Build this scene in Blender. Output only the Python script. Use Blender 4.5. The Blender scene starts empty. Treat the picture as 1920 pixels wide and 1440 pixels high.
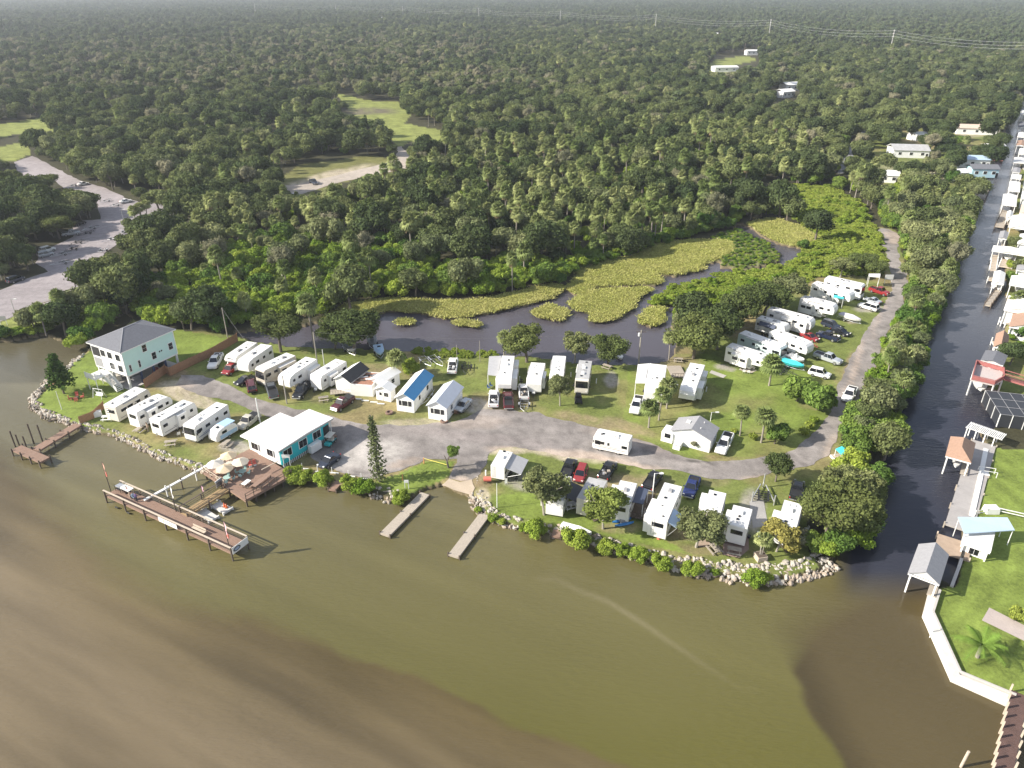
import bpy, bmesh, math, random
import numpy as np
from mathutils import Vector, Matrix
from mathutils.geometry import delaunay_2d_cdt
random.seed(7); RNG = np.random.default_rng(11)
S = bpy.context.scene; C = S.collection
R_ = math.radians; PI = math.pi

# ------------------------------------------------------------------ camera, world, sun, exposure
CAM_H, PITCH, FPX = 70.0, R_(28.2), 1400.0
cd = bpy.data.cameras.new('camera'); cam = bpy.data.objects.new('camera', cd); C.objects.link(cam)
cam.location = (0, 0, CAM_H); cam.rotation_euler = (PI/2 - PITCH, 0, 0)
cd.sensor_width = 36; cd.lens = FPX/1920*36; cd.clip_start = 0.5; cd.clip_end = 60000
S.camera = cam
HAZE = 1.5e-4
SUN_EL, SUN_SHADOW = R_(31), R_(11)          # shadows fall along +x, turned 11 deg towards +y
w = bpy.data.worlds.new('World'); S.world = w; w.use_nodes = True
nt = w.node_tree; nt.nodes.clear()
wo = nt.nodes.new('ShaderNodeOutputWorld'); bg = nt.nodes.new('ShaderNodeBackground')
sky = nt.nodes.new('ShaderNodeTexSky'); sky.sky_type = 'NISHITA'; sky.sun_disc = False
sky.sun_elevation = SUN_EL; sky.sun_rotation = math.atan2(-math.cos(SUN_SHADOW), -math.sin(SUN_SHADOW))
sky.air_density = 1.0; sky.dust_density = 1.5; sky.ozone_density = 1.0
# soft broken cloud over the whole sky
tc = nt.nodes.new('ShaderNodeTexCoord'); mp = nt.nodes.new('ShaderNodeMapping'); mp.inputs['Scale'].default_value = (1, 1, 2.6)
nz = nt.nodes.new('ShaderNodeTexNoise'); nz.inputs['Scale'].default_value = 2.3; nz.inputs['Detail'].default_value = 5
cr = nt.nodes.new('ShaderNodeValToRGB'); cr.color_ramp.elements[0].position = 0.42; cr.color_ramp.elements[1].position = 0.66
cr.color_ramp.elements[1].color = (0.8, 0.8, 0.8, 1)
mx = nt.nodes.new('ShaderNodeMix'); mx.data_type = 'RGBA'; mx.inputs['B'].default_value = (7.4, 7.7, 8.4, 1)
L = nt.links.new
L(tc.outputs['Generated'], mp.inputs['Vector']); L(mp.outputs['Vector'], nz.inputs['Vector'])
sx = nt.nodes.new('ShaderNodeSeparateXYZ'); hr = nt.nodes.new('ShaderNodeMapRange'); hr.inputs['From Min'].default_value = .5; hr.inputs['From Max'].default_value = .08
hr.inputs['To Max'].default_value = .92; mxm = nt.nodes.new('ShaderNodeMath'); mxm.operation = 'MAXIMUM'
L(tc.outputs['Generated'], sx.inputs[0]); L(sx.outputs['Z'], hr.inputs['Value']); L(nz.outputs['Fac'], cr.inputs['Fac'])
L(cr.outputs['Color'], mxm.inputs[0]); L(hr.outputs['Result'], mxm.inputs[1]); L(mxm.outputs[0], mx.inputs['Factor'])
L(sky.outputs['Color'], mx.inputs['A']); L(mx.outputs['Result'], bg.inputs['Color'])
bg.inputs['Strength'].default_value = 0.080; L(bg.outputs['Background'], wo.inputs['Surface'])
sd = bpy.data.lights.new('sun', 'SUN'); sun = bpy.data.objects.new('sun', sd); C.objects.link(sun)
sd.energy = 4.9; sd.angle = R_(0.5); sd.color = (1.0, 0.93, 0.82)
_d = Vector((math.cos(SUN_EL)*math.cos(SUN_SHADOW), math.cos(SUN_EL)*math.sin(SUN_SHADOW), -math.sin(SUN_EL)))
sun.rotation_euler = _d.to_track_quat('-Z', 'Y').to_euler(); sun.location = (-200, 0, 150)
S.view_settings.view_transform = 'Standard'; S.view_settings.look = 'None'
S.view_settings.gamma = 1.0; S.view_settings.use_curve_mapping = False; S.view_settings.exposure = 0.88
S.render.engine = 'CYCLES'; S.cycles.max_bounces = 6; S.cycles.volume_bounces = 0
S.cycles.diffuse_bounces = 3; S.cycles.glossy_bounces = 2; S.cycles.transparent_max_bounces = 4
S.cycles.use_denoising = True

# ------------------------------------------------------------------ projection helpers (photo pixels -> places)
LZ = 0.6                                     # height of the dry land above the water
cT, sT = math.cos(PITCH), math.sin(PITCH)
def P(px, py, z=LZ):
    a, b = (px-960)/FPX, -(py-720)/FPX
    d = (a, cT + b*sT, -sT + b*cT)
    t = (z-CAM_H)/d[2]
    return Vector((d[0]*t, d[1]*t, z))
def Pn(px, py, z=LZ):
    a, b = (px-960)/FPX, -(py-720)/FPX
    dy, dz = cT + b*sT, -sT + b*cT
    t = (z-CAM_H)/dz
    return a*t, dy*t
def Q(x, y, z=LZ):                           # numpy: world -> pixels
    dz = z-CAM_H
    f = y*cT - dz*sT; u = y*sT + dz*cT
    return 960 + FPX*x/f, 720 - FPX*u/f
def inpoly(px, py, poly):
    px = np.asarray(px, float); py = np.asarray(py, float); c = np.zeros(px.shape, bool)
    n = len(poly); j = n-1
    for i in range(n):
        xi, yi = poly[i]; xj, yj = poly[j]
        if yi != yj:
            c ^= ((yi > py) != (yj > py)) & (px < (xj-xi)*(py-yi)/(yj-yi)+xi)
        j = i
    return c
_T = RNG.random((256, 256))
def vnoise(x, y):
    x = np.asarray(x, float); y = np.asarray(y, float)
    xi = np.floor(x).astype(int); yi = np.floor(y).astype(int); fx = x-xi; fy = y-yi
    fx = fx*fx*(3-2*fx); fy = fy*fy*(3-2*fy)
    g = lambda a, b: _T[a % 256, b % 256]
    return (g(xi, yi)*(1-fx)+g(xi+1, yi)*fx)*(1-fy) + (g(xi, yi+1)*(1-fx)+g(xi+1, yi+1)*fx)*fy
def fbm(x, y, o=4):
    s = 0; a = 0.5; t = 0
    for k in range(o):
        s = s + a*vnoise(x*2**k+17*k, y*2**k+5*k); t += a; a *= .5
    return s/t

# ------------------------------------------------------------------ materials
def new_mat(name):
    m = bpy.data.materials.new(name); m.use_nodes = True
    return m, m.node_tree, m.node_tree.nodes['Principled BSDF']
MC = {}
def mat(name, col, rough=0.6, var=0.12, scale=1.5, metal=0.0, spec=0.5, stretch=None, bump=0.0):
    if name in MC: return MC[name]
    m, t, b = new_mat(name); n = t.nodes; l = t.links.new
    b.inputs['Roughness'].default_value = rough; b.inputs['Metallic'].default_value = metal
    b.inputs['Specular IOR Level'].default_value = spec
    if var > 0:
        tc = n.new('ShaderNodeTexCoord'); mp = n.new('ShaderNodeMapping')
        mp.inputs['Scale'].default_value = stretch or (1, 1, 1)
        z = n.new('ShaderNodeTexNoise'); z.inputs['Scale'].default_value = scale; z.inputs['Detail'].default_value = 6
        z.inputs['Roughness'].default_value = 0.65
        mr = n.new('ShaderNodeMapRange'); mr.inputs['From Min'].default_value = .25; mr.inputs['From Max'].default_value = .75
        mr.inputs['To Min'].default_value = 1-var; mr.inputs['To Max'].default_value = 1+var*.6
        vm = n.new('ShaderNodeVectorMath'); vm.operation = 'SCALE'; vm.inputs[0].default_value = col[:3]
        l(tc.outputs['Object'], mp.inputs['Vector']); l(mp.outputs['Vector'], z.inputs['Vector'])
        l(z.outputs['Fac'], mr.inputs['Value']); l(mr.outputs['Result'], vm.inputs['Scale']); l(vm.outputs['Vector'], b.inputs['Base Color'])
        if bump:
            bp = n.new('ShaderNodeBump'); bp.inputs['Strength'].default_value = bump; bp.inputs['Distance'].default_value = .05
            l(z.outputs['Fac'], bp.inputs['Height']); l(bp.outputs['Normal'], b.inputs['Normal'])
    else:
        b.inputs['Base Color'].default_value = (*col[:3], 1)
    MC[name] = m; return m
def leaf_mat(name, c1, c2, trans=0.22, accent=None):
    m, t, b = new_mat(name); n = t.nodes; l = t.links.new
    n.remove(b); out = n['Material Output']
    oi = n.new('ShaderNodeObjectInfo'); at = n.new('ShaderNodeAttribute'); at.attribute_name = 'tone'
    rp = n.new('ShaderNodeValToRGB'); e = rp.color_ramp.elements
    e[0].color = (*c1, 1); e[1].color = (*c2, 1)
    if accent:
        k = rp.color_ramp.elements.new(.93); k.color = (*accent, 1); rp.color_ramp.elements[1].position = .90 if False else rp.color_ramp.elements[1].position
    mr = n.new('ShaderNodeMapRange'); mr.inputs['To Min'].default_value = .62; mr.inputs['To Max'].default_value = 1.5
    vm = n.new('ShaderNodeVectorMath'); vm.operation = 'SCALE'
    df = n.new('ShaderNodeBsdfDiffuse'); tr = n.new('ShaderNodeBsdfTranslucent'); mx = n.new('ShaderNodeMixShader')
    mx.inputs[0].default_value = trans
    zn = n.new('ShaderNodeTexNoise'); zn.inputs['Scale'].default_value = .011; zn.inputs['Detail'].default_value = 3; l(oi.outputs['Location'], zn.inputs['Vector'])
    zr_ = n.new('ShaderNodeMapRange'); zr_.inputs['From Min'].default_value = .32; zr_.inputs['From Max'].default_value = .68; zr_.inputs['To Min'].default_value = -.45; zr_.inputs['To Max'].default_value = .45
    am = n.new('ShaderNodeMath'); am.operation = 'ADD'; am.use_clamp = True; l(zn.outputs['Fac'], zr_.inputs['Value']); l(zr_.outputs[0], am.inputs[0]); l(oi.outputs['Random'], am.inputs[1])
    l(am.outputs[0], rp.inputs['Fac']); l(at.outputs['Fac'], mr.inputs['Value'])
    l(rp.outputs['Color'], vm.inputs[0]); l(mr.outputs['Result'], vm.inputs['Scale'])
    l(vm.outputs['Vector'], df.inputs['Color']); l(vm.outputs['Vector'], tr.inputs['Color'])
    l(df.outputs[0], mx.inputs[1]); l(tr.outputs[0], mx.inputs[2]); l(mx.outputs[0], out.inputs['Surface'])
    MC[name] = m; return m
def ground_mat(name, rough=0.95, n1=.25, n2=1.6, var=.35, bump=.4, attr='paint', spec=.2):
    m, t, b = new_mat(name); n = t.nodes; l = t.links.new
    b.inputs['Roughness'].default_value = rough; b.inputs['Specular IOR Level'].default_value = spec
    at = n.new('ShaderNodeAttribute'); at.attribute_name = attr
    tc = n.new('ShaderNodeTexCoord')
    za = n.new('ShaderNodeTexNoise'); za.inputs['Scale'].default_value = n1; za.inputs['Detail'].default_value = 8; za.inputs['Roughness'].default_value = .7
    zb = n.new('ShaderNodeTexNoise'); zb.inputs['Scale'].default_value = n2; zb.inputs['Detail'].default_value = 6; zb.inputs['Roughness'].default_value = .75
    for z in (za, zb): l(tc.outputs['Object'], z.inputs['Vector'])
    ad = n.new('ShaderNodeMath'); ad.operation = 'ADD'; l(za.outputs['Fac'], ad.inputs[0]); l(zb.outputs['Fac'], ad.inputs[1])
    mr = n.new('ShaderNodeMapRange'); mr.inputs['From Min'].default_value = .7; mr.inputs['From Max'].default_value = 1.3
    mr.inputs['To Min'].default_value = 1-var; mr.inputs['To Max'].default_value = 1+var
    l(ad.outputs[0], mr.inputs['Value'])
    vm = n.new('ShaderNodeVectorMath'); vm.operation = 'SCALE'; l(at.outputs['Color'], vm.inputs[0]); l(mr.outputs['Result'], vm.inputs['Scale'])
    l(vm.outputs['Vector'], b.inputs['Base Color'])
    bp = n.new('ShaderNodeBump'); bp.inputs['Strength'].default_value = bump; bp.inputs['Distance'].default_value = .12
    l(zb.outputs['Fac'], bp.inputs['Height']); l(bp.outputs['Normal'], b.inputs['Normal'])
    MC[name] = m; return m

# ------------------------------------------------------------------ object helpers
def props(o, label=None, cat=None, group=None, kind=None):
    if label: o['label'] = label
    if cat: o['category'] = cat
    if group: o['group'] = group
    if kind: o['kind'] = kind
    return o
def thing(name, label, cat, loc=(0, 0, 0), rz=0, group=None):
    o = bpy.data.objects.new(name, None); C.objects.link(o); o.empty_display_size = .2
    o.location = loc; o.rotation_euler = (0, 0, rz); return props(o, label, cat, group)
class MB:
    def __init__(s): s.v = []; s.f = []; s.m = []; s.mats = []
    def mi(s, m):
        if m not in s.mats: s.mats.append(m)
        return s.mats.index(m)
    def add(s, vs, fs, m):
        k = len(s.v); i = s.mi(m); s.v += [tuple(v) for v in vs]
        for f in fs: s.f.append(tuple(k+a for a in f)); s.m.append(i)
        return s
    def box(s, c, d, m, rz=0, taper=(1, 1)):
        x, y, z = c; a, b, h = d[0]/2, d[1]/2, d[2]/2; ca, sa = math.cos(rz), math.sin(rz); vs = []
        for zz, tx, ty in ((-h, 1, 1), (h, taper[0], taper[1])):
            for xx, yy in ((-a*tx, -b*ty), (a*tx, -b*ty), (a*tx, b*ty), (-a*tx, b*ty)):
                vs.append((x+xx*ca-yy*sa, y+xx*sa+yy*ca, z+zz))
        return s.add(vs, [(3, 2, 1, 0), (4, 5, 6, 7), (0, 1, 5, 4), (1, 2, 6, 5), (2, 3, 7, 6), (3, 0, 4, 7)], m)
    def prism(s, prof, y0, y1, m, inset=0):      # xz outline extruded over y
        n = len(prof); vs = [(x, y0, z) for x, z in prof]+[(x, y1, z) for x, z in prof]
        fs = [tuple(range(n)), tuple(range(2*n-1, n-1, -1))]
        fs += [(i, i+n, (i+1) % n+n, (i+1) % n) for i in range(n)]
        return s.add(vs, fs, m)
    def tube(s, p0, p1, r, m, n=6, r1=None):
        p0 = Vector(p0); p1 = Vector(p1); d = (p1-p0)
        if d.length < 1e-6: return s
        r1 = r if r1 is None else r1
        q = d.to_track_quat('Z', 'Y'); vs = []
        for p, rr in ((p0, r), (p1, r1)):
            for k in range(n):
                a = 2*PI*k/n; vs.append(p+q @ Vector((rr*math.cos(a), rr*math.sin(a), 0)))
        fs = [tuple(range(n-1, -1, -1)), tuple(range(n, 2*n))]+[(k, (k+1) % n, (k+1) % n+n, k+n) for k in range(n)]
        return s.add(vs, fs, m)
    def quad(s, a, b, c, d, m): return s.add([a, b, c, d], [(0, 1, 2, 3)], m)
    def loft(s, secs, m, caps=True):             # list of rings with equal vertex count
        n = len(secs[0]); vs = [v for r in secs for v in r]; fs = []
        for i in range(len(secs)-1):
            for k in range(n): fs.append((i*n+k, i*n+(k+1) % n, (i+1)*n+(k+1) % n, (i+1)*n+k))
        if caps: fs += [tuple(range(n-1, -1, -1)), tuple(range((len(secs)-1)*n, len(secs)*n))]
        return s.add(vs, fs, m)
    def build(s, name, parent=None, bevel=0, label=None, smooth=False, kind=None):
        me = bpy.data.meshes.new(name); me.from_pydata(s.v, [], s.f)
        for m in s.mats: me.materials.append(m)
        me.polygons.foreach_set('material_index', s.m)
        bm = bmesh.new(); bm.from_mesh(me)
        bmesh.ops.recalc_face_normals(bm, faces=bm.faces)
        if bevel:
            ed = [e for e in bm.edges if len(e.link_faces) == 2 and e.calc_face_angle(0) > .6]
            bmesh.ops.bevel(bm, geom=ed, offset=bevel, segments=1, affect='EDGES', clamp_overlap=True)
        bm.to_mesh(me); bm.free()
        if smooth: me.polygons.foreach_set('use_smooth', [True]*len(me.polygons))
        o = bpy.data.objects.new(name, me); C.objects.link(o)
        if parent: o.parent = parent
        if label: o['label'] = label
        if kind: o['kind'] = kind
        return o
def one(name, fn, parent, *a, **k):              # single-shape part
    b = MB(); fn(b); return b.build(name, parent, *a, **k)
def copy_tree(o, parent=None):
    c = o.copy(); C.objects.link(c); c.parent = parent
    for ch in KIDS.get(o, ()): copy_tree(ch, c)
    return c
KIDS = {}
def mesh_np(name, V, F, mats, tone=None, smooth=False, midx=None):
    me = bpy.data.meshes.new(name); n = F.shape[1]
    me.vertices.add(len(V)); me.vertices.foreach_set('co', np.ascontiguousarray(V, dtype=np.float32).ravel())
    me.loops.add(F.size); me.loops.foreach_set('vertex_index', F.astype(np.int32).ravel())
    me.polygons.add(len(F)); me.polygons.foreach_set('loop_start', np.arange(0, F.size, n, dtype=np.int32))
    if midx is not None: me.polygons.foreach_set('material_index', midx.astype(np.int32))
    me.polygons.foreach_set('use_smooth', np.full(len(F), smooth))
    me.update(calc_edges=True)
    for m in mats: me.materials.append(m)
    if tone is not None:
        a = me.attributes.new('tone', 'FLOAT', 'FACE'); a.data.foreach_set('value', tone.astype(np.float32))
    return me
def mkobj(name, me, parent=None, **k):
    o = bpy.data.objects.new(name, me); C.objects.link(o)
    if parent: o.parent = parent
    return props(o, **k)
def sheet(name, poly, z, m, spacing, paint, px=True, jitter=0.0, kind='structure', step=None):
    """flat ground sheet from an outline, with inner points that carry painted base colours"""
    pts = [P(x, y, z).xy for x, y in poly] if px else [Vector(p) for p in poly]
    out = []
    st = step or spacing
    for i, a in enumerate(pts):
        b = pts[(i+1) % len(pts)]; n = max(1, int((b-a).length/st))
        nrm = Vector((-(b-a).y, (b-a).x)).normalized() if (b-a).length else Vector((0, 0))
        for k in range(n):
            p = a.lerp(b, k/n)
            if jitter: p = p + nrm*jitter*(fbm(p.x*.45, p.y*.45, 3)*2-1)*2
            out.append(p)
    A = np.array([[p.x, p.y] for p in out]); x0, y0 = A.min(0); x1, y1 = A.max(0)
    gx, gy = np.meshgrid(np.arange(x0, x1, spacing), np.arange(y0, y1, spacing))
    gx = gx.ravel(); gy = gy.ravel(); ins = inpoly(gx, gy, [tuple(p) for p in A])
    allp = out+[Vector((a, b)) for a, b in zip(gx[ins], gy[ins])]
    n = len(out)
    r = delaunay_2d_cdt(allp, [], [list(range(n))], 1, 1e-4)
    me = bpy.data.meshes.new(name); me.from_pydata([(v.x, v.y, 0) for v in r[0]], [], [tuple(f) for f in r[2]])
    bm = bmesh.new(); bm.from_mesh(me); bmesh.ops.recalc_face_normals(bm, faces=bm.faces)
    if sum(f.normal.z for f in bm.faces) < 0: bmesh.ops.reverse_faces(bm, faces=bm.faces)
    bm.to_mesh(me); bm.free()
    me.materials.append(m)
    V = np.array([v.co[:] for v in me.vertices])
    col = paint(V[:, 0], V[:, 1]) if callable(paint) else np.tile(paint, (len(V), 1))
    ca = me.color_attributes.new('paint', 'FLOAT_COLOR', 'POINT')
    ca.data.foreach_set('color', np.c_[col, np.ones(len(V))].astype(np.float32).ravel())
    o = bpy.data.objects.new(name, me); C.objects.link(o); o.location.z = z
    if kind: o['kind'] = kind
    return o

# ------------------------------------------------------------------ outlines traced on the ground
LAKE = [(-1500, 660), (0, 640), (40, 633), (85, 628), (110, 634), (150, 620), (205, 600), (232, 586), (246, 592), (240, 604),
 (215, 615), (175, 642), (150, 668), (118, 700), (100, 713), (70, 738), (62, 757), (90, 777), (135, 792), (170, 805), (222, 818),
 (290, 852), (345, 872), (390, 884), (450, 888), (530, 882), (548, 893), (620, 905), (640, 912), (700, 925), (735, 935), (768, 934),
 (790, 918), (828, 908), (850, 916), (880, 928), (897, 936), (905, 952), (913, 966), (946, 980), (978, 988), (1033, 995), (1099, 1012),
 (1132, 1026), (1175, 1034), (1219, 1046), (1263, 1061), (1285, 1064), (1353, 1074), (1386, 1080), (1419, 1083), (1452, 1080),
 (1495, 1077), (1528, 1070), (1557, 1055), (1570, 1035), (1600, 1000), (1625, 955), (1645, 900), (1662, 850), (1685, 790), (1700, 745),
 (1722, 690), (1730, 640), (1755, 590), (1778, 550), (1790, 510), (1803, 470), (1815, 430), (1832, 390), (1845, 350), (1865, 310),
 (1880, 270), (1897, 220), (1908, 190), (1922, 160), (1932, 146), (1946, 146), (1942, 170), (1935, 200), (1925, 250), (1918, 300), (1908, 345), (1896, 400), (1888, 440),
 (1884, 490), (1884, 540), (1888, 600), (1878, 650), (1862, 700), (1847, 741), (1920, 767), (1990, 790), (1990, 800), (1832, 797),
 (1850, 838), (1821, 968), (1805, 990), (1808, 1035), (1790, 1098), (1757, 1078), (1754, 1105), (1739, 1148), (1792, 1268),
 (1899, 1314), (2000, 1360), (3400, 1900), (3400, 3200), (-2400, 3200), (-2400, 660)]
LAGOON = [(735, 581), (793, 587), (837, 595), (875, 595), (901, 587), (939, 581), (992, 568), (1030, 560), (1053, 548), (1064, 544),
 (1082, 552), (1117, 538), (1175, 536), (1233, 533), (1242, 523), (1225, 513), (1271, 517), (1321, 505), (1324, 492), (1350, 487),
 (1347, 500), (1397, 506), (1430, 500), (1461, 491), (1466, 475), (1440, 455), (1408, 440), (1379, 427), (1384, 419), (1402, 420), (1437, 446),
 (1470, 458), (1505, 465), (1497, 483), (1467, 498), (1408, 510), (1347, 514), (1280, 531), (1222, 558), (1217, 570), (1248, 575), (1272, 568),
 (1268, 586), (1257, 613), (1271, 631), (1262, 660), (1248, 674), (1187, 681), (1111, 679), (1044, 673), (992, 664), (939, 664),
 (787, 657), (732, 652), (598, 648), (540, 645), (470, 635), (440, 625), (480, 620), (560, 612), (610, 600), (680, 590)]
ISLES = [[(1074, 567), (1098, 550), (1130, 543), (1222, 540), (1205, 548), (1192, 558), (1181, 578), (1140, 599), (1112, 603), (1114, 584), (1079, 578)],
 [(1201, 602), (1216, 581), (1241, 577), (1239, 602), (1222, 613)],
 [(1003, 584), (1029, 570), (1064, 584), (1050, 599), (1012, 593)], [(744, 601), (777, 597), (776, 605), (746, 606)],
 [(850, 604), (862, 602), (895, 604), (900, 610), (870, 610)]]
MARSH = [[(1064, 541), (1082, 549), (1117, 534), (1233, 530), (1238, 523), (1222, 511), (1271, 513), (1318, 502), (1320, 490), (1350, 482), (1375, 470),
  (1370, 452), (1300, 450), (1240, 458), (1190, 480), (1120, 492), (1080, 500), (1090, 520)],
 [(610, 596), (650, 572), (740, 560), (830, 566), (900, 564), (980, 548), (1040, 532), (1055, 540), (1030, 558), (992, 566), (939, 579), (901, 585), (875, 593), (837, 593), (793, 585), (735, 579)],
 [(1404, 418), (1440, 443), (1470, 455), (1507, 463), (1535, 445), (1500, 425), (1450, 410)]] + ISLES[:3]
DARKMARSH = [[(1350, 484), (1375, 470), (1372, 452), (1330, 446), (1380, 428), (1408, 441), (1440, 456), (1464, 476), (1458, 490), (1397, 503), (1352, 498)]]
COVER = [(1222, 556), (1280, 528), (1347, 511), (1408, 507), (1496, 481), (1507, 465), (1540, 445), (1480, 405), (1400, 395), (1370, 375), (1460, 345), (1560, 350),
 (1610, 380), (1648, 440), (1655, 490), (1650, 520), (1600, 515), (1530, 520), (1490, 545), (1440, 545), (1400, 560), (1330, 580), (1290, 600), (1262, 600), (1270, 568), (1248, 572), (1219, 568)]
LOT = [(-900, 700), (-900, 560), (0, 545), (37, 527), (92, 509), (66, 493), (73, 475), (104, 460), (137, 444), (135, 414), (190, 411), (183, 383),
 (134, 365), (101, 337), (34, 328), (27, 304), (61, 292), (107, 316), (147, 337), (199, 353), (235, 371), (275, 383), (293, 359), (321, 371), (357, 390),
 (330, 402), (275, 411), (238, 420), (247, 438), (196, 475), (183, 499), (153, 506), (159, 545), (107, 564), (0, 603)]
LAWN_L = [(-900, 700), (0, 603), (107, 564), (159, 545), (180, 560), (175, 575), (130, 590), (90, 615), (0, 628), (-900, 655)]
MEADOW = [(580, 155), (614, 156), (614, 175), (642, 178), (686, 189), (739, 189), (762, 196), (770, 212), (757, 230), (843, 246), (845, 264),
 (765, 267), (746, 277), (723, 254), (715, 230), (660, 222), (629, 217), (655, 204), (634, 181), (606, 175)]
CLEAR = [(515, 345), (540, 325), (561, 306), (640, 298), (700, 290), (749, 300), (746, 282), (765, 287), (770, 316), (712, 328), (634, 345), (567, 366), (528, 362)]
TRACK = [(515, 350), (560, 345), (634, 328), (697, 312), (740, 300), (746, 284), (742, 276), (752, 274), (768, 290), (772, 314), (712, 326), (634, 342), (567, 364), (530, 364)]
FIELD1 = [(-60, 234), (0, 231), (60, 224), (100, 218), (102, 250), (60, 246), (0, 258), (-60, 262)]
FIELD2 = [(-60, 278), (0, 275), (50, 268), (57, 290), (27, 302), (0, 300), (-60, 304)]
FIELD3 = [(1325, 122), (1345, 112), (1400, 105), (1422, 112), (1380, 122), (1375, 138), (1325, 138)]
ROAD = [(340, 702), (380, 705), (417, 716), (460, 740), (520, 760), (585, 772), (622, 781), (682, 796), (722, 798), (785, 796), (837, 793), (875, 783),
 (905, 766), (950, 768), (1000, 773), (1050, 786), (1112, 801), (1187, 820), (1235, 837), (1262, 852), (1325, 865), (1400, 862), (1475, 850),
 (1525, 815), (1557, 775), (1571, 730), (1592, 674), (1633, 605), (1654, 582), (1673, 538), (1667, 495), (1658, 466), (1645, 442), (1649, 427),
 (1668, 429), (1689, 442), (1681, 467), (1689, 490), (1700, 509), (1702, 538), (1690, 577), (1670, 618), (1652, 648), (1640, 690), (1623, 715), (1612, 748),
 (1598, 780), (1574, 800), (1572, 816), (1551, 854), (1527, 871), (1484, 880), (1419, 894), (1386, 900), (1309, 892), (1244, 879), (1208, 879), (1120, 861),
 (1055, 855), (967, 840), (935, 841), (919, 850), (912, 872), (900, 887), (885, 899), (862, 903), (842, 897), (848, 880), (857, 861), (795, 862), (750, 882),
 (705, 897), (655, 890), (600, 873), (585, 855), (596, 832), (560, 800), (485, 773), (442, 757), (360, 735), (330, 722)]
PARK = [(62, 757), (100, 713), (118, 700), (150, 668), (175, 642), (250, 600), (330, 625), (400, 622), (440, 632), (470, 638), (540, 647), (598, 650), (732, 653),
 (787, 659), (939, 665), (1044, 674), (1111, 680), (1187, 682), (1248, 676), (1262, 665), (1300, 640), (1340, 600), (1400, 570), (1440, 548), (1530, 522), (1600, 517), (1655, 520), (1665, 480), (1645, 442), (1649, 425), (1670, 427),
 (1695, 442), (1690, 470), (1702, 509), (1706, 540), (1695, 580), (1675, 620), (1657, 655), (1645, 695), (1628, 720), (1616, 752), (1600, 785), (1580, 800), (1578, 830), (1590, 880), (1560, 930), (1520, 960), (1510, 1020), (1540, 1070), (1419, 1090), (1263, 1065), (1099, 1016), (913, 968), (790, 925), (620, 910), (450, 892), (392, 886), (340, 875), (290, 857), (222, 822), (170, 808), (135, 796), (90, 781)]
LAWN_R = [(1850, 838), (1990, 850), (2600, 1000), (2900, 1600), (2000, 1360), (1899, 1314), (1792, 1268), (1739, 1148), (1754, 1105), (1790, 1098), (1808, 1035), (1821, 968)]
HOUSELOTS = [(1600, 345), (1590, 300), (1605, 262), (1650, 205), (1700, 190), (1870, 235), (1890, 262), (1840, 360), (1800, 395), (1740, 350), (1640, 345)]
# ------------------------------------------------------------------ terrain
def axis(parts):
    a = []
    for lo, hi, st in parts: a += list(np.arange(lo, hi, st))
    return np.array(a+[parts[-1][1]])
ys = axis([(-28.6, -20, .8), (-20, 20, 2), (20, 130, 3), (130, 1120, 2.8), (1120, 1480, 8), (1480, 3200, 60)])
xs = axis([(-2400, -60, 60), (-60, 1980, 3.2), (1980, 4300, 60)])
GX, GY = np.meshgrid(xs, ys)
wx = GX + (fbm(GX*.035, GY*.05, 3)-.5)*9; wy = GY + (fbm(GX*.035+50, GY*.05, 3)-.5)*7   # ragged edges
water = inpoly(wx, wy, LAKE) | inpoly(wx, wy, LAGOON)
for i in ISLES: water &= ~inpoly(wx, wy, i)
X, Y = Pn(GX, GY, LZ)
Z = np.where(water, -1.6, LZ)
Z = np.where(~water, LZ + (fbm(X*.08, Y*.08, 3)-.5)*.05, Z)
k = Z.copy()                                      # soften the bank by one vertex
k[1:-1, 1:-1] = np.where(~water[1:-1, 1:-1] & (water[:-2, 1:-1] | water[2:, 1:-1] | water[1:-1, :-2] | water[1:-1, 2:]), .28, Z[1:-1, 1:-1])
Z = k
col = np.empty(GX.shape+(3,))
n1 = fbm(X*.05, Y*.05, 4)[..., None]; n2 = fbm(X*.3+9, Y*.3, 3)[..., None]
GR = np.array((.15, .18, .048)); DRY = np.array((.24, .20, .095)); LIT = np.array((.05, .048, .025)); DIRT = np.array((.34, .29, .23)); BED = np.array((.1, .08, .04))
MSH = np.array((.35, .36, .12)); VIV = np.array((.17, .25, .03)); LAWN = np.array((.165, .215, .045))
col[:] = LIT*(.7+.6*n1)
def paint(poly, c, soft=0): 
    m = inpoly(wx, wy, poly); col[m] = (c if c.ndim == 3 else np.broadcast_to(c, col.shape))[m]
dryf = np.clip((fbm(X*.09+4, Y*.09, 4)[..., None]-.47)*4.5, 0, 1)
grass = GR*(1-dryf)+DRY*dryf
lawn = LAWN*(.8+.4*n2)
paint(PARK, grass)
paint(COVER, VIV*(.7+.6*n1)); 
for p in MARSH: paint(p, MSH*(.75+.5*n2))
for p in DARKMARSH: paint(p, np.array((.17, .18, .075))*(.7+.6*n2))
for p in (LAWN_L, MEADOW, FIELD1, FIELD2, FIELD3): paint(p, np.array((.21, .235, .065))*(.8+.4*n2))
paint(CLEAR, np.array((.15, .15, .05))*(.8+.4*n2)); paint(LAWN_R, lawn*(1+.09*np.sin(np.hypot(X-X[GY > 1200].mean(), Y*1.6-150)*1.9+n1[..., 0]*6))[..., None]); paint([(1600, 345), (1590, 300), (1605, 262), (1660, 205), (1880, 240), (1840, 360), (1800, 395)], grass)
paint([(1862, 700), (1847, 741), (1920, 767), (2000, 790), (2600, 900), (2600, 600), (1990, 300), (1960, 200), (1945, 150), (1925, 250), (1908, 345), (1888, 440), (1884, 540), (1888, 600), (1878, 650)], grass)
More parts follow.
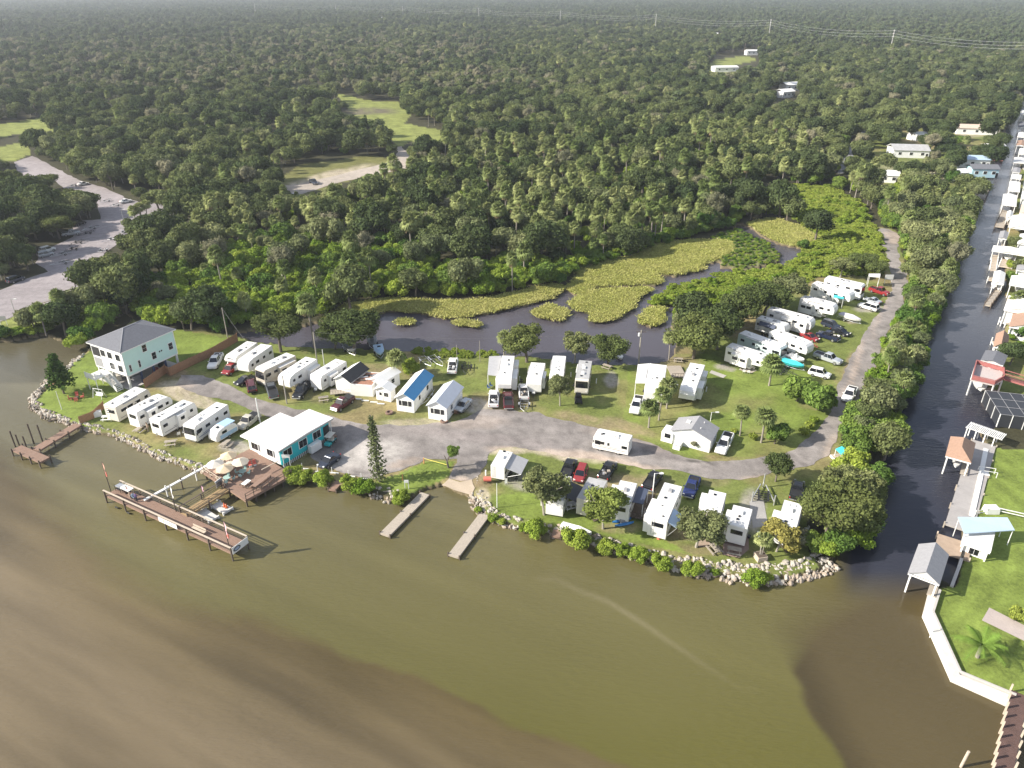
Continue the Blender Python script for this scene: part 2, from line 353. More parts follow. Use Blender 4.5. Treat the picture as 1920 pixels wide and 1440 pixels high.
paint([(62, 757), (100, 713), (150, 668), (190, 650), (330, 620), (420, 632), (440, 640), (310, 700), (160, 800), (90, 777)], lawn)
paint([(1180, 660), (1340, 665), (1370, 690), (1400, 685), (1540, 700), (1570, 720), (1545, 790), (1490, 845), (1400, 858), (1290, 855), (1200, 820), (1170, 780)], LAWN*(.8+.35*n2)*(1-.6*dryf)+DRY*.6*dryf)
paint([(700, 905), (750, 886), (795, 866), (852, 865), (845, 892), (790, 920), (735, 930)], LAWN*(.85+.3*n2))
paint([(925, 930), (1000, 920), (1060, 960), (1200, 990), (1300, 1040), (1200, 1020), (1000, 975), (930, 962)], LAWN*(.85+.3*n2))
# worn, sandy and gravel patches
def blob(x, y, rx, ry, c, s=.9, ang=0):
    ca, sa = math.cos(ang), math.sin(ang); dx = wx-x; dy = wy-y
    d = np.hypot((dx*ca+dy*sa)/rx, (-dx*sa+dy*ca)/ry)
    m = np.clip((1.25-d)*2.2, 0, 1)*s*np.clip(.25+fbm(GX*.12, GY*.16, 3)*1.5, 0, 1)
    col[:] = col*(1-m[..., None])+np.array(c)*m[..., None]
G1 = (.36, .33, .29); SD = (.42, .36, .27); WD = (.27, .21, .13)
for b in [(355, 745, 60, 14, SD, .9, .35), (330, 722, 30, 8, SD), (440, 838, 28, 12, G1), (450, 870, 50, 12, WD, .8, .3), (1145, 712, 12, 14, G1), (760, 700, 60, 12, WD, .5), (700, 690, 40, 10, WD, .6),
 (895, 762, 30, 14, G1, .8), (1060, 850, 90, 12, SD, .95, .15), (950, 845, 40, 8, SD, .9), (1000, 905, 60, 16, G1, .7, .1), (1200, 912, 60, 22, WD, .7), (1120, 900, 60, 16, WD, .6),
 (1410, 960, 24, 40, G1, .8), (1480, 1010, 26, 16, (.2, .13, .11), .8), (1290, 1000, 40, 14, WD, .7), (1160, 990, 40, 12, WD, .6), (1340, 1030, 60, 10, WD, .5), (1250, 680, 60, 12, WD, .7), (1360, 690, 20, 5, G1, .9, .1),
 (1600, 600, 14, 5, SD), (1630, 578, 30, 7, G1, .8), (560, 740, 60, 10, WD, .4, .2), (640, 800, 50, 6, SD, .5, .2), (780, 792, 60, 7, SD, .7), (1100, 790, 60, 10, WD, .7, .25), (1180, 800, 50, 10, WD, .7, .3),
 (1590, 690, 8, 30, WD, .8, .4), (1530, 760, 30, 8, WD, .5), (330, 700, 20, 8, WD), (130, 552, 40, 12, SD, .7), (610, 335, 90, 10, SD, .9, -.25), (1740, 330, 40, 10, SD, .5), (1700, 320, 60, 15, SD, .4), (1820, 250, 30, 8, SD, .7),
 (690, 208, 50, 7, (.13, .11, .08), .9), (900, 900, 26, 14, WD, .7), (905, 935, 12, 20, SD, .8), (1340, 900, 30, 12, WD, .4), (300, 790, 50, 14, WD, .5, .5), (520, 830, 40, 20, WD, .5)]: blob(*b)
far = np.clip((60-GY)/60, 0, 1)[..., None]; col = col*(1-far)+np.array((.05, .065, .04))*far
col[(GY < 3) & (GX > 1040) & (GX < 1260)] = (.3, .27, .2)
edge = Z < .3; col[edge & ~water] = np.array((.16, .13, .08)); col[water] = BED
ny, nx = GX.shape
V = np.c_[X.ravel(), Y.ravel(), Z.ravel()]
idx = np.arange(ny*nx).reshape(ny, nx)
F = np.stack([idx[:-1, :-1], idx[1:, :-1], idx[1:, 1:], idx[:-1, 1:]], -1).reshape(-1, 4)
me = mesh_np('ground', V, F, [ground_mat('ground_soil', n1=.2, n2=2.4, var=.5)], smooth=True)
ca = me.color_attributes.new('paint', 'FLOAT_COLOR', 'POINT')
ca.data.foreach_set('color', np.c_[col.reshape(-1, 3), np.ones(nx*ny)].astype(np.float32).ravel())
mkobj('ground', me, kind='structure')

# ------------------------------------------------------------------ water
ys = axis([(120, 1500, 7), (1500, 3200, 60)]); xs = axis([(-2400, -60, 60), (-60, 1980, 7), (1980, 3500, 60)])
GX2, GY2 = np.meshgrid(xs, ys); X2, Y2 = Pn(GX2, GY2, 0)
def lerp_line(pts, gx): return np.interp(gx, [p[0] for p in pts], [p[1] for p in pts])
wn = (fbm(X2*.06, Y2*.06, 5)-.5); wn2 = (fbm(X2*.018+3, Y2*.018, 4)-.5)
lineA = lerp_line([(-100, 700), (60, 880), (200, 1010), (350, 1110), (520, 1165), (640, 1235), (780, 1275), (860, 1320), (960, 1368), (1100, 1395), (1190, 1440), (1500, 1640)], GX2)
wn3 = (fbm(X2*.22, Y2*.22, 4)-.5)
_a, _b = P(200, 1010, 0), P(1000, 1380, 0); _d = (_b-_a).xy.normalized(); uu = X2*_d.x+Y2*_d.y; vv = -X2*_d.y+Y2*_d.x
fil = fbm(uu*.035, vv*.20, 5)-.5; fil2 = fbm(uu*.02+7, vv*.42, 4)-.5
tA = np.clip((GY2-lineA-fil*105-wn3*30+14)/(12+np.clip(700-GX2, 0, 500)*.16), 0, 1)[..., None]             # 1 = brown plume (below the line)
depthA = np.clip((GY2-lineA)/260, 0, 1)[..., None]
lineB = np.interp(GY2, [900, 1000, 1100, 1180, 1240, 1300, 1360, 1440, 1600], [1640, 1560, 1470, 1425, 1460, 1490, 1515, 1560, 1620])
tB = np.clip((GX2-lineB-wn*90-wn3*30)/(16+np.clip((1260-GY2)/130, 0, 1)*190), 0, 1)[..., None]
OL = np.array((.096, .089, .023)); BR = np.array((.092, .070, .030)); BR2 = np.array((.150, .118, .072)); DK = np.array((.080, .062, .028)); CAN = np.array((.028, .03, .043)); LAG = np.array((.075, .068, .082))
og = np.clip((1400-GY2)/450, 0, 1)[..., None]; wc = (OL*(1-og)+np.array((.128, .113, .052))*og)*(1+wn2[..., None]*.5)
topf = np.clip((980-GY2)/300, 0, 1)[..., None]; wc = wc*(1-.8*topf)+np.array((.145, .130, .088))*.8*topf  # greyer towards the far shore, painting in sky reflected at grazing angles
brown = BR*(1-depthA)+BR2*depthA; brown = brown*(1+wn2[..., None]*.6+fil[..., None]*.9+fil2[..., None]*.5); wc = wc*(1+fil2[..., None]*.35*og)
wc = wc*(1-tA)+brown*tA
dkB = DK*(1-.32*np.clip(1-np.abs(GX2-lineB-34)/60, 0, 1)[..., None]*np.clip((GY2-1130)/90, 0, 1)[..., None]+wn[..., None]*.3); wc = wc*(1-tB)+dkB*tB
canal = np.clip((GX2-1560)/40, 0, 1)*np.clip((1130-GY2)/60, 0, 1); canal = canal[..., None]; cf = np.clip((760-GY2)/200, 0, 1)[..., None]; CANf = CAN*(1-cf)+np.array((.085, .087, .098))*cf; wc = wc*(1-canal)+CANf*canal  # canal pales with distance: reflected horizon haze put into its colour
lag = inpoly(GX2, GY2, [(400, 560), (1550, 400), (1550, 520), (1280, 700), (400, 700)])[..., None]; wc = np.where(lag, LAG, wc)  # grey-violet lagoon base has the sky's reflection painted in
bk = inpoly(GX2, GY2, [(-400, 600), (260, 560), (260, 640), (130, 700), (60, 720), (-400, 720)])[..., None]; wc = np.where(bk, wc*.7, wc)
# pale suspended streak
from_pts = [(1040, 1085), (1090, 1110), (1140, 1128), (1200, 1165), (1260, 1205), (1320, 1245), (1390, 1290)]
ds = np.abs(GY2-lerp_line(from_pts, GX2)-wn*14); inn = (GX2 > 1000) & (GX2 < 1420)
st = np.clip(1-ds/9, 0, 1)*inn*np.clip(1-np.abs(GX2-1180)/230, 0.15, 1)*.45; st = st[..., None]; wc = wc*(1-st)+np.array((.24, .21, .13))*st
wc = np.clip(wc, .01, 1)
ny, nx = GX2.shape; idx = np.arange(ny*nx).reshape(ny, nx)
F = np.stack([idx[:-1, :-1], idx[1:, :-1], idx[1:, 1:], idx[:-1, 1:]], -1).reshape(-1, 4)
m, t, b = new_mat('murky_water'); n = t.nodes; l = t.links.new
at = n.new('ShaderNodeAttribute'); at.attribute_name = 'paint'; l(at.outputs['Color'], b.inputs['Base Color'])
b.inputs['Roughness'].default_value = .12; b.inputs['IOR'].default_value = 1.33; b.inputs['Specular IOR Level'].default_value = .5
tc = n.new('ShaderNodeTexCoord'); mp = n.new('ShaderNodeMapping'); mp.inputs['Rotation'].default_value = (0, 0, .5); mp.inputs['Scale'].default_value = (.8, 2.2, 1)
z1 = n.new('ShaderNodeTexNoise'); z1.inputs['Scale'].default_value = .9; z1.inputs['Detail'].default_value = 5; z1.inputs['Roughness'].default_value = .6
z2 = n.new('ShaderNodeTexNoise'); z2.inputs['Scale'].default_value = .045; z2.inputs['Detail'].default_value = 3
l(tc.outputs['Object'], mp.inputs['Vector']); l(mp.outputs['Vector'], z1.inputs['Vector']); l(tc.outputs['Object'], z2.inputs['Vector'])
mr = n.new('ShaderNodeMapRange'); mr.inputs['From Min'].default_value = .35; mr.inputs['From Max'].default_value = .65; mr.inputs['To Min'].default_value = .15; mr.inputs['To Max'].default_value = .55
bp = n.new('ShaderNodeBump'); bp.inputs['Distance'].default_value = .22
l(z2.outputs['Fac'], mr.inputs['Value']); l(mr.outputs['Result'], bp.inputs['Strength']); l(z1.outputs['Fac'], bp.inputs['Height']); l(bp.outputs['Normal'], b.inputs['Normal'])
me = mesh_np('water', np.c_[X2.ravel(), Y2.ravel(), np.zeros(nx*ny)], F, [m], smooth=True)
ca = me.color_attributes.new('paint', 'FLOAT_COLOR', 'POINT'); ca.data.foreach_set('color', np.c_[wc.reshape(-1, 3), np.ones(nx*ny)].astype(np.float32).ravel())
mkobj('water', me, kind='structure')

# ------------------------------------------------------------------ roads and paved sheets
pave = ground_mat('worn_asphalt', rough=.9, n1=.5, n2=3.5, var=.34, bump=.3)
def road_paint(x, y):
    px, py = Q(x, y, LZ+.1)
    base = np.array((.262, .238, .224)); stk = fbm(x*.07+2, y*.75, 3); n = fbm(x*.12, y*.12, 4); n3 = fbm(x*.5, y*.5+8, 3)
    c = base*(.72+.5*n[:, None])*(.86+.28*stk[:, None])*(.9+.2*n3[:, None])
    def bl(bx, by, rx, ry, cc, s, ang=0):
        nonlocal c
        ca, sa = math.cos(ang), math.sin(ang); dx = px-bx+(n-.5)*30; dy = py-by+(n3-.5)*10
        d = np.hypot((dx*ca+dy*sa)/rx, (-dx*sa+dy*ca)/ry); mm = (np.clip((1.2-d)*2, 0, 1)*s)[:, None]
        c = c*(1-mm)+np.array(cc)*mm
    PL = (.44, .41, .38); SND = (.42, .34, .28); DKA = (.13, .12, .115)
    bl(420, 745, 90, 22, (.20, .18, .17), .5, .3); bl(700, 850, 60, 28, PL, .8, -.2); bl(640, 862, 30, 16, PL, .7); bl(760, 868, 30, 8, SND, .6, -.3); bl(590, 800, 60, 26, DKA, .8, .3); bl(610, 838, 34, 24, DKA, .75)  # asphalt by the office darkened, its shade put into the colour
    bl(960, 846, 50, 8, SND, .9, .1); bl(1090, 855, 90, 9, SND, .9, .1); bl(1200, 875, 50, 6, SND, .8, .1); bl(880, 790, 70, 14, SND, .35, 0); bl(900, 820, 160, 10, (.24, .21, .2), .5, .1)
    bl(1240, 848, 40, 10, (.17, .15, .145), .8, .3); bl(1310, 867, 30, 3, (.06, .055, .05), .9, .1); bl(865, 885, 26, 18, (.17, .155, .14), .8, -.5); bl(1170, 825, 80, 10, SND, .3, .25)
    bl(1440, 895, 60, 5, SND, .7, -.1); bl(1560, 840, 12, 30, SND, .6, .5); bl(1600, 690, 6, 60, SND, .7, .38); bl(1655, 580, 5, 60, SND, .5, .4); bl(1675, 445, 16, 12, SND, .7)
    bl(860, 898, 20, 6, SND, .9); bl(345, 715, 20, 12, SND, .6)
    cr2 = fbm(x*.9+30, y*.9, 3); c = c*(1-.22*np.clip((cr2-.56)*9, 0, 1)[:, None])*(1+.16*np.clip((fbm(x*.3+60, y*.3, 3)-.55)*8, 0, 1)[:, None])
    return np.clip(c, .03, .6)
sheet('park_road', ROAD, LZ+.045, pave, .8, road_paint, jitter=.35)
def lot_paint(x, y):
    n = fbm(x*.05, y*.05, 4)[:, None]; n3 = fbm(x*.2, y*.2+8, 3)[:, None]
    return np.array((.30, .27, .275))*(.75+.5*n)*(.9+.2*n3)
sheet('parking_lot', LOT, LZ+.05, pave, 3, lot_paint, jitter=.3)
sheet('forest_track', TRACK, LZ+.05, pave, 3, lambda x, y: np.array((.40, .35, .30))*(.8+.4*fbm(x*.1, y*.1)[:, None]), jitter=.4)
road2 = [(1475, 260), (1570, 318), (1590, 290), (1640, 240), (1660, 222), (1700, 205), (1692, 196), (1648, 218), (1622, 238), (1578, 280), (1565, 318), (1590, 330), (1600, 318)]
sheet('back_road', [(1570, 325), (1582, 285), (1625, 236), (1668, 200), (1720, 176), (1755, 150), (1775, 138), (1784, 140), (1765, 156), (1732, 184), (1682, 212), (1640, 245), (1600, 290), (1592, 325)], LZ+.06, pave, 3, (.27, .27, .28), jitter=.2)
conc = ground_mat('poured_concrete', rough=.85, n1=.6, n2=4, var=.14, bump=.1)
sheet('boat_ramp', [(842, 897), (862, 903), (885, 899), (892, 915), (884, 930), (850, 918), (826, 909)], LZ+.07, conc, .8, lambda x, y: np.array((.46, .38, .29))*(.8+.4*fbm(x, y)[:, None]), jitter=.2)
for nm, pl, c in [('concrete_pad', [(1334, 694), (1362, 704), (1356, 709), (1330, 699)], (.42, .4, .36)), ('concrete_pad', [(1395, 686), (1420, 694), (1408, 700), (1385, 693)], (.45, .4, .34)),
                  ('patio', [(1357, 1010), (1404, 1006), (1404, 1030), (1386, 1046), (1355, 1040)], (.30, .22, .19)), ('concrete_slab', [(1855, 1139), (1920, 1172), (1960, 1192), (1948, 1215), (1841, 1163)], (.42, .36, .33)),
                  ('patio', [(1308, 1012), (1332, 1008), (1330, 1026), (1306, 1026)], (.36, .28, .22)), ('gravel_pad', [(1405, 940), (1432, 938), (1440, 985), (1412, 990)], (.33, .32, .31))]:
    sheet(nm, pl, LZ+.06, conc, .8, c)

# ------------------------------------------------------------------ foliage building
def leaves(cen, rad, n, size, flat=1.0, up=.25, jit=.55, rng=None, aspect=1.0):
    """leaf clumps over the surface of many lobes; returns quads and tones"""
    r = rng or RNG
    cen = np.asarray(cen, float); rad = np.asarray(rad, float)
    w = rad**2; w /= w.sum(); li = r.choice(len(cen), n, p=w)
    d = r.normal(size=(n, 3)); d[:, 2] += up; d /= np.linalg.norm(d, axis=1)[:, None]
    rr = (rad[li]*(0.78+.3*r.random(n)+.22*(r.random(n) < .12)))[:, None]
    p = cen[li]+d*rr*np.array((1, 1, flat))
    # drop leaves deep inside other lobes
    keep = np.ones(n, bool)
    for c, q in zip(cen, rad):
        keep &= ~(np.linalg.norm((p-c)/np.array((1, 1, flat)), axis=1) < q*.72)
    p = p[keep]; d = d[keep]; li = li[keep]; n = len(p)
    nr = d+r.normal(size=(n, 3))*jit; nr /= np.linalg.norm(nr, axis=1)[:, None]
    a = np.cross(nr, r.normal(size=(n, 3))); a /= np.linalg.norm(a, axis=1)[:, None]; b = np.cross(nr, a)
    s = (size*(.6+.8*r.random(n)))[:, None]
    V = np.stack([p-a*s*.5*aspect-b*s*.5, p+a*s*.5*aspect-b*s*.35, p+a*s*.45*aspect+b*s*.5, p-a*s*.35*aspect+b*s*.45], 1).reshape(-1, 3)
    F = np.arange(n*4).reshape(n, 4)
    lt = r.random(len(cen)); tone = np.clip(.55*lt[li]+.45*r.random(n), 0, 1)
    return V, F, tone
_ico = {}
def ico(sub=1):
    if sub not in _ico:
        bm = bmesh.new(); bmesh.ops.create_icosphere(bm, subdivisions=sub, radius=1)
        _ico[sub] = (np.array([v.co[:] for v in bm.verts]), np.array([[v.index for v in f.verts]+[f.verts[0].index] for f in bm.faces])[:, :3]); bm.free()
    return _ico[sub]
def merge(parts):
    Vs, Fs, Ts, Ms, k = [], [], [], [], 0
    for V, F, T, mi in parts:
        if F.shape[1] == 3: F = np.c_[F, F[:, 2]]
        Vs.append(V); Fs.append(F+k); Ts.append(T); Ms.append(np.full(len(F), mi)); k += len(V)
    return np.concatenate(Vs), np.concatenate(Fs), np.concatenate(Ts), np.concatenate(Ms)
def build_mixed(name, parts, mats):
    """parts hold tris or quads; keep both face sizes"""
    V, Fi, T, M, k = [], [], [], [], 0
    for v, f, t, mi in parts:
        V.append(v); Fi += [tuple(int(a)+k for a in q) for q in f]; T.append(t); M.append(np.full(len(f), mi)); k += len(v)
    me = bpy.data.meshes.new(name); me.from_pydata([tuple(v) for v in np.concatenate(V)], [], Fi)
    for m in mats: me.materials.append(m)
    me.polygons.foreach_set('material_index', np.concatenate(M).astype(np.int32))
    a = me.attributes.new('tone', 'FLOAT', 'FACE'); a.data.foreach_set('value', np.concatenate(T).astype(np.float32)); me.update()
    return me
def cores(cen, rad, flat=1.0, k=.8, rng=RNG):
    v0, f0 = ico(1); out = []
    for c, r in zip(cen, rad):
        out.append((v0*(r*k*(.9+.2*rng.random((len(v0), 1))))*np.array((1, 1, flat))+np.array(c), f0, np.full(len(f0), .25), 0))  # low core tone puts the crown's inner shade into the leaf colour
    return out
def crown(name, h0, h1, r, nl, n, size, mats, flat=.8, seed=0, spread=.62, lob=(.32, .5)):
    """rounded crown between heights h0 and h1"""
    g = np.random.default_rng(seed); cen, rad = [], []; nl = int(nl*1.7); n = int(n*1.75); size *= .74; lob = (lob[0]*.72, lob[1]*.88)
    H = h1-h0
    for i in range(nl):
        a = g.random()*2*PI; q = math.sqrt(g.random())*r*spread; zz = h0+H*(.35+.5*g.random()*(1-.6*(q/r)**2))
        rr = r*(lob[0]+(lob[1]-lob[0])*g.random()); zz = min(zz, h1-rr*flat)
        cen.append((q*math.cos(a), q*math.sin(a), max(zz, h0+rr*flat*.6))); rad.append(rr)
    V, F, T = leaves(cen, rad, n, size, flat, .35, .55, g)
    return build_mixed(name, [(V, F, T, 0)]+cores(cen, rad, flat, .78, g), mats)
def trunk_mesh(name, h, r, m, limbs=4, spread=2.0, seed=0, lean=0.1):
    g = random.Random(seed); b = MB(); p = Vector((0, 0, -.3)); top = Vector((g.uniform(-lean, lean)*h, g.uniform(-lean, lean)*h, h*.5))
    mid = Vector((top.x*.4, top.y*.4, h*.25))
    b.tube(p, mid, r, m, 7, r*.8); b.tube(mid, top, r*.8, m, 7, r*.65)
    for i in range(limbs):
        a = 2*PI*i/limbs+g.uniform(-.5, .5); s0 = top if i % 2 else mid.lerp(top, .6)
        e = Vector((math.cos(a)*spread, math.sin(a)*spread, h*g.uniform(.7, .95)))
        k = s0.lerp(e, .5)+Vector((0, 0, .2)); b.tube(s0, k, r*.5, m, 5, r*.32); b.tube(k, e, r*.32, m, 5, r*.12)
    me = bpy.data.meshes.new(name); me.from_pydata(b.v, [], b.f); me.materials.append(m); me.update(); return me
bark = mat('bark', (.16, .135, .11), .9, .35, 6); bark_pale = mat('pale_bark', (.36, .33, .28), .9, .3, 6); palm_bark = mat('palm_bark', (.30, .27, .23), .9, .3, 8, stretch=(1, 1, 6))
oakl = leaf_mat('oak_leaf', (.068, .095, .038), (.165, .192, .075))
oakd = leaf_mat('dark_oak_leaf', (.048, .070, .031), (.112, .138, .055))
manl = leaf_mat('mangrove_leaf', (.15, .235, .032), (.28, .345, .06))
mand = leaf_mat('deep_green_leaf', (.085, .155, .035), (.18, .25, .055))
yell = leaf_mat('yellow_green_leaf', (.17, .235, .035), (.25, .295, .06))
greyl = leaf_mat('grey_bare_twig', (.15, .155, .09), (.24, .225, .145), .1)
palml = leaf_mat('palm_frond', (.14, .185, .06), (.29, .315, .13))
pald = leaf_mat('dry_frond', (.26, .2, .12), (.33, .25, .15), .1)
pinel = leaf_mat('pine_needle', (.09, .125, .06), (.14, .17, .08))
marshl = leaf_mat('marsh_grass_blade', (.34, .36, .10), (.46, .44, .17))
oliv = leaf_mat('olive_leaf', (.13, .158, .072), (.235, .25, .115))

def palm_head(name, seed, r=1.5, nf=30, dead=6):
    g = np.random.default_rng(seed); Vs, Fs, Ts, Ms, k = [], [], [], [], 0
    def fan(base, d, L, mi, tone):
        nonlocal k
        d = d/np.linalg.norm(d); side = np.cross(d, (0, 0, 1.0)); side /= (np.linalg.norm(side)+1e-6); up = np.cross(side, d)
        hub = base+d*L*.45
        for j in range(7):
            a = (j-3)/3*1.25
            e = math.cos(a)*d+math.sin(a)*side
            tip = hub+e*L*.62+np.array((0, 0, -.28*L*(.4+abs(a)*.4)))+up*.04; wv = np.cross(e, up)*L*.09
            mid = hub+e*L*.34+up*.05*L
            Vs.append(np.array([hub, mid-wv, tip, mid+wv])); Fs.append(np.array([[k, k+1, k+2, k+3]])); Ts.append([min(1, max(0, tone+g.uniform(-.2, .2)))]); Ms.append([mi]); k += 4
        wv = side*L*.015
        Vs.append(np.array([base-wv, hub-wv, hub+wv, base+wv])); Fs.append(np.array([[k, k+1, k+2, k+3]])); Ts.append([.5]); Ms.append([mi]); k += 4
    for i in range(nf):
        a = i*2.39996+g.uniform(-.2, .2); el = 1.35-2.0*(i/nf)+g.uniform(-.12, .12)
        d = np.array((math.cos(a)*math.cos(el), math.sin(a)*math.cos(el), math.sin(el))); fan(np.zeros(3), d, r*g.uniform(.85, 1.1), 0, g.random())
    for i in range(dead):
        a = i*2*PI/dead+g.uniform(-.4, .4); d = np.array((math.cos(a)*.55, math.sin(a)*.55, -.85)); fan(np.zeros(3), d, r*.75, 1, g.random())
    V = np.concatenate(Vs); F = np.concatenate(Fs)
    me = mesh_np(name, V, F, [palml, pald], np.concatenate(Ts), midx=np.concatenate(Ms)); return me
def palm_trunk(name, h, r, seed, lean=.06):
    g = random.Random(seed); b = MB(); p = Vector((0, 0, -.3)); lx, ly = g.uniform(-lean, lean), g.uniform(-lean, lean); N = 5
    for i in range(N):
        t = (i+1)/N; q = Vector((lx*h*t*t, ly*h*t*t, h*t)); b.tube(p, q, r*(1.25 if i == 0 else 1), palm_bark, 7, r); p = q
    me = bpy.data.meshes.new(name); me.from_pydata(b.v, [], b.f); me.materials.append(palm_bark); me.update(); return me, p

# prototypes: name -> (crown mesh, trunk mesh or None, head height)
PROTO = {}
for i in range(5):
    PROTO['oak%d' % i] = (crown('crown', 2.2, 8.4, 4.8, 13, 2600, .52, [oakl], .8, 100+i), trunk_mesh('trunk', 8, .32, bark, 5, 2.8, i))
for i in range(3):
    PROTO['darkoak%d' % i] = (crown('crown', 1.6, 9.2, 5.2, 14, 2800, .55, [oakd], .82, 120+i), trunk_mesh('trunk', 8.5, .36, bark, 5, 3, 10+i))
polv = leaf_mat('fine_olive_leaf', (.15, .17, .075), (.19, .21, .085)); poak = leaf_mat('fine_oak_leaf', (.10, .13, .045), (.14, .165, .055)); pdrk = leaf_mat('fine_dark_leaf', (.07, .095, .035), (.09, .115, .04))
for i in range(3):
    PROTO['poak%d' % i] = (crown('crown', 1.8, 8.2, 4.6, 16, 3600, .36, [(poak, poak, pdrk)[i]], .8, 500+i, .66, (.26, .42)), trunk_mesh('trunk', 7.6, .28, bark, 6, 2.8, 60+i))
for i in range(2):
    PROTO['polive%d' % i] = (crown('crown', 1.8, 7.4, 4.0, 15, 2300, .30, [polv], .85, 520+i, .7, (.22, .36)), trunk_mesh('trunk', 7, .2, bark_pale, 7, 2.6, 70+i))
for i in range(2):
    PROTO['olive%d' % i] = (crown('crown', 2, 7.6, 4.0, 11, 2200, .46, [oliv], .85, 130+i), trunk_mesh('trunk', 7, .25, bark, 5, 2.2, 20+i))
for i in range(4):
    PROTO['mangrove%d' % i] = (crown('crown', 0, 3.6, 2.5, 12, 2400, .31, [manl], .8, 140+i, .7), None)
for i in range(2):
    PROTO['deep%d' % i] = (crown('crown', 0.2, 4.6, 3.0, 12, 2500, .36, [mand], .85, 150+i, .66), None)
for i in range(2):
    PROTO['bare%d' % i] = (crown('crown', 2.5, 8.2, 3.6, 10, 900, .30, [greyl], .9, 160+i, .6), trunk_mesh('trunk', 8, .22, bark_pale, 7, 2.6, 30+i))
for i in range(2):
    PROTO['pine%d' % i] = (crown('crown', 5.5, 12.5, 3.3, 8, 1000, .6, [pinel], .75, 170+i, .55), trunk_mesh('trunk', 12, .22, bark, 4, 1.6, 40+i))
PALMH = {}
for i in range(4):
    h = (4.6, 6.0, 7.2, 5.2)[i]; tm, top = palm_trunk('trunk', h, .19, 50+i); PALMH['palm%d' % i] = top
    PROTO['palm%d' % i] = (palm_head('crown', 200+i, 2.4, 40, (0, 5, 7, 3)[i]), tm)
def plant(kind, x, y, z, s=1, rz=0, label=None, cat='tree', name=None, group=None, sz=None):
    cm, tm = PROTO[kind]; sz = sz or s
    nm = name or {'oak': 'oak_tree', 'darkoak': 'oak_tree', 'olive': 'leafy_tree', 'bare': 'bare_tree', 'pine': 'pine_tree', 'palm': 'palm_tree'}.get(kind.rstrip('0123456789'), 'mangrove_shrub')
    if tm is None:
        o = bpy.data.objects.new(nm, cm); C.objects.link(o); o.location = (x, y, z); o.rotation_euler.z = rz; o.scale = (s, s, sz)
        return props(o, label, cat, group)
    o = thing(nm, label, cat, (x, y, z), rz, group); o.scale = (s, s, sz)
    a = bpy.data.objects.new('trunk', tm); C.objects.link(a); a.parent = o
    b = bpy.data.objects.new('crown', cm); C.objects.link(b); b.parent = o
    if kind.startswith('palm'): b.location = PALMH[kind]
    return o
# ------------------------------------------------------------------ woods: scatter
for i in range(3):
    PROTO['vine%d' % i] = (crown('crown', 0, 1.7, 2.0, 9, 900, .36, [yell], .55, 180+i, .8), None)
def tuft(name, seed):
    g = np.random.default_rng(seed); n = 90
    a = g.random(n)*2*PI; r = np.sqrt(g.random(n))*1.3; p = np.c_[r*np.cos(a), r*np.sin(a), np.zeros(n)-.1]
    d = np.c_[g.normal(size=(n, 2))*.3, np.ones(n)]; h = (.6+.5*g.random(n))[:, None]
    s = g.normal(size=(n, 3)); s[:, 2] = 0; s /= np.linalg.norm(s, axis=1)[:, None]; s *= .09
    V = np.stack([p-s, p+s, p+s*.6+d*h, p-s*.6+d*h], 1).reshape(-1, 3)
    return mesh_np(name, V, np.arange(4*n).reshape(n, 4), [marshl], g.random(n))
def joined(name, crown_me, trunk_me, off=(0, 0, 0)):
    V = [tuple(v.co+Vector(off)) for v in crown_me.vertices]; Fc = [tuple(p.vertices) for p in crown_me.polygons]
    tone = [a.value for a in crown_me.attributes['tone'].data]; mi = [p.material_index for p in crown_me.polygons]
    mats = list(crown_me.materials)
    if trunk_me:
        k = len(V); V += [tuple(v.co) for v in trunk_me.vertices]
        for p in trunk_me.polygons: Fc.append(tuple(k+i for i in p.vertices)); tone.append(.5); mi.append(len(mats))
        mats.append(trunk_me.materials[0])
    me = bpy.data.meshes.new(name); me.from_pydata(V, [], Fc)
    for m in mats: me.materials.append(m)
    me.polygons.foreach_set('material_index', mi); a = me.attributes.new('tone', 'FLOAT', 'FACE'); a.data.foreach_set('value', tone); me.update(); return me
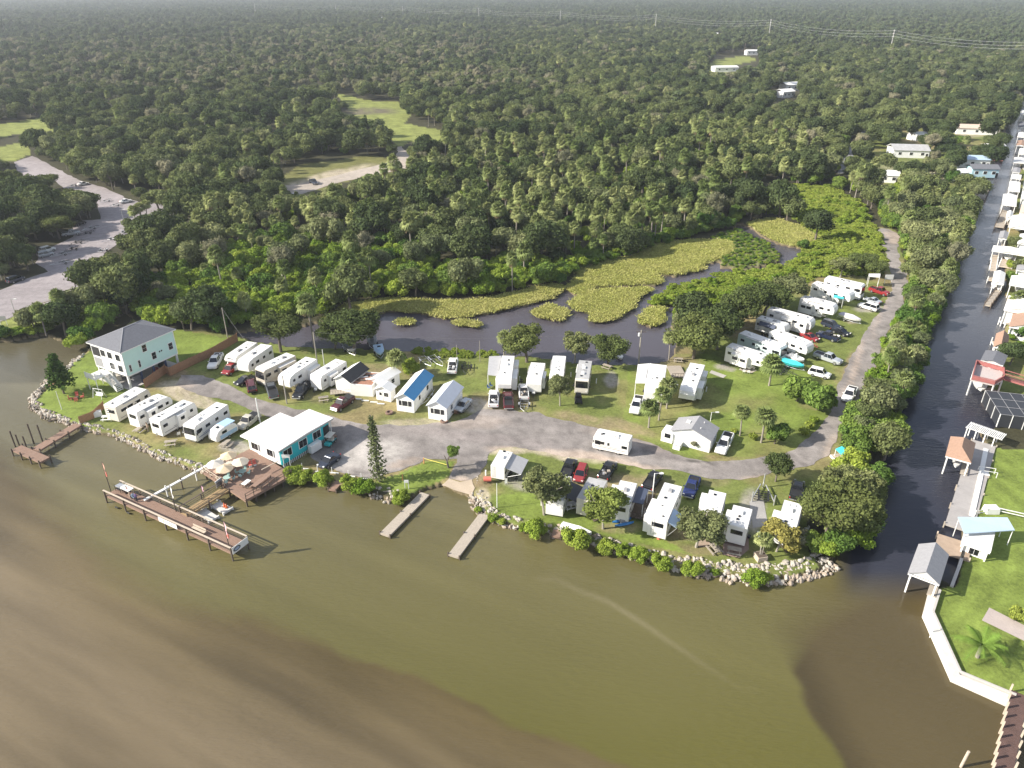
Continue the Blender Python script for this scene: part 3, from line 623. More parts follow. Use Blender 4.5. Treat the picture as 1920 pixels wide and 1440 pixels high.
def gn_scatter(name, pts, kinds, protos, label, cat):
    """pts: x,y,z,rot,scale,scalez ; kinds: index into the sorted protos"""
    col_ = bpy.data.collections.new(name+'_kinds')
    for i, (k, me) in enumerate(protos): col_.objects.link(bpy.data.objects.new('kind_%02d_%s' % (i, k), me))
    me = bpy.data.meshes.new(name); me.vertices.add(len(pts)); me.vertices.foreach_set('co', pts[:, :3].astype(np.float32).ravel())
    for an, ty, d in (('rot', 'FLOAT', pts[:, 3]), ('scl', 'FLOAT', pts[:, 4]), ('sclz', 'FLOAT', pts[:, 5])):
        a = me.attributes.new(an, ty, 'POINT'); a.data.foreach_set('value', d.astype(np.float32))
    a = me.attributes.new('which', 'INT', 'POINT'); a.data.foreach_set('value', np.asarray(kinds).astype(np.int32))
    o = bpy.data.objects.new(name, me); C.objects.link(o)
    g = bpy.data.node_groups.new(name+'_scatter', 'GeometryNodeTree')
    g.interface.new_socket('Geometry', in_out='INPUT', socket_type='NodeSocketGeometry'); g.interface.new_socket('Geometry', in_out='OUTPUT', socket_type='NodeSocketGeometry')
    n = g.nodes; l = g.links.new
    gi = n.new('NodeGroupInput'); go = n.new('NodeGroupOutput'); ip = n.new('GeometryNodeInstanceOnPoints'); ci = n.new('GeometryNodeCollectionInfo')
    ci.inputs['Collection'].default_value = col_; ci.inputs['Separate Children'].default_value = True; ci.inputs['Reset Children'].default_value = True
    mp_ = n.new('GeometryNodeMeshToPoints'); mp_.inputs['Radius'].default_value = .01
    def at(nm, ty):
        q = n.new('GeometryNodeInputNamedAttribute'); q.data_type = ty; q.inputs['Name'].default_value = nm; return q.outputs['Attribute']
    cr_ = n.new('ShaderNodeCombineXYZ'); cs = n.new('ShaderNodeCombineXYZ'); er = n.new('FunctionNodeEulerToRotation')
    l(at('rot', 'FLOAT'), cr_.inputs['Z']); l(cr_.outputs[0], er.inputs[0])
    s1 = at('scl', 'FLOAT'); l(s1, cs.inputs['X']); l(s1, cs.inputs['Y']); l(at('sclz', 'FLOAT'), cs.inputs['Z'])
    l(gi.outputs[0], mp_.inputs['Mesh']); l(mp_.outputs[0], ip.inputs['Points']); l(ci.outputs[0], ip.inputs['Instance'])
    ip.inputs['Pick Instance'].default_value = True; l(at('which', 'INT'), ip.inputs['Instance Index'])
    l(er.outputs[0], ip.inputs['Rotation']); l(cs.outputs[0], ip.inputs['Scale']); l(ip.outputs[0], go.inputs[0])
    md = o.modifiers.new('scatter', 'NODES'); md.node_group = g
    return props(o, label, cat, kind='stuff')
MZ = [(250, 612), (262, 560), (330, 505), (420, 470), (560, 440), (700, 470), (860, 500), (1000, 500), (1085, 500), (1055, 530), (980, 543), (900, 558), (740, 553), (650, 564), (600, 594), (480, 606), (440, 615), (400, 612), (330, 612)]
PZ = [(430, 470), (480, 400), (620, 375), (760, 325), (900, 290), (1300, 240), (1500, 270), (1620, 360), (1560, 365), (1400, 365), (1365, 380), (1340, 440), (1240, 455), (1190, 475), (1090, 492), (860, 490), (700, 460), (560, 435)]
DZ = [(140, 610), (150, 548), (190, 490), (240, 440), (400, 390), (520, 375), (560, 400), (480, 430), (330, 500), (262, 560), (246, 600)]
RS = [(1708, 450), (1660, 425), (1650, 380), (1700, 350), (1800, 400), (1822, 400), (1808, 440), (1795, 480), (1783, 520), (1770, 555), (1747, 595), (1722, 645), (1714, 690), (1694, 745), (1676, 790), (1652, 850), (1636, 900), (1612, 950), (1595, 925), (1588, 900), (1590, 850), (1600, 800), (1625, 750), (1650, 700), (1672, 645), (1700, 590), (1712, 545), (1708, 500), (1694, 470)]
SH_L = [(105, 690), (130, 668), (165, 640), (215, 606), (262, 596), (275, 604), (230, 612), (178, 640), (150, 672), (125, 700)]
LBUSH = [(-300, 640), (-300, 620), (0, 622), (60, 616), (120, 606), (170, 580), (200, 560), (235, 560), (240, 580), (200, 596), (150, 615), (110, 628), (40, 628), (0, 635)]
RBANK = [(1935, 150), (1942, 200), (1930, 250), (1918, 300), (1908, 345), (1896, 400), (1888, 440), (1884, 540), (1888, 600), (1878, 650), (1862, 700), (1847, 741), (1850, 838), (1808, 1035), (1739, 1148), (1792, 1268), (1899, 1314), (3400, 2000), (3400, 140)]
g = np.random.default_rng(5)
def jgrid(sp, dmin, dmax):
    xs_ = np.arange(-dmax*.82, dmax*.82, sp); ys_ = np.arange(dmin*.72, dmax, sp)
    x, y = np.meshgrid(xs_, ys_); x = x.ravel()+g.uniform(-.5, .5, x.size)*sp; y = y.ravel()+g.uniform(-.5, .5, y.size)*sp
    d = np.hypot(x, y); m = (d >= dmin) & (d < dmax); x, y = x[m], y[m]; px, py = Q(x, y)
    m = (px > -420) & (px < 2340); return x[m], y[m], px[m], py[m]
SOLID = [[(1050, 545), (1080, 515), (1180, 485), (1300, 447), (1375, 422), (1475, 450), (1510, 480), (1400, 512), (1230, 562), (1050, 600)], LAKE, LAGOON, PARK, LOT, LAWN_L, MEADOW, CLEAR, FIELD1, FIELD2, FIELD3, LAWN_R, RBANK]+MARSH+DARKMARSH
OPEN = [LOT, MEADOW, CLEAR, FIELD1, FIELD2, FIELD3, [(1650, 452), (1645, 425), (1700, 425), (1700, 545), (1690, 600), (1640, 690), (1600, 700), (1660, 570)]]
OPEN2 = [(1352, 132), (1425, 128), (1425, 92), (1330, 98)], [(1450, 190), (1500, 190), (1505, 162), (1450, 160)], [(1668, 306), (1668, 276), (1690, 258), (1735, 262), (1728, 302)], [(1638, 350), (1640, 322), (1690, 325), (1690, 352)], [(1790, 330), (1792, 296), (1860, 300), (1862, 335)], [(1785, 256), (1785, 236), (1850, 240), (1850, 262)], [(1560, 330), (1575, 300), (1600, 275), (1606, 285), (1590, 320), (1588, 335)]
def which_open(x, y, h, polys):
    out = np.zeros(len(x), bool)
    for f in (.35, .75):
        px, py = Q(x, y, LZ+h*f)
        for p in polys: out |= inpoly(px, py, p)
    return out
TREES = []   # x, y, kind, scale, zscale, dist
def scatter(sp, dmin, dmax, chooser):
    x, y, px, py = jgrid(sp, dmin, dmax)
    bad = np.zeros(len(x), bool)
    for p in SOLID: bad |= inpoly(px, py, p)
    cover = inpoly(px, py, COVER); bad |= cover
    x, y, px, py = x[~bad], y[~bad], px[~bad], py[~bad]
    chooser(x, y, px, py, sp)
def pick(pairs): 
    ks = [k for k, _ in pairs]; w_ = np.array([q for _, q in pairs], float); return ks, w_/w_.sum()
MIX = {
 'mz': pick([('mangrove', 74), ('deep', 16), ('palm', 5), ('olive', 2), ('bare', 2)]),
 'pz': pick([('palm', 46), ('deep', 16), ('mangrove', 18), ('oak', 10), ('olive', 8), ('darkoak', 4), ('bare', 3)]),
 'dz': pick([('darkoak', 45), ('oak', 35), ('olive', 8), ('palm', 12)]),
 'rs': pick([('mangrove', 38), ('deep', 26), ('olive', 9), ('palm', 9), ('bare', 2), ('oak', 9)]),
 'near': pick([('oak', 42), ('darkoak', 16), ('palm', 17), ('olive', 18), ('bare', 3), ('deep', 5)]),
 'mid': pick([('oak', 50), ('darkoak', 22), ('palm', 8), ('olive', 14), ('bare', 5), ('pine', 2)]),
 'brown': pick([('bare', 34), ('oak', 26), ('olive', 24), ('darkoak', 6), ('pine', 10)]),
 'far': pick([('pine', 62), ('oak', 22), ('olive', 12), ('darkoak', 4)])}
NV = {'oak': 5, 'darkoak': 3, 'olive': 2, 'mangrove': 4, 'deep': 2, 'bare': 2, 'pine': 2, 'palm': 4}
HT = {'oak': 8.4, 'darkoak': 9.2, 'olive': 7.6, 'mangrove': 3.6, 'deep': 4.6, 'bare': 8.2, 'pine': 12.5, 'palm': 7}
SP = {'mz': 2.9, 'pz': 4.1, 'dz': 6.2, 'rs': 2.9, 'near': 6.0}
def choose(x, y, px, py, sp):
    z = np.full(len(x), 'near', dtype='<U5')
    d = np.hypot(x, y)
    z[inpoly(px, py, PZ)] = 'pz'; z[inpoly(px, py, MZ)] = 'mz'; z[inpoly(px, py, DZ)] = 'dz'
    z[inpoly(px, py, RS)] = 'rs'; z[inpoly(px, py, SH_L)] = 'rs'; z[inpoly(px, py, LBUSH)] = 'rs'
    if sp > 5: 
        z[:] = 'mid'; nn = fbm(x*.003, y*.003, 3)
        z[(px < 1000+300*(nn-.5)) & (py < 175+60*(nn-.5)) & (py > 72)] = 'brown'
        z[py < 62+40*(nn-.5)] = 'far'; z[(px < 430) & (py < 84)] = 'far'; z[(px > 1350) & (py < 95+40*(nn-.5))] = 'far'
        keep = np.ones(len(x), bool)
    else:
        pr = np.array([min(1, (sp/SP[q])**2) for q in z]); keep = g.random(len(x)) < pr
        lots = inpoly(px, py, HOUSELOTS); keep &= ~(lots & (g.random(len(x)) < .5))
        keep &= ~inpoly(px, py, [(1655, 300), (1680, 262), (1735, 262), (1725, 305), (1690, 312)])
        keep &= ~inpoly(px, py, [(1575, 330), (1582, 285), (1625, 236), (1660, 206), (1676, 210), (1640, 245), (1604, 290), (1592, 330)])
    x, y, z, d, px, py = x[keep], y[keep], z[keep], d[keep], px[keep], py[keep]
    kk = np.empty(len(x), dtype='<U9')
    for q in np.unique(z):
        m = z == q; kk[m] = g.choice(MIX[q][0], m.sum(), p=MIX[q][1])
    h = np.array([HT[k_] for k_ in kk]); s = .6+.75*g.random(len(x))**1.3; s = np.where(z == 'rs', s*.85, s); sz = s*g.uniform(.85, 1.15, len(x)); sz = np.where(kk == 'palm', sz*1.15, sz); s = np.where(kk == 'palm', s*.82, s)
    op = which_open(x, y, h*sz, OPEN) | which_open(x, y, h*sz, list(OPEN2))
    # creek / lagoon stay visible
    op |= which_open(x, y, h*sz*.5, [[(1379, 420), (1400, 418), (1505, 463), (1497, 485), (1400, 508), (1350, 512), (1350, 490), (1300, 455), (1370, 448)]])
    rsm = z == 'rs'; op |= rsm & (which_open(x, y, h*sz, [ROAD]) | which_open(x-2.2, y, h*sz, [ROAD]))
    sm = kk.copy()
    for i in np.where(op)[0]:
        if g.random() < .0: pass
    m = ~op
    sc = 1.0 if sp < 9 else 1.22
    for a in zip(x[m], y[m], kk[m], s[m]*sc, sz[m]*(1 if sc == 1 else 1.1), d[m], z[m]): TREES.append(a)
scatter(2.9, 120, 470, choose)
scatter(7.0, 470, 1150, choose)
scatter(11.0, 1150, 2300, choose)
scatter(15.0, 2300, 4600, choose)
x, y, px, py = jgrid(2.5, 120, 420)
RSX = [(1640, 380), (1700, 350), (1800, 395), (1826, 398), (1812, 440), (1800, 480), (1788, 520), (1774, 555), (1752, 592), (1728, 640), (1720, 690), (1700, 745), (1682, 790), (1658, 850), (1642, 900), (1620, 955), (1598, 940), (1592, 890), (1594, 850), (1582, 822), (1600, 795), (1618, 760), (1632, 728), (1650, 695), (1662, 655), (1680, 622), (1698, 582), (1708, 545), (1708, 505), (1696, 465), (1698, 442), (1660, 420)]
m = inpoly(px, py, RSX) & ~inpoly(px, py, LAKE)
for a_ in zip(x[m], y[m]):
    k_ = g.choice(['mangrove', 'mangrove', 'mangrove', 'mangrove', 'deep', 'deep', 'deep', 'olive', 'palm']); s_ = g.uniform(.6, 1.1)*(.75 if k_ in ('olive', 'palm') else 1)
    q1, q2 = Q(a_[0], a_[1], LZ+HT[k_]*s_*.6)
    if inpoly(q1, q2, ROAD): s_ *= .5; q1, q2 = Q(a_[0], a_[1], LZ+HT[k_]*s_*.6)
    if not inpoly(q1-6, q2, ROAD) and not inpoly(q1-16, q2, [(1560, 775), (1575, 705), (1622, 700), (1608, 770)]) and not inpoly(q1, q2, [(1560, 880), (1560, 835), (1600, 835), (1600, 880)]): TREES.append((a_[0], a_[1], k_, s_, s_*g.uniform(.9, 1.2), math.hypot(*a_), 'rs'))
order = {}
TREES.sort(key=lambda t: t[5])
NAMEOF = {'oak': ('oak_tree', 'rounded green oak in the dense woods beyond the lagoon and parking lot', 'tree', 'oaks of the surrounding woods'),
 'darkoak': ('oak_tree', 'rounded green oak in the dense woods beyond the lagoon and parking lot', 'tree', 'oaks of the surrounding woods'),
 'olive': ('leafy_tree', 'pale olive leafy tree standing among the darker oaks', 'tree', 'pale olive trees in the woods'),
 'palm': ('palm_tree', 'cabbage palm with a round fan-leaf head rising from the thicket', 'palm tree', 'cabbage palms in the woods'),
 'mangrove': ('mangrove_shrub', 'bright green mangrove shrub in the thicket along the water', 'shrub', 'mangrove shrubs of the thicket'),
 'deep': ('mangrove_shrub', 'bright green mangrove shrub in the thicket along the water', 'shrub', 'mangrove shrubs of the thicket'),
 'bare': ('bare_tree', 'grey thin-leaved tree with bare twigs among green oaks', 'tree', 'grey bare trees in the woods'),
 'pine': ('pine_tree', 'tall thin pine in the far woods towards the horizon', 'tree', 'pines of the far woods')}
count = {}; rest = []
for i, (x, y, k_, s, sz, d, zone) in enumerate(TREES):
    px, py = Q(x, y); v = k_+str((i*7+int(abs(x)*13)) % NV[k_]); inview = -30 < px < 1950
    key = NAMEOF[k_][0]; rz = (i*2.4) % 6.28
    if inview and count.get(key, 0) < 300:
        count[key] = count.get(key, 0)+1; nm, lb, ct, gp = NAMEOF[k_]
        if key in ('pine_tree',) or (d > 420 and k_ != 'palm'):
            o = bpy.data.objects.new(nm, PROTO[v][0]); C.objects.link(o); o.location = (x, y, LZ); o.rotation_euler.z = rz; o.scale = (s, s, sz); props(o, lb, ct, gp)
        else: plant(v, x, y, LZ, s, rz, lb, ct, nm, gp, sz)
    else: rest.append((x, y, LZ, rz, s, sz, v, d))
names = sorted(PROTO); pidx = {n_: i for i, n_ in enumerate(names)}
protos = [(n_, joined('kind_'+n_, PROTO[n_][0], PROTO[n_][1] if n_.startswith(('palm', 'pine')) else None, PALMH.get(n_, (0, 0, 0)))) for n_ in names]
# crown offset of palms must not move the trunk
A_ = np.array([r[:6] for r in rest]); K_ = np.array([pidx[r[6]] for r in rest]); D_ = np.array([r[7] for r in rest])
for nm, m, lb in (('forest', D_ < 1150, 'dense green woods of oak and palm around the campground'), ('distant_forest', D_ >= 1150, 'hazy distant woods running on to the horizon')):
    gn_scatter(nm, A_[m], K_[m], protos, lb, 'forest')
print('TREES', len(TREES), count, len(rest))
# low bright vines east of the lagoon
def fill(poly, sp, holes=()):
    pts = np.array([P(a, b).xy[:] for a, b in poly]); x0, y0 = pts.min(0); x1, y1 = pts.max(0)
    x, y = np.meshgrid(np.arange(x0, x1, sp), np.arange(y0, y1, sp)); x = x.ravel()+g.uniform(-.5, .5, x.size)*sp; y = y.ravel()+g.uniform(-.5, .5, y.size)*sp
    px, py = Q(x, y); m = inpoly(px, py, poly)
    for h_ in holes: m &= ~inpoly(px, py, h_)
    return x[m], y[m]
x, y = fill(COVER, 1.55, [LAGOON]+DARKMARSH+MARSH[:3]); n_ = len(x)
k_ = np.where(g.random(n_) < .9, np.array([pidx['vine0']+i for i in g.integers(0, 3, n_)]), pidx['mangrove1'])
rot = g.random(n_)*6.28; s = g.uniform(.4, .8, n_)*(.6+.9*fbm(x*.09, y*.09)); gn_scatter('low_vines', np.c_[x, y, np.full(n_, LZ-.2), rot, s, s*g.uniform(.5, 1.0, n_)], k_, protos, 'bright yellow-green vines and low shrubs beside the winding creek', 'ground cover')
x, y = fill([(762, 657), (800, 655), (945, 662), (945, 672), (780, 668)], 1.1); n_ = len(x); s = g.uniform(.3, .5, n_)
gn_scatter('bank_vines', np.c_[x, y, np.full(n_, LZ-.2), g.random(n_)*6, s, s*1.1], pidx['vine0']+g.integers(0, 3, n_), protos, 'green creeping vines along the lagoon bank behind the trailers', 'ground cover')
tf = [('a', tuft('tuft_a', 1)), ('b', tuft('tuft_b', 2)), ('c', tuft('tuft_c', 3))]
x, y = fill([(1040, 537), (1075, 505), (1190, 480), (1245, 458), (1380, 424), (1388, 402), (1300, 425), (1200, 455), (1090, 485), (1030, 512)], 2.4)
for i, (a_, b_) in enumerate(zip(x, y)):
    s_ = g.uniform(.45, .9); plant(['deep0', 'mangrove1', 'deep1', 'mangrove3'][i % 4], a_, b_, LZ, s_, i*1.3, 'low green shrub on the wood edge behind the yellow marsh', 'shrub', 'edge_shrub', 'shrubs along the marsh edge', s_*g.uniform(.7, 1.1))
px_, kk_ = [], []
for p in MARSH+ISLES[3:]:
    x, y = fill(p, .8, DARKMARSH[:1]); n_ = len(x); px_.append(np.c_[x, y, np.full(n_, LZ), g.random(n_)*6, g.uniform(.9, 1.4, n_), g.uniform(.25, .55, n_)]); kk_.append(g.integers(0, 3, n_))
gn_scatter('marsh_grass', np.concatenate(px_), np.concatenate(kk_), tf, 'yellow marsh grass on the islands and banks of the lagoon', 'marsh grass')
x, y = fill(DARKMARSH[0], 1.15); n_ = len(x); s = g.uniform(.14, .26, n_)
gn_scatter('marsh_scrub', np.c_[x, y, np.full(n_, LZ-.1), g.random(n_)*6, s, s*.8], np.array([pidx[['olive0', 'olive1', 'vine0', 'bare0', 'oak1'][i]] if False else pidx[['deep0', 'mangrove0', 'vine0', 'mangrove2'][i % 4]] for i in g.integers(0, 5, n_)]), protos, 'low dull green scrub on the point inside the creek bend', 'scrub')

# ------------------------------------------------------------------ rock banks
rock1 = mat('pale_limestone', (.45, .41, .355), .9, .3, 2.5, bump=.3); rock2 = mat('tan_limestone', (.34, .28, .22), .9, .35, 2.5); 
def riprap(name, line, width, dens, label, size=(.13, .34), m=(rock1, rock2)):
    v0, f0 = ico(1); V, F, M, k = [], [], [], 0; rr = np.random.default_rng(len(line)*7+int(line[0][0]))
    pts = [P(x, y, .3).xy for x, y in line]
    for a, b in zip(pts, pts[1:]):
        L_ = (b-a).length; t = (b-a).normalized(); nrm = Vector((t.y, -t.x))
        for i in range(int(L_*width*dens*5)):
            u = rr.random()*L_; q = rr.random()-.5; c = a+t*u+nrm*q*width*(1+.3*math.sin(u))
            s = size[0]*.7+(size[1]*1.25-size[0]*.7)*rr.random()**2.2; v = v0*s*rr.uniform(.65, 1.15, 3)*(1+.7*(rr.random((len(v0), 1))-.5))
            an = rr.random()*6.28; ca, sa = math.cos(an), math.sin(an); v = v @ np.array([[ca, -sa, 0], [sa, ca, 0], [0, 0, 1]])
            z = .62-.6*(q+.5)+s*.15 if True else .3
            V.append(v+np.array((c.x, c.y, z))); F.append(f0+k); M.append(np.full(len(f0), 0 if rr.random() < .85-.6*(q > .28) else 1)); k += len(v0)
    me = mesh_np(name, np.concatenate(V), np.concatenate(F), list(m), midx=np.concatenate(M)); return mkobj(name, me, label=label, cat='rocks', kind='stuff')
riprap('rock_bank', [(150, 668), (120, 697), (98, 710), (68, 737), (61, 757), (88, 779), (133, 793), (166, 803)], 1.7, 2.4, 'pale rocks edging the lawn below the mint stilt house')
riprap('rock_bank', [(166, 803), (222, 816), (255, 832), (290, 850), (345, 871), (392, 884)], 1.35, 2.6, 'pale rocks edging the grass below the four leftmost trailers')
riprap('rock_bank', [(695, 922), (715, 925), (740, 934)], 2.2, 2.2, 'grey rocks at the foot of the tall pine by the boat ramp')
riprap('rock_bank', [(886, 925), (898, 938), (905, 953), (915, 964)], 2.4, 2.2, 'tan rocks between the boat ramp and the right floating dock')
riprap('rock_bank', [(915, 964), (946, 978), (978, 985), (1033, 993), (1060, 1000), (1099, 1010), (1132, 1022), (1175, 1032), (1219, 1043), (1263, 1057), (1285, 1062)], 1.8, 2.5, 'white boulders along the shore from the right dock to mid point')
riprap('rock_bank', [(1285, 1062), (1353, 1071), (1386, 1077), (1419, 1080), (1452, 1077), (1495, 1072), (1528, 1064), (1556, 1052)], 2.9, 2.5, 'wide band of white boulders at the point near the canal mouth', size=(.15, .38))
riprap('rock_bank', [(917, 850), (905, 875), (893, 900), (888, 920)], .6, 1.5, 'single row of small tan rocks beside the boat ramp', size=(.12, .22))
# ------------------------------------------------------------------ materials of built things
W_RV = mat('white_fibreglass', (.80, .79, .76), .35, .05, .8); W_RF = mat('white_roof_membrane', (.78, .77, .74), .55, .10, .7); CRM = mat('cream_fibreglass', (.66, .62, .54), .4, .06, .8)
GLS = mat('dark_glass', (.012, .014, .018), .08, 0, spec=.8); BLK = mat('black_plastic', (.02, .02, .022), .6, 0); RUB = mat('tyre_rubber', (.025, .025, .025), .85, 0)
CHR = mat('bright_metal', (.6, .6, .6), .3, 0, metal=.8); ALU = mat('aluminium', (.55, .56, .57), .4, .1, 2, metal=.6); GRYP = mat('grey_plastic', (.32, .32, .33), .5, .05)
WPT = mat('white_paint', (.78, .78, .76), .6, .07, 1.2); STRIPE = mat('grey_decal', (.22, .21, .21), .4, 0); TANS = mat('tan_decal', (.42, .33, .23), .4, 0); BLUS = mat('blue_decal', (.07, .12, .3), .4, 0)
SLAM = mat('red_lamp', (.5, .02, .02), .3, 0); HLAM = mat('lamp_lens', (.75, .75, .72), .1, 0)
DECK = mat('brown_deck_boards', (.27, .175, .13), .8, .22, 1.2, stretch=(1, 6, 1)); DECKG = mat('weathered_boards', (.40, .35, .29), .85, .25, 1.5, stretch=(1, 6, 1)); POST = mat('dark_timber', (.11, .085, .065), .9, .3, 4)
PALEW = mat('pale_timber', (.52, .44, .35), .85, .2, 3); FENC = mat('fence_boards', (.36, .20, .115), .85, .25, 3); CONC = mat('plain_concrete', (.48, .46, .43), .85, .12, 2)
CLR = {'white': (.78, .78, .76), 'black': (.014, .015, .018), 'silver': (.50, .53, .56), 'grey': (.13, .14, .15), 'maroon': (.09, .022, .026), 'red': (.26, .028, .03), 'navy': (.014, .02, .045), 'blue': (.018, .03, .12), 'tan': (.5, .47, .4), 'darkblue': (.045, .055, .08), 'teal': (.04, .42, .42), 'ltblue': (.38, .55, .72)}
def paintm(c): return mat('car_paint_'+c, CLR[c], .22, 0, spec=.7, metal=.35 if c in ('silver', 'grey', 'darkblue') else 0)

def wheel(t, x, y, r=.36, wd=.24, name='wheel'):
    b = MB(); b.tube((0, -wd/2, 0), (0, wd/2, 0), r, RUB, 14); b.tube((0, -wd/2-.01, 0), (0, wd/2+.01, 0), r*.58, CHR, 10)
    key = ('wheel', r, wd)
    if key not in MC:
        o = b.build(name, t); MC[key] = o.data
    else:
        o = bpy.data.objects.new(name, MC[key]); C.objects.link(o); o.parent = t
    o.location = (x, y, r); return o
def place2(f, r, z): a = P(*r, z=LZ+z); b = P(*f, z=LZ+z); m = (a+b)/2; d = b-a; return m.x, m.y, math.atan2(d.y, d.x), d.length
def ring(x, w0, w1, zb, zs, zt):                  # car cross-section
    return [(x, -w0, zb), (x, -w1*1.0, zb+(zs-zb)*.45), (x, -w1*.97, zs), (x, -w1*.80, zt), (x, w1*.80, zt), (x, w1*.97, zs), (x, w1, zb+(zs-zb)*.45), (x, w0, zb)]
def car(kind, colr, f, r, label, group=None, L=None, bed=None):
    x, y, rz, l = place2(f, r, .9); std = {'pickup': 5.8, 'suv': 4.8, 'sedan': 4.8, 'hatch': 4.4}[kind]
    L = min(max(l, std*.88), std*1.12); name = {'pickup': 'pickup_truck', 'suv': 'suv', 'sedan': 'sedan_car', 'hatch': 'small_car'}[kind]
    t = thing(name, label, {'pickup': 'pickup truck', 'suv': 'car', 'sedan': 'car', 'hatch': 'car'}[kind], (x, y, LZ), rz, group); pm = paintm(colr)
    W = .98 if kind == 'pickup' else .92; h = L/2; k = L/5.8 if kind == 'pickup' else L/4.8
    b = MB()
    if kind == 'pickup':
        secs = [ring(-h, W*.9, W*.93, .55, .95, 1.0), ring(-h+.12, W, W, .45, 1.05, 1.12), ring(.55*k-.4*0, W, W, .38, 1.05, 1.12) if 0 else ring(-.55*k, W, W, .38, 1.05, 1.12), ring(.9*k, W, W, .38, 1.05, 1.14), ring(h-.7, W, W, .40, 1.0, 1.12), ring(h-.15, W*.95, W*.95, .45, .9, .98), ring(h, W*.8, W*.82, .5, .75, .8)]
        cab = [(-.65*k, .0), (-.45*k, .72), (.75*k, .72), (1.35*k, 0)]
    elif kind == 'suv':
        secs = [ring(-h, W*.85, W*.9, .5, .9, .98), ring(-h+.15, W, W, .4, 1.0, 1.08), ring(0, W, W, .35, 1.0, 1.08), ring(h-1.15, W, W, .36, .98, 1.06), ring(h-.25, W*.95, W*.95, .4, .85, .95), ring(h, W*.8, W*.8, .45, .7, .76)]
        cab = [(-h+.12, .0), (-h+.38, .66), (.55*k, .68), (1.25*k, 0)]
    else:
        secs = [ring(-h, W*.85, W*.88, .45, .8, .88), ring(-h+.2, W*.97, W*.97, .35, .88, .96), ring(-.8, W, W, .3, .88, .95), ring(.8, W, W, .3, .88, .94), ring(h-.9, W*.97, W*.97, .32, .8, .88), ring(h-.2, W*.92, W*.92, .35, .66, .74), ring(h, W*.75, W*.78, .4, .55, .6)]
        cab = [((-h+.95) if kind == 'sedan' else -h+.2, .0), ((-h+1.55) if kind == 'sedan' else -h+.6, .46), (.25*k, .48), (1.15*k, 0)]
    b.loft(secs, pm)
    body = b.build('body', t, smooth=False)
    zb = {'pickup': 1.11, 'suv': 1.05, 'sedan': .92, 'hatch': .92}[kind]; wb, wt = W*.86, W*.68
    (x0, _), (x1, h1), (x2, h2), (x3, _) = cab
    g1 = MB(); z1 = zb+h1; z2 = zb+h2
    vs = [(x0, -wb, zb), (x3, -wb, zb), (x3, wb, zb), (x0, wb, zb), (x1, -wt, z1), (x2, -wt, z2), (x2, wt, z2), (x1, wt, z1)]
    g1.add(vs, [(0, 1, 5, 4), (1, 2, 6, 5), (2, 3, 7, 6), (3, 0, 4, 7)], GLS); g1.build('window_glass', t)
    rf = MB(); rf.loft([[(x1-.02, -wt, z1-.02), (x1-.02, wt, z1-.02), (x1+.05, wt*.9, z1+.06), (x1+.05, -wt*.9, z1+.06)], [(x2+.02, -wt, z2-.02), (x2+.02, wt, z2-.02), (x2-.05, wt*.9, z2+.06), (x2-.05, -wt*.9, z2+.06)]], pm)
    for s in (-1, 1):
        for (xa, xb) in ((x0, x1), (x3, x2), ((x0+x3)/2-.1, (x1+x2)/2-.1)): rf.tube((xa, s*wb, zb), (xb, s*wt, z1-.01), .035, pm, 4)
    rf.build('roof', t)
    wr = .40 if kind == 'pickup' else .35
    for s in (-1, 1):
        wheel(t, h-.95*k, s*(W-.12), wr); wheel(t, -h+1.15*k, s*(W-.12), wr)
        one('headlight', lambda q: q.box((h-.12, s*W*.66, .78 if kind != 'pickup' else .88), (.2, .3, .16), HLAM), t)
        one('tail_light', lambda q: q.box((-h+.02, s*W*.8, .85), (.08, .14, .25), SLAM), t)
        one('side_mirror', lambda q: q.box((x3-.35, s*(W+.08), zb+.08), (.12, .2, .16), pm), t)
    one('front_bumper', lambda q: q.box((h+.02, 0, .52), (.14, W*1.6, .2), BLK if kind != 'pickup' else CHR), t, bevel=.03)
    one('rear_bumper', lambda q: q.box((-h-.03, 0, .55), (.14, W*1.7, .18), BLK if kind != 'pickup' else CHR), t, bevel=.03)
    if kind == 'pickup':
        bl = MB(); xb0, xb1 = -h+.1, x0-.05; bl.box(((xb0+xb1)/2, 0, 1.135), (xb1-xb0-.1, W*1.5, .03), BLK)
        for s in (-1, 1): bl.box(((xb0+xb1)/2, s*W*.82, 1.17), (xb1-xb0, .1, .12), pm)
        bl.box((xb0, 0, 1.17), (.08, W*1.6, .12), pm); bl.build('cargo_bed', t)
        if bed == 'cover': one('bed_cover', lambda q: q.box(((xb0+xb1)/2, 0, 1.22), (xb1-xb0, W*1.62, .05), BLK), t)
        if bed == 'load':
            q = MB(); rr = random.Random(int(x*10))
            for _ in range(7): q.box((rr.uniform(xb0+.3, xb1-.3), rr.uniform(-.5, .5), 1.22+rr.uniform(0, .15)), (rr.uniform(.2, .6), rr.uniform(.2, .5), rr.uniform(.1, .3)), rr.choice([WPT, GRYP, ALU, BLK, DECKG]), rz=rr.random())
            q.build('bed_load', t)
    return t

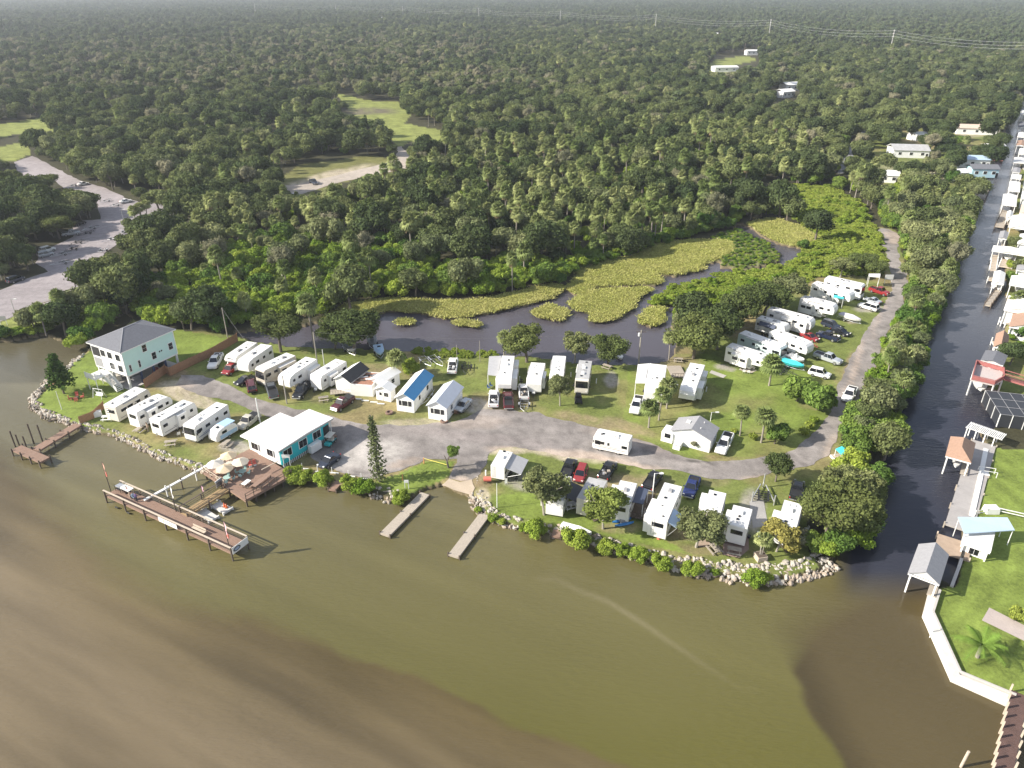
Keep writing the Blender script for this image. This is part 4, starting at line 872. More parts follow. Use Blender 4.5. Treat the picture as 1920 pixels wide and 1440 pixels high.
def rv(kind, f, r, H, W, label, group=None, slides=(), body=W_RV, roof=W_RF, stripe=STRIPE, awn=None, name=None, L=None, win=None, rear_win=False, ac=(.05,), vents=(-.3, .3), door=None, vis=-1, lift=.45, front_win=False, Lmul=1.0):
    """slides: (side, x0, x1, depth, ztop); side -1 = right of travel, +1 = left; x as share of length"""
    x, y, rz, l = place2(f, r, H); L = (L or l)*Lmul; h = L/2
    nm = name or {'trailer': 'travel_trailer', 'fifth': 'fifth_wheel_trailer', 'classa': 'motorhome', 'classc': 'motorhome'}[kind]
    t = thing(nm, label, 'motorhome' if kind.startswith('class') else 'camper trailer', (x, y, LZ), rz, group); w = W/2
    if kind == 'trailer': prof = [(-h, lift), (-h, H-.06), (-h+.06, H), (h-.55, H), (h-.3, H-.12), (h, H-1.1), (h-.05, lift+.3), (h-.25, lift)]
    elif kind == 'fifth': prof = [(-h, lift), (-h, H-.06), (-h+.06, H), (h-1.6, H), (h-.7, H-.12), (h-.2, H-.5), (h, H-1.15), (h-.1, 1.75), (h-2.5, 1.6), (h-2.7, lift)]
    elif kind == 'classa': prof = [(-h, lift-.05), (-h, H-.05), (-h+.08, H), (h-.45, H), (h-.1, H-.25), (h, 1.5), (h+.02, .9), (h-.1, lift-.1)]
    else: prof = [(-h, lift), (-h, H-.05), (-h+.06, H), (h-1.1, H), (h-.6, H-.2), (h-.25, 2.45), (h-.4, 2.05), (h-1.15, 2.0), (h-.85, 1.35), (h-.05, 1.15), (h, .6), (h-.1, lift)]
    b = MB(); b.prism(prof, -w, w, body); b.build('body', t, bevel=.05)
    # roof sheet with dark gutter lines
    top = [p for p in prof if p[1] > H-.3]; xa, xb = min(p[0] for p in top)+.08, max(p[0] for p in prof if p[1] >= H-.01)
    q = MB(); q.box(((xa+xb)/2, 0, H+.012), (xb-xa, W-.12, .03), roof)
    for s in (-1, 1): q.box(((xa+xb)/2, s*(w-.03), H+.0), (xb-xa, .05, .07), GRYP)
    q.build('roof', t)
    for a in ac: one('air_conditioner', lambda q: q.box((a*L, 0, H+.17), (.95, .65, .28), WPT if (abs(a*100) % 2) < 1 else GRYP, taper=(.85, .85)), t, bevel=.04)
    for i, a in enumerate(vents): one('roof_vent', lambda q: q.box((a*L, .25*(-1)**i, H+.07), (.42, .42, .12), [GLS, WPT, GRYP][i % 3], taper=(.9, .9)), t)
    rg = random.Random(int(x*7+y*3))
    for _ in range(3): one('roof_fitting', lambda q: q.box((rg.uniform(-.42, .3)*L, rg.uniform(-.6, .6), H+.06), (rg.uniform(.15, .4), rg.uniform(.15, .4), rg.uniform(.08, .2)), rg.choice([GRYP, WPT, ALU, BLK])), t)
    if kind != 'classa' and rg.random() < .6: one('ladder', lambda q: ([q.tube((-h-.06, .5+a, .8), (-h-.06, .5+a, H+.1), .02, ALU, 4) for a in (0, .35)], [q.tube((-h-.06, .5, 1.0+.4*i), (-h-.06, .85, 1.0+.4*i), .015, ALU, 4) for i in range(6)]), t)
    ca_, sa_ = math.cos(rz), math.sin(rz)
    if kind != 'classa' or H > 3.1:
        u_, v_ = -.2*L+rg.uniform(-.5, .5), w+1.2; q = MB(); q.box((0, 0, .5), (.22, .18, 1.0), WPT); q.box((0, .1, .75), (.18, .04, .3), GRYP); o_ = q.build('utility_pedestal'); o_.location = (x+ca_*u_-sa_*v_, y+sa_*u_+ca_*v_, LZ); o_.rotation_euler.z = rz; props(o_, 'white utility pedestal standing beside a camper site', 'pedestal', 'utility pedestals of the camper sites')
        if rg.random() < .65:
            u_, v_ = rg.uniform(-.3, .2)*L, -(w+1.6); mm = rg.choice([BLK, SIGN_B, GRYP, WPT]); q = MB(); 
            for dx_ in (0, .9): q.box((dx_, 0, .42), (.5, .5, .05), mm); q.box((dx_, -.25, .68), (.5, .05, .5), mm); [q.box((dx_+a, c, .2), (.04, .04, .4), ALU) for a in (-.2, .2) for c in (-.2, .2)]
            o_ = q.build('camp_chairs'); o_.location = (x+ca_*u_-sa_*v_, y+sa_*u_+ca_*v_, LZ); o_.rotation_euler.z = rz+rg.uniform(-.5, .5); props(o_, 'pair of camp chairs set out on the grass by a camper', 'chair', 'camp chairs beside the campers')
    # windows on both sides
    wins = win or [(-.38, .9), (-.12, .7), (.14, 1.0), (.34, .6)]
    for s in (-1, 1):
        for a, ww in wins:
            if any(sd == s and x0-.03 < a < x1+.03 for sd, x0, x1, *_ in slides): continue
            if kind == 'fifth' and a > .36: zc = H-.75
            else: zc = H-1.15
            one('window', lambda q: (q.box((a*L, s*(w+.015), zc), (ww, .05, .55), GLS), q.box((a*L, s*(w+.01), zc+.3), (ww+.08, .05, .05), WPT)), t)
        if stripe: one('stripe', lambda q: (q.box((0, s*(w+.006), lift+.52), (L*.86 if kind != 'fifth' else L*.6, .02, .10), stripe), q.box((L*.06, s*(w+.006), lift+.78), (L*.5, .02, .07), stripe)), t)
    dx = door if door is not None else .02
    one('door', lambda q: (q.box((dx*L, -(w+.02), lift+1.0), (.68, .05, 1.85), body), q.box((dx*L, -(w+.03), lift+1.45), (.4, .05, .5), GLS)), t)
    if rear_win: one('rear_window', lambda q: q.box((-h-.02, 0, H-1.05), (.05, W*.6, .7), GLS), t)
    if front_win or kind == 'classa':
        pass
    if kind == 'classa':
        q = MB(); q.add([(h-.06, -w*.88, H-.42), (h-.06, w*.88, H-.42), (h+.02, w*.9, 1.62), (h+.02, -w*.9, 1.62)], [(0, 1, 2, 3)], GLS); q.build('windscreen', t)
        one('front_bumper', lambda q: q.box((h+.04, 0, .55), (.14, W*.9, .25), CHR), t)
        for s in (-1, 1): one('headlight', lambda q: q.box((h+.03, s*w*.7, .95), (.06, .32, .2), HLAM), t); one('side_mirror', lambda q: q.box((h-.2, s*(w+.25), 1.9), (.1, .25, .4), BLK), t)
        for s in (-1, 1): one('cab_window', lambda q: q.box((h-.85, s*(w+.015), H-1.2), (.9, .05, .75), GLS), t)
    elif kind == 'classc':
        q = MB(); q.add([(h-1.12, -w*.8, 1.98), (h-1.12, w*.8, 1.98), (h-.86, w*.85, 1.42), (h-.86, -w*.85, 1.42)], [(0, 1, 2, 3)], GLS); q.build('windscreen', t)
        one('front_bumper', lambda q: q.box((h+.06, 0, .5), (.14, W*.85, .22), CHR), t)
        for s in (-1, 1): one('headlight', lambda q: q.box((h+.01, s*w*.65, .85), (.06, .3, .2), HLAM), t)
        one('overcab_window', lambda q: q.box((h-.55, 0, H-.5), (.3, W*.5, .35), GLS), t)
    elif kind == 'trailer':
        q = MB(); [q.tube((h-.2, s*.6, lift), (h+1.0, 0, .42), .045, BLK, 4) for s in (-1, 1)]; q.tube((h+.75, 0, 0), (h+.75, 0, .7), .04, BLK, 5); q.box((h+.25, 0, .62), (.3, .6, .35), WPT); q.build('tow_hitch', t)
    else:
        q = MB(); [q.tube((h-2.4, s*.9, 0), (h-2.4, s*.9, .9), .05, BLK, 5) for s in (-1, 1)]; q.tube((h-.9, 0, 1.7), (h-.9, 0, 1.1), .07, BLK, 5); q.build('landing_gear', t)
    axl = {'trailer': (-.06*L-.42, -.06*L+.42), 'fifth': (-.12*L-.42, -.12*L+.42), 'classa': (-.22*L, h-1.3), 'classc': (-.2*L, h-1.0)}[kind]
    for a in axl:
        for s in (-1, 1): wheel(t, a, s*(w-.14), .38)
    for sd, x0, x1, dp, zt in slides:
        q = MB(); cx, lx = (x0+x1)/2*L, (x1-x0)*L; q.box((cx, sd*(w+dp/2), (zt+.75)/2+.0), (lx, dp, zt-.75), body); q.box((cx, sd*(w+dp/2), zt+.02), (lx+.06, dp+.06, .04), roof)
        so = q.build('slide_out', t, bevel=.03)
        wn = 1 if lx < 2.2 else 2
        for i in range(wn): one('window', lambda q: q.box((cx+(i-(wn-1)/2)*lx*.48, sd*(w+dp+.015), zt-.75), (min(1.1, lx*.4), .05, .6), GLS), so)
    if awn:
        sd, x0, x1, dp, am = awn; q = MB(); a, c = x0*L, x1*L; z1, z2 = H-.25, H-.95
        q.add([(a, sd*(w+.02), z1), (c, sd*(w+.02), z1), (c, sd*(w+dp), z2), (a, sd*(w+dp), z2), (a, sd*(w+.02), z1-.04), (c, sd*(w+.02), z1-.04), (c, sd*(w+dp), z2-.04), (a, sd*(w+dp), z2-.04)], [(0, 1, 2, 3), (7, 6, 5, 4), (0, 4, 5, 1), (1, 5, 6, 2), (2, 6, 7, 3), (3, 7, 4, 0)], am)
        ao = q.build('awning', t)
        for xx in (a, c): one('awning_arm', lambda q: q.tube((xx, sd*(w+dp), z2), (xx, sd*(w+.03), .9), .03, ALU, 5), ao)
    else: one('awning_roll', lambda q: q.tube((-.3*L, -(w+.09), H-.15), (.12*L, -(w+.09), H-.15), .08, GRYP if stripe is STRIPE else WPT, 6), t)
    one('steps', lambda q: q.box((dx*L, -(w+.3), .25), (.6, .4, .2), BLK), t)
    return t
SIGN_B = mat('blue_chair_cloth', (.05, .12, .3), .7, .1)
AWB = mat('black_awning', (.03, .032, .038), .6, .1); AWG = mat('grey_awning', (.42, .42, .43), .6, .1); AWN = mat('navy_awning', (.06, .075, .12), .6, .1); AWL = mat('light_blue_awning', (.45, .58, .75), .6, .1); AWT = mat('turquoise_canvas', (.05, .5, .55), .6, .1)
GRF = mat('stained_grey_roof', (.42, .42, .42), .6, .22, .8); TANB = mat('tan_siding', (.48, .44, .37), .45, .06)
GL = 'campers parked in the two left rows'
# left lake-side row
rv('trailer', (269, 725), (204, 762), 3.4, 2.9, 'beige park trailer with dark glass front, leftmost of the lakeside row', rear_win=True, body=CRM, win=[(-.3, 1.2), (-.12, 1.2), (.1, 1.2), (.36, .7)], vents=(-.38, -.2, .25), ac=(-.05,), Lmul=.98)
rv('fifth', (311, 737), (246, 771), 3.6, 2.7, 'white trailer with a roof-high slide-out, second from left of the lakeside row', rear_win=True, slides=[(-1, -.28, -.02, .8, 3.2)], vents=(-.1, .3))
rv('trailer', (357, 750), (289, 788), 3.4, 2.6, 'white and grey trailer with dark roof vents, third from left of the lakeside row', vents=(-.35, -.1, .1, .3), ac=(0.2,), slides=[(-1, -.1, .15, .6, 3.0)], rear_win=True)
rv('classa', (352, 799), (417, 756), 3.3, 2.6, 'white motorhome with blue swoosh beside the blue teardrop camper', stripe=BLUS, vents=(-.3, .05), ac=(.2,))
# left back row
rv('classc', (428, 671), (473, 641), 3.2, 2.6, 'white cab-over motorhome beside the wooden fence', vents=(.1, -.3))
rv('fifth', (453, 678), (500, 646), 3.9, 2.7, 'white fifth wheel with blank nose, second from the fence in the back row', vents=(0, -.2))
rv('classa', (485, 693), (546, 664), 3.6, 2.7, 'tan and brown motorhome with awning, third from the fence', body=TANB, stripe=TANS, slides=[(1, -.4, 0.1, .8, 3.1)], roof=W_RF, ac=(.1, -.25))
rv('fifth', (530, 706), (584, 671), 3.9, 2.8, 'white fifth wheel with rear side slide-out, between tan motorhome and rounded trailer', slides=[(1, -.45, -.1, .9, 3.1)], ac=(.0,))
rv('trailer', (590, 705), (640, 675), 3.4, 2.7, 'white rounded trailer with dark side slide, next to the dark-roofed cottage', slides=[(1, -.05, .25, .8, 2.9)], stripe=TANS, ac=(.05,))
# middle row
rv('fifth', (946, 711), (953, 667), 3.8, 2.6, 'white fifth wheel beside the long grey carport roof', slides=[(1, -.45, -.2, .9, 3.2), (1, -.05, .35, .9, 3.2), (-1, .2, .4, .5, 3.0)], ac=(-.1,))
rv('trailer', (1001, 711), (1009, 680), 3.4, 2.9, 'plain white short trailer in the middle row beside the lagoon bank', vents=(.2,), ac=(), slides=[(1, -.1, .3, .5, 3.0)])
rv('classc', (1043, 706), (1049, 667), 3.3, 2.7, 'white motorhome half hidden behind a small tree in the middle row', ac=(), vents=(.2, -.2))
rv('classa', (1091, 712), (1098, 676), 3.4, 2.6, 'tan motorhome with many boxes on its roof, end of the middle row', body=CRM, roof=GRF, stripe=TANS, ac=(-.1, .2), vents=(-.4, -.25, .05, .32))
rv('trailer', (1226, 727), (1234, 683), 3.7, 3.4, 'white trailer joined to a white flat carport roof', vents=(.1,), ac=())
rv('fifth', (1289, 730), (1308, 682), 3.9, 2.9, 'white fifth wheel at the corner of the open lawn', slides=[(1, -.42, -.2, .8, 3.1), (1, -.02, .25, .9, 3.1)], ac=(-.05,), vents=(-.3, -.15))
# driving
rv('classa', (1116, 809), (1183, 823), 2.9, 2.5, 'white motorhome driving along the park road', stripe=STRIPE, ac=(-.1,), vents=(.25,), win=[(-.38, .9), (.06, .35), (.28, 1.3)])
# right upper row (fronts towards the road)
UP = 'campers parked in the upper right row'
rv('fifth', (1440, 669), (1367, 646), 3.7, 2.6, 'white and black fifth wheel nearest the open lawn in the upper right row', slides=[(-1, -.3, .12, .9, 3.0)], ac=(-.15,), vents=(.3,), rear_win=True)
rv('classa', (1472, 651), (1391, 622), 3.5, 2.6, 'long teal and silver motorhome behind the lone palm in the upper right row', body=mat('silver_teal_paint', (.52, .62, .62), .3, .05), ac=(.1, -.3), stripe=mat('teal_decal', (.08, .2, .22), .4, 0))
rv('fifth', (1522, 645), (1449, 619), 3.8, 2.7, 'white fifth wheel with red wooden steps in the upper right row', slides=[(-1, -.32, .0, .6, 3.1)], stripe=STRIPE)
rv('trailer', (1478, 610), (1423, 594), 3.2, 2.5, 'white trailer with rolled dark awning in the upper right row', awn=(-1, -.35, .2, .8, AWN))
rv('fifth', (1527, 599), (1443, 577), 3.9, 2.6, 'white fifth wheel with black rounded nose in the upper right row', slides=[(-1, -.15, .1, .7, 3.1), (-1, .22, .42, .7, 3.3)], vents=(-.4,), ac=(.3,))
rv('fifth', (1570, 572), (1504, 556), 3.9, 2.6, 'plain white fifth wheel above the covered boat in the upper right row', slides=[(-1, -.42, -.1, .7, 3.1)])
rv('fifth', (1601, 549), (1527, 529), 3.8, 2.7, 'white fifth wheel with a turquoise canopy at its side', vents=(-.3, .1))
rv('classa', (1621, 535), (1550, 519), 3.8, 2.7, 'farthest white motorhome in the upper right row by the red pickup', vents=(-.1, .2))
# bottom row
rv('trailer', (948, 848), (936, 869), 2.9, 2.3, 'small white trailer with grey side awning by the boat ramp', awn=(-1, -.45, .4, 2.6, AWG), ac=(0,), vents=(.35,), rear_win=False, lift=.5, L=5.0)
rv('trailer', (1058, 888), (1040, 937), 3.3, 2.6, 'white trailer with dark awning behind the grey olive tree', awn=(-1, -.3, .3, 2.0, AWB))
rv('trailer', (1123, 895), (1099, 938), 3.3, 2.9, 'trailer with stained grey roof, behind the bright feathery tree', roof=GRF, body=CRM, ac=(), vents=(.1,), win=[(-.3, .8)])
rv('trailer', (1180, 900), (1164, 944), 3.5, 2.6, 'white trailer beside the deck with navy canopy', slides=[(1, -.15, .25, .9, 3.2)], rear_win=True, vents=(-.25, .3), ac=(.05,))
rv('trailer', (1264, 905), (1234, 973), 3.7, 2.7, 'longest white trailer of the bottom row with light blue side awning', slides=[(1, -.48, .0, .7, 3.4)], awn=(-1, -.48, -.12, 1.3, AWL), rear_win=True, ac=(.25,), vents=(.05,))
rv('trailer', (1347, 918), (1331, 974), 3.4, 2.5, 'white trailer with pale left slide, behind a small bushy tree', slides=[(1, .1, .35, .9, 3.0)], ac=(), vents=(.3, -.1))
rv('trailer', (1394, 947), (1383, 987), 3.5, 2.7, 'white trailer with rear ladder above the brick patio', slides=[(1, -.3, .2, .6, 3.2)], rear_win=True, ac=(.1,), vents=(-.2,))
rv('trailer', (1489, 938), (1474, 990), 3.5, 2.6, 'white trailer under the big tree at the point', slides=[(1, -.3, .05, .9, 3.2)], rear_win=True, ac=(.1,))
# teardrop camper
x, y, rz, l = place2((401, 808), (431, 791), 2.2); t = thing('teardrop_camper', 'small rounded blue and white camper beside the motorhome with blue swoosh', 'camper trailer', (x, y, LZ), rz)
b = MB(); prof = [(-2.4, .45), (-2.45, 1.2), (-2.0, 2.1), (-1.0, 2.5), (.6, 2.5), (1.7, 2.25), (2.3, 1.5), (2.35, .6), (2.1, .4)]; b.prism(prof, -1.05, 1.05, W_RV); b.build('body', t, bevel=.12)
one('side_panel', lambda q: [q.box((-.3, s*1.07, 1.0), (3.6, .03, .7), paintm('ltblue')) for s in (-1, 1)], t); one('awning', lambda q: q.box((-.9, 0, 2.53), (2.4, 1.9, .06), paintm('ltblue')), t)
one('window', lambda q: q.box((.5, 1.07, 1.7), (1.0, .04, .5), GLS), t); one('roof_vent', lambda q: q.box((.9, 0, 2.5), (.5, .5, .14), GLS), t)
for s in (-1, 1): wheel(t, -.3, s*.95, .33)

# vehicles
CP = 'cars and trucks parked around the campground'
def cars(lst):
    for a in lst: car(*a[:4], a[4], bed=a[5] if len(a) > 5 else None)
cars([('pickup', 'white', (396, 688), (411, 663), 'white pickup with a loaded bed beside the wooden fence', 'load'), ('suv', 'red', (420, 699), (444, 682), 'red suv with silver hood beside the white cab-over motorhome'),
 ('sedan', 'black', (443, 717), (474, 704), 'black sedan just left of the maroon minivan'), ('suv', 'maroon', (468, 706), (474, 736), 'maroon minivan just right of the black sedan'),
 ('pickup', 'grey', (505, 715), (514, 744), 'dark grey pickup in front of the tan motorhome', 'cover'), ('pickup', 'black', (555, 744), (576, 716), 'black pickup nose to the road before the white fifth wheel', 'load'),
 ('pickup', 'maroon', (625, 766), (659, 742), 'maroon pickup with silver hood in front of the dark-roofed cottage', 'cover'), ('pickup', 'tan', (450, 800), (481, 775), 'old tan pickup with grey camper cap behind the office', 'cover'),
 ('sedan', 'darkblue', (600, 873), (632, 849), 'slate blue sedan parked in front of the turquoise office'), ('sedan', 'silver', (857, 768), (879, 746), 'silver sedan beside the grey-roofed cottage'),
 ('pickup', 'white', (851, 670), (847, 698), 'white pickup with a full bed near the lagoon bank', 'load'), ('pickup', 'white', (927, 731), (925, 760), 'white pickup left of the maroon pickup in the middle row', 'load'),
 ('pickup', 'maroon', (952, 734), (954, 763), 'dark maroon pickup between two white pickups'), ('pickup', 'white', (981, 719), (983, 746), 'white pickup with a boat trailer hitched behind it', 'load'),
 ('pickup', 'white', (1189, 772), (1199, 743), 'white pickup in front of the white flat carport'), ('pickup', 'white', (1350, 847), (1367, 812), 'white pickup beside the small white house'),
 ('pickup', 'white', (1587, 749), (1600, 726), 'white pickup driving on the road at the right'), ('pickup', 'silver', (1578, 678), (1528, 661), 'silver crew-cab pickup by the road in the upper right row'),
 ('suv', 'white', (1558, 703), (1517, 693), 'white suv nearest the big round bushes'), ('pickup', 'navy', (1534, 622), (1573, 635), 'navy pickup at the front of the dark cluster', 'load'),
 ('suv', 'darkblue', (1574, 613), (1543, 602), 'slate suv at the back of the dark cluster of trucks'), ('sedan', 'black', (1592, 625), (1562, 614), 'dark sedan at the right of the dark cluster'),
 ('sedan', 'red', (1533, 635), (1505, 624), 'bright red car behind the fifth wheel with red steps'), ('suv', 'white', (1611, 568), (1647, 579), 'white suv by the far end of the upper right row'),
 ('sedan', 'silver', (1622, 557), (1651, 566), 'silver car behind the far white suv'), ('pickup', 'red', (1667, 550), (1632, 539), 'shiny red pickup at the far end of the upper right row'),
 ('pickup', 'black', (1073, 861), (1060, 891), 'black pickup left of the red suv in the bottom row'), ('suv', 'red', (1084, 900), (1094, 873), 'red suv between two black pickups in the bottom row'),
 ('pickup', 'black', (1148, 866), (1131, 894), 'black pickup with a loaded bed above the grey-roofed trailer', 'load'), ('pickup', 'black', (1233, 885), (1214, 913), 'black pickup above the navy canopy deck'),
 ('pickup', 'blue', (1290, 928), (1304, 895), 'dark blue pickup right of the longest bottom row trailer'), ('pickup', 'black', (1499, 901), (1491, 934), 'black pickup with bed cover above the trailer at the point', 'cover'),
 ('suv', 'white', (99, 464), (78, 469), 'white suv in the left parking lot, upper of a pair'), ('suv', 'silver', (97, 473), (73, 478), 'silver suv in the left parking lot, lower of a pair'),
 ('suv', 'darkblue', (40, 519), (17, 526), 'dark suv under the palms at the left edge'), ('pickup', 'silver', (146, 434), (119, 438), 'silver pickup with trailer under the parking lot trees'),
 ('suv', 'black', (158, 414), (138, 420), 'dark car in the shade at the top of the parking lot'), ('sedan', 'white', (243, 374), (227, 377), 'white car beneath trees right of the parking lot'), ('sedan', 'white', (560, 363), (543, 367), 'white car on the sandy clearing track'),
 ('pickup', 'darkblue', (594, 344), (582, 336), 'dark pickup with trailer on the clearing grass, left one'), ('pickup', 'grey', (733, 314), (722, 306), 'grey pickup with trailer on the clearing grass, right one'), ('sedan', 'white', (160, 342), (150, 344), 'white van by the far end of the parking lot')])

def boat_hull(t, L, W, m, m2, z0=.7, cover=None, console=True):
    secs = []
    for i, u in enumerate((0, .3, .6, .82, .95, 1)):
        x = -L/2+u*L; w = W/2*(1, 1, .95, .7, .35, .06)[i]; k = (0, 0, .02, .15, .3, .42)[i]
        secs.append([(x, -w, z0+.75+k*.3), (x, -w*.75, z0+.2+k), (x, 0, z0+k), (x, w*.75, z0+.2+k), (x, w, z0+.75+k*.3)])
    b = MB(); b.loft(secs, m, True); b.build('hull', t)
    if cover: 
        q = MB(); q.loft([[(s[0][0], s[0][1], s[0][2]+.02), (s[0][0], 0, s[0][2]+(.15, .5, .6, .35, .15, .05)[i]), (s[4][0], s[4][1], s[4][2]+.02)] for i, s in enumerate(secs)], cover); q.build('boat_cover', t)
    else:
        one('deck', lambda q: q.box((-.1*L, 0, z0+.55), (L*.7, W*.8, .06), m2), t)
        if console: one('console', lambda q: (q.box((0, 0, z0+.95), (.7, .8, .9), m, taper=(.8, .8)), q.box((.3, 0, z0+1.5), (.06, .7, .35), GLS)), t)
        one('outboard_motor', lambda q: (q.box((-L/2-.25, 0, z0+.9), (.4, .4, .55), BLK, taper=(.7, .7)), q.box((-L/2-.25, 0, z0+.3), (.15, .12, .8), BLK)), t)
def trailer_frame(t, L, m=ALU, z=.5):
    b = MB()
    for s in (-1, 1): b.tube((-L/2, s*.75, z), (L*.22, s*.7, z), .05, m, 4); b.tube((L*.22, s*.7, z), (L/2, 0, z-.05), .05, m, 4); b.tube((-L/2, s*.35, z+.18), (L*.1, s*.35, z+.18), .05, BLK, 4)
    for u in (-.45, -.2, .05): b.tube((u*L, -.75, z), (u*L, .75, z), .04, m, 4)
    b.build('trailer_frame', t)
    for s in (-1, 1): wheel(t, -.15*L, s*.95, .3)
    one('fender', lambda q: [q.box((-.15*L, s*.98, .68), (.9, .28, .05), m) for s in (-1, 1)], t); one('winch_post', lambda q: q.tube((L*.3, 0, z), (L*.3, 0, z+.7), .05, m, 4), t)
def boat(f, r, label, hull='white', cover=None, z=0.0, onwater=False, trailer=True, W=2.1, L=None, name='motor_boat', lift=None, console=True):
    x, y, rz, l = place2(f, r, (.9 if not onwater else 0)); L = L or max(3.6, min(l, 7)); zb = LZ if not onwater else (lift or -.25)
    t = thing(name, label, 'boat', (x, y, zb), rz)
    if trailer: trailer_frame(t, L*1.12)
    boat_hull(t, L, W, mat('hull_'+hull, CLR.get(hull, (.8, .8, .8)), .3, .04), WPT if hull != 'white' else GRYP, .6 if trailer else .0, cover, console)
    return t
boat((1613, 603), (1576, 590), 'white boat under a pale grey cover in the upper right row', cover=mat('grey_boat_cover', (.45, .44, .5), .7, .1))
boat((1507, 690), (1466, 677), 'turquoise covered boat by the lone palm', 'teal', cover=AWT); boat((1505, 678), (1480, 668), 'white ski boat just behind the turquoise boat')
boat((520, 610), (512, 601), 'black jet boat half hidden behind the back row oak', 'black', L=4, W=1.6) if False else None
def empty_trailer(f, r, label, L=None, dark=False):
    x, y, rz, l = place2(f, r, .5); t = thing('boat_trailer', label, 'trailer', (x, y, LZ), rz); trailer_frame(t, L or max(4, min(l, 7)), BLK if dark else ALU)
empty_trailer((1495, 703), (1451, 692), 'empty black boat trailer with bare tongue below the turquoise boat', dark=True)
empty_trailer((983, 770), (983, 752), 'empty boat trailer hitched behind the white pickup in the middle row'); empty_trailer((874, 701), (876, 679), 'empty black boat trailer beside the white pickup near the lagoon', dark=True)
empty_trailer((830, 686), (808, 666), 'empty aluminium boat trailer, right of the pair near the lagoon'); empty_trailer((808, 686), (790, 668), 'empty aluminium boat trailer, left of the pair near the lagoon')
empty_trailer((784, 767), (812, 722), 'long grey trailer squeezed between the two white cottages', L=6)
for i, (f, r, lb) in enumerate([((665, 662), (648, 645), 'grey skiff on a trailer under the big lagoon oak'), ((700, 652), (696, 630), 'grey bass boat on the bank right of the big oak'), ((714, 668), (708, 648), 'blue and white skiff beside the lagoon bank')]):
    boat(f, r, lb, ('grey', 'grey', 'ltblue')[i], L=5)
lot_tr = [((135, 458), (150, 452)), ((125, 470), (143, 464)), ((105, 478), (122, 474)), ((105, 494), (124, 490)), ((152, 440), (170, 434)), ((160, 430), (178, 425)), ((196, 452), (216, 446)), ((222, 440), (240, 432)), ((190, 380), (204, 374)), ((206, 388), (222, 382)), ((128, 350), (142, 346)), ((150, 508), (166, 504)), ((205, 462), (190, 470)), ((242, 428), (232, 436))]
for f, r in lot_tr:
    x, y, rz, l = place2(f, r, .5); t = thing('boat_trailer', 'empty boat trailer standing on the grey left parking lot', 'trailer', (x, y, LZ), rz, 'boat trailers in the left parking lot'); trailer_frame(t, 6.0, BLK if int(x) % 2 else ALU)
# boat lift trailer in the bottom row
x, y, rz, l = place2((1432, 905), (1432, 935), 1); t = thing('boat_lift', 'grey metal boat lift frame with tall side arms in the bottom row', 'boat lift', (x, y, LZ), rz)
b = MB(); [b.tube((-2, s*1.6, 0), (-2, s*1.6, 1.8), .12, ALU, 6) for s in (-1, 1)]; [b.tube((-2, s*1.6, .6), (2.2, s*.4, .6), .1, ALU, 6) for s in (-1, 1)]; b.tube((2.2, 0, 0), (2.2, 0, 2.6), .12, ALU, 6)
for u in (-1.8, -1.2, -.6, 0, .6): b.tube((u, -1.4+abs(u+1.8)*.2, .45), (u, 1.4-abs(u+1.8)*.2, .45), .07, BLK, 5)
b.build('lift_frame', t); one('cradle', lambda q: [q.box((-1, s*.7, .8), (2.6, .25, .15), BLK) for s in (-1, 1)], t)
# golf cart
x, y, rz, l = place2((611, 832), (626, 817), .9); t = thing('golf_cart', 'teal golf cart with pale roof beside the office', 'golf cart', (x, y, LZ), rz)
one('body', lambda q: (q.box((.75, 0, .55), (.9, 1.15, .5), paintm('teal'), taper=(.8, .9)), q.box((-.6, 0, .5), (1.3, 1.15, .4), BLK)), t, bevel=.05); one('roof', lambda q: q.box((-.1, 0, 1.85), (1.9, 1.2, .07), CRM), t, bevel=.02)
one('roof_posts', lambda q: [q.tube((a, s*.52, .6), (a*.9, s*.52, 1.85), .02, BLK, 4) for a in (.7, -.9) for s in (-1, 1)], t); one('seat', lambda q: (q.box((-.25, 0, .8), (.5, 1.0, .15), CRM), q.box((-.5, 0, 1.05), (.1, 1.0, .45), CRM)), t)
for a in (.8, -.75):
    for s in (-1, 1): wheel(t, a, s*.5, .24, .2)
# small black utility cart towed behind the tan motorhome
x, y, rz, l = place2((1085, 758), (1084, 738), .6); t = thing('utility_cart', 'small black four wheeled cart below the tan motorhome', 'cart', (x, y, LZ), rz)
one('body', lambda q: (q.box((0, 0, .7), (2.4, 1.3, .6), BLK, taper=(.8, .9)), q.box((-.4, 0, 1.3), (1.2, 1.1, .5), BLK, taper=(.8, .8))), t, bevel=.05)
for a in (.8, -.8):
    for s in (-1, 1): wheel(t, a, s*.6, .3)
# ------------------------------------------------------------------ buildings
SHG = mat('grey_shingles', (.15, .155, .175), .9, .22, 3); SHL = mat('light_grey_shingles', (.30, .30, .315), .9, .15, 2.5); SHB = mat('brown_shingles', (.36, .23, .165), .9, .2, 2.5); SHD = mat('black_shingles', (.035, .037, .042), .85, .2, 2); BLR = mat('blue_metal_roof', (.06, .25, .48), .4, .08, 1, metal=.1)
GMR = mat('pale_metal_roof', (.55, .58, .64), .4, .08, 1); MINT = mat('mint_siding', (.56, .78, .72), .7, .04, .7); TURQ = mat('turquoise_wall', (.03, .50, .56), .7, .06, 1); WWL = mat('white_siding', (.80, .80, .78), .7, .05, .8); TILE = mat('pink_tan_roof', (.58, .46, .38), .85, .12, 1)
def frame(o, ux, rz0=None):
    pass
def basis(A, B):                                   # origin A, x along A->B
    d = B-A; return math.atan2(d.y, d.x), d.length
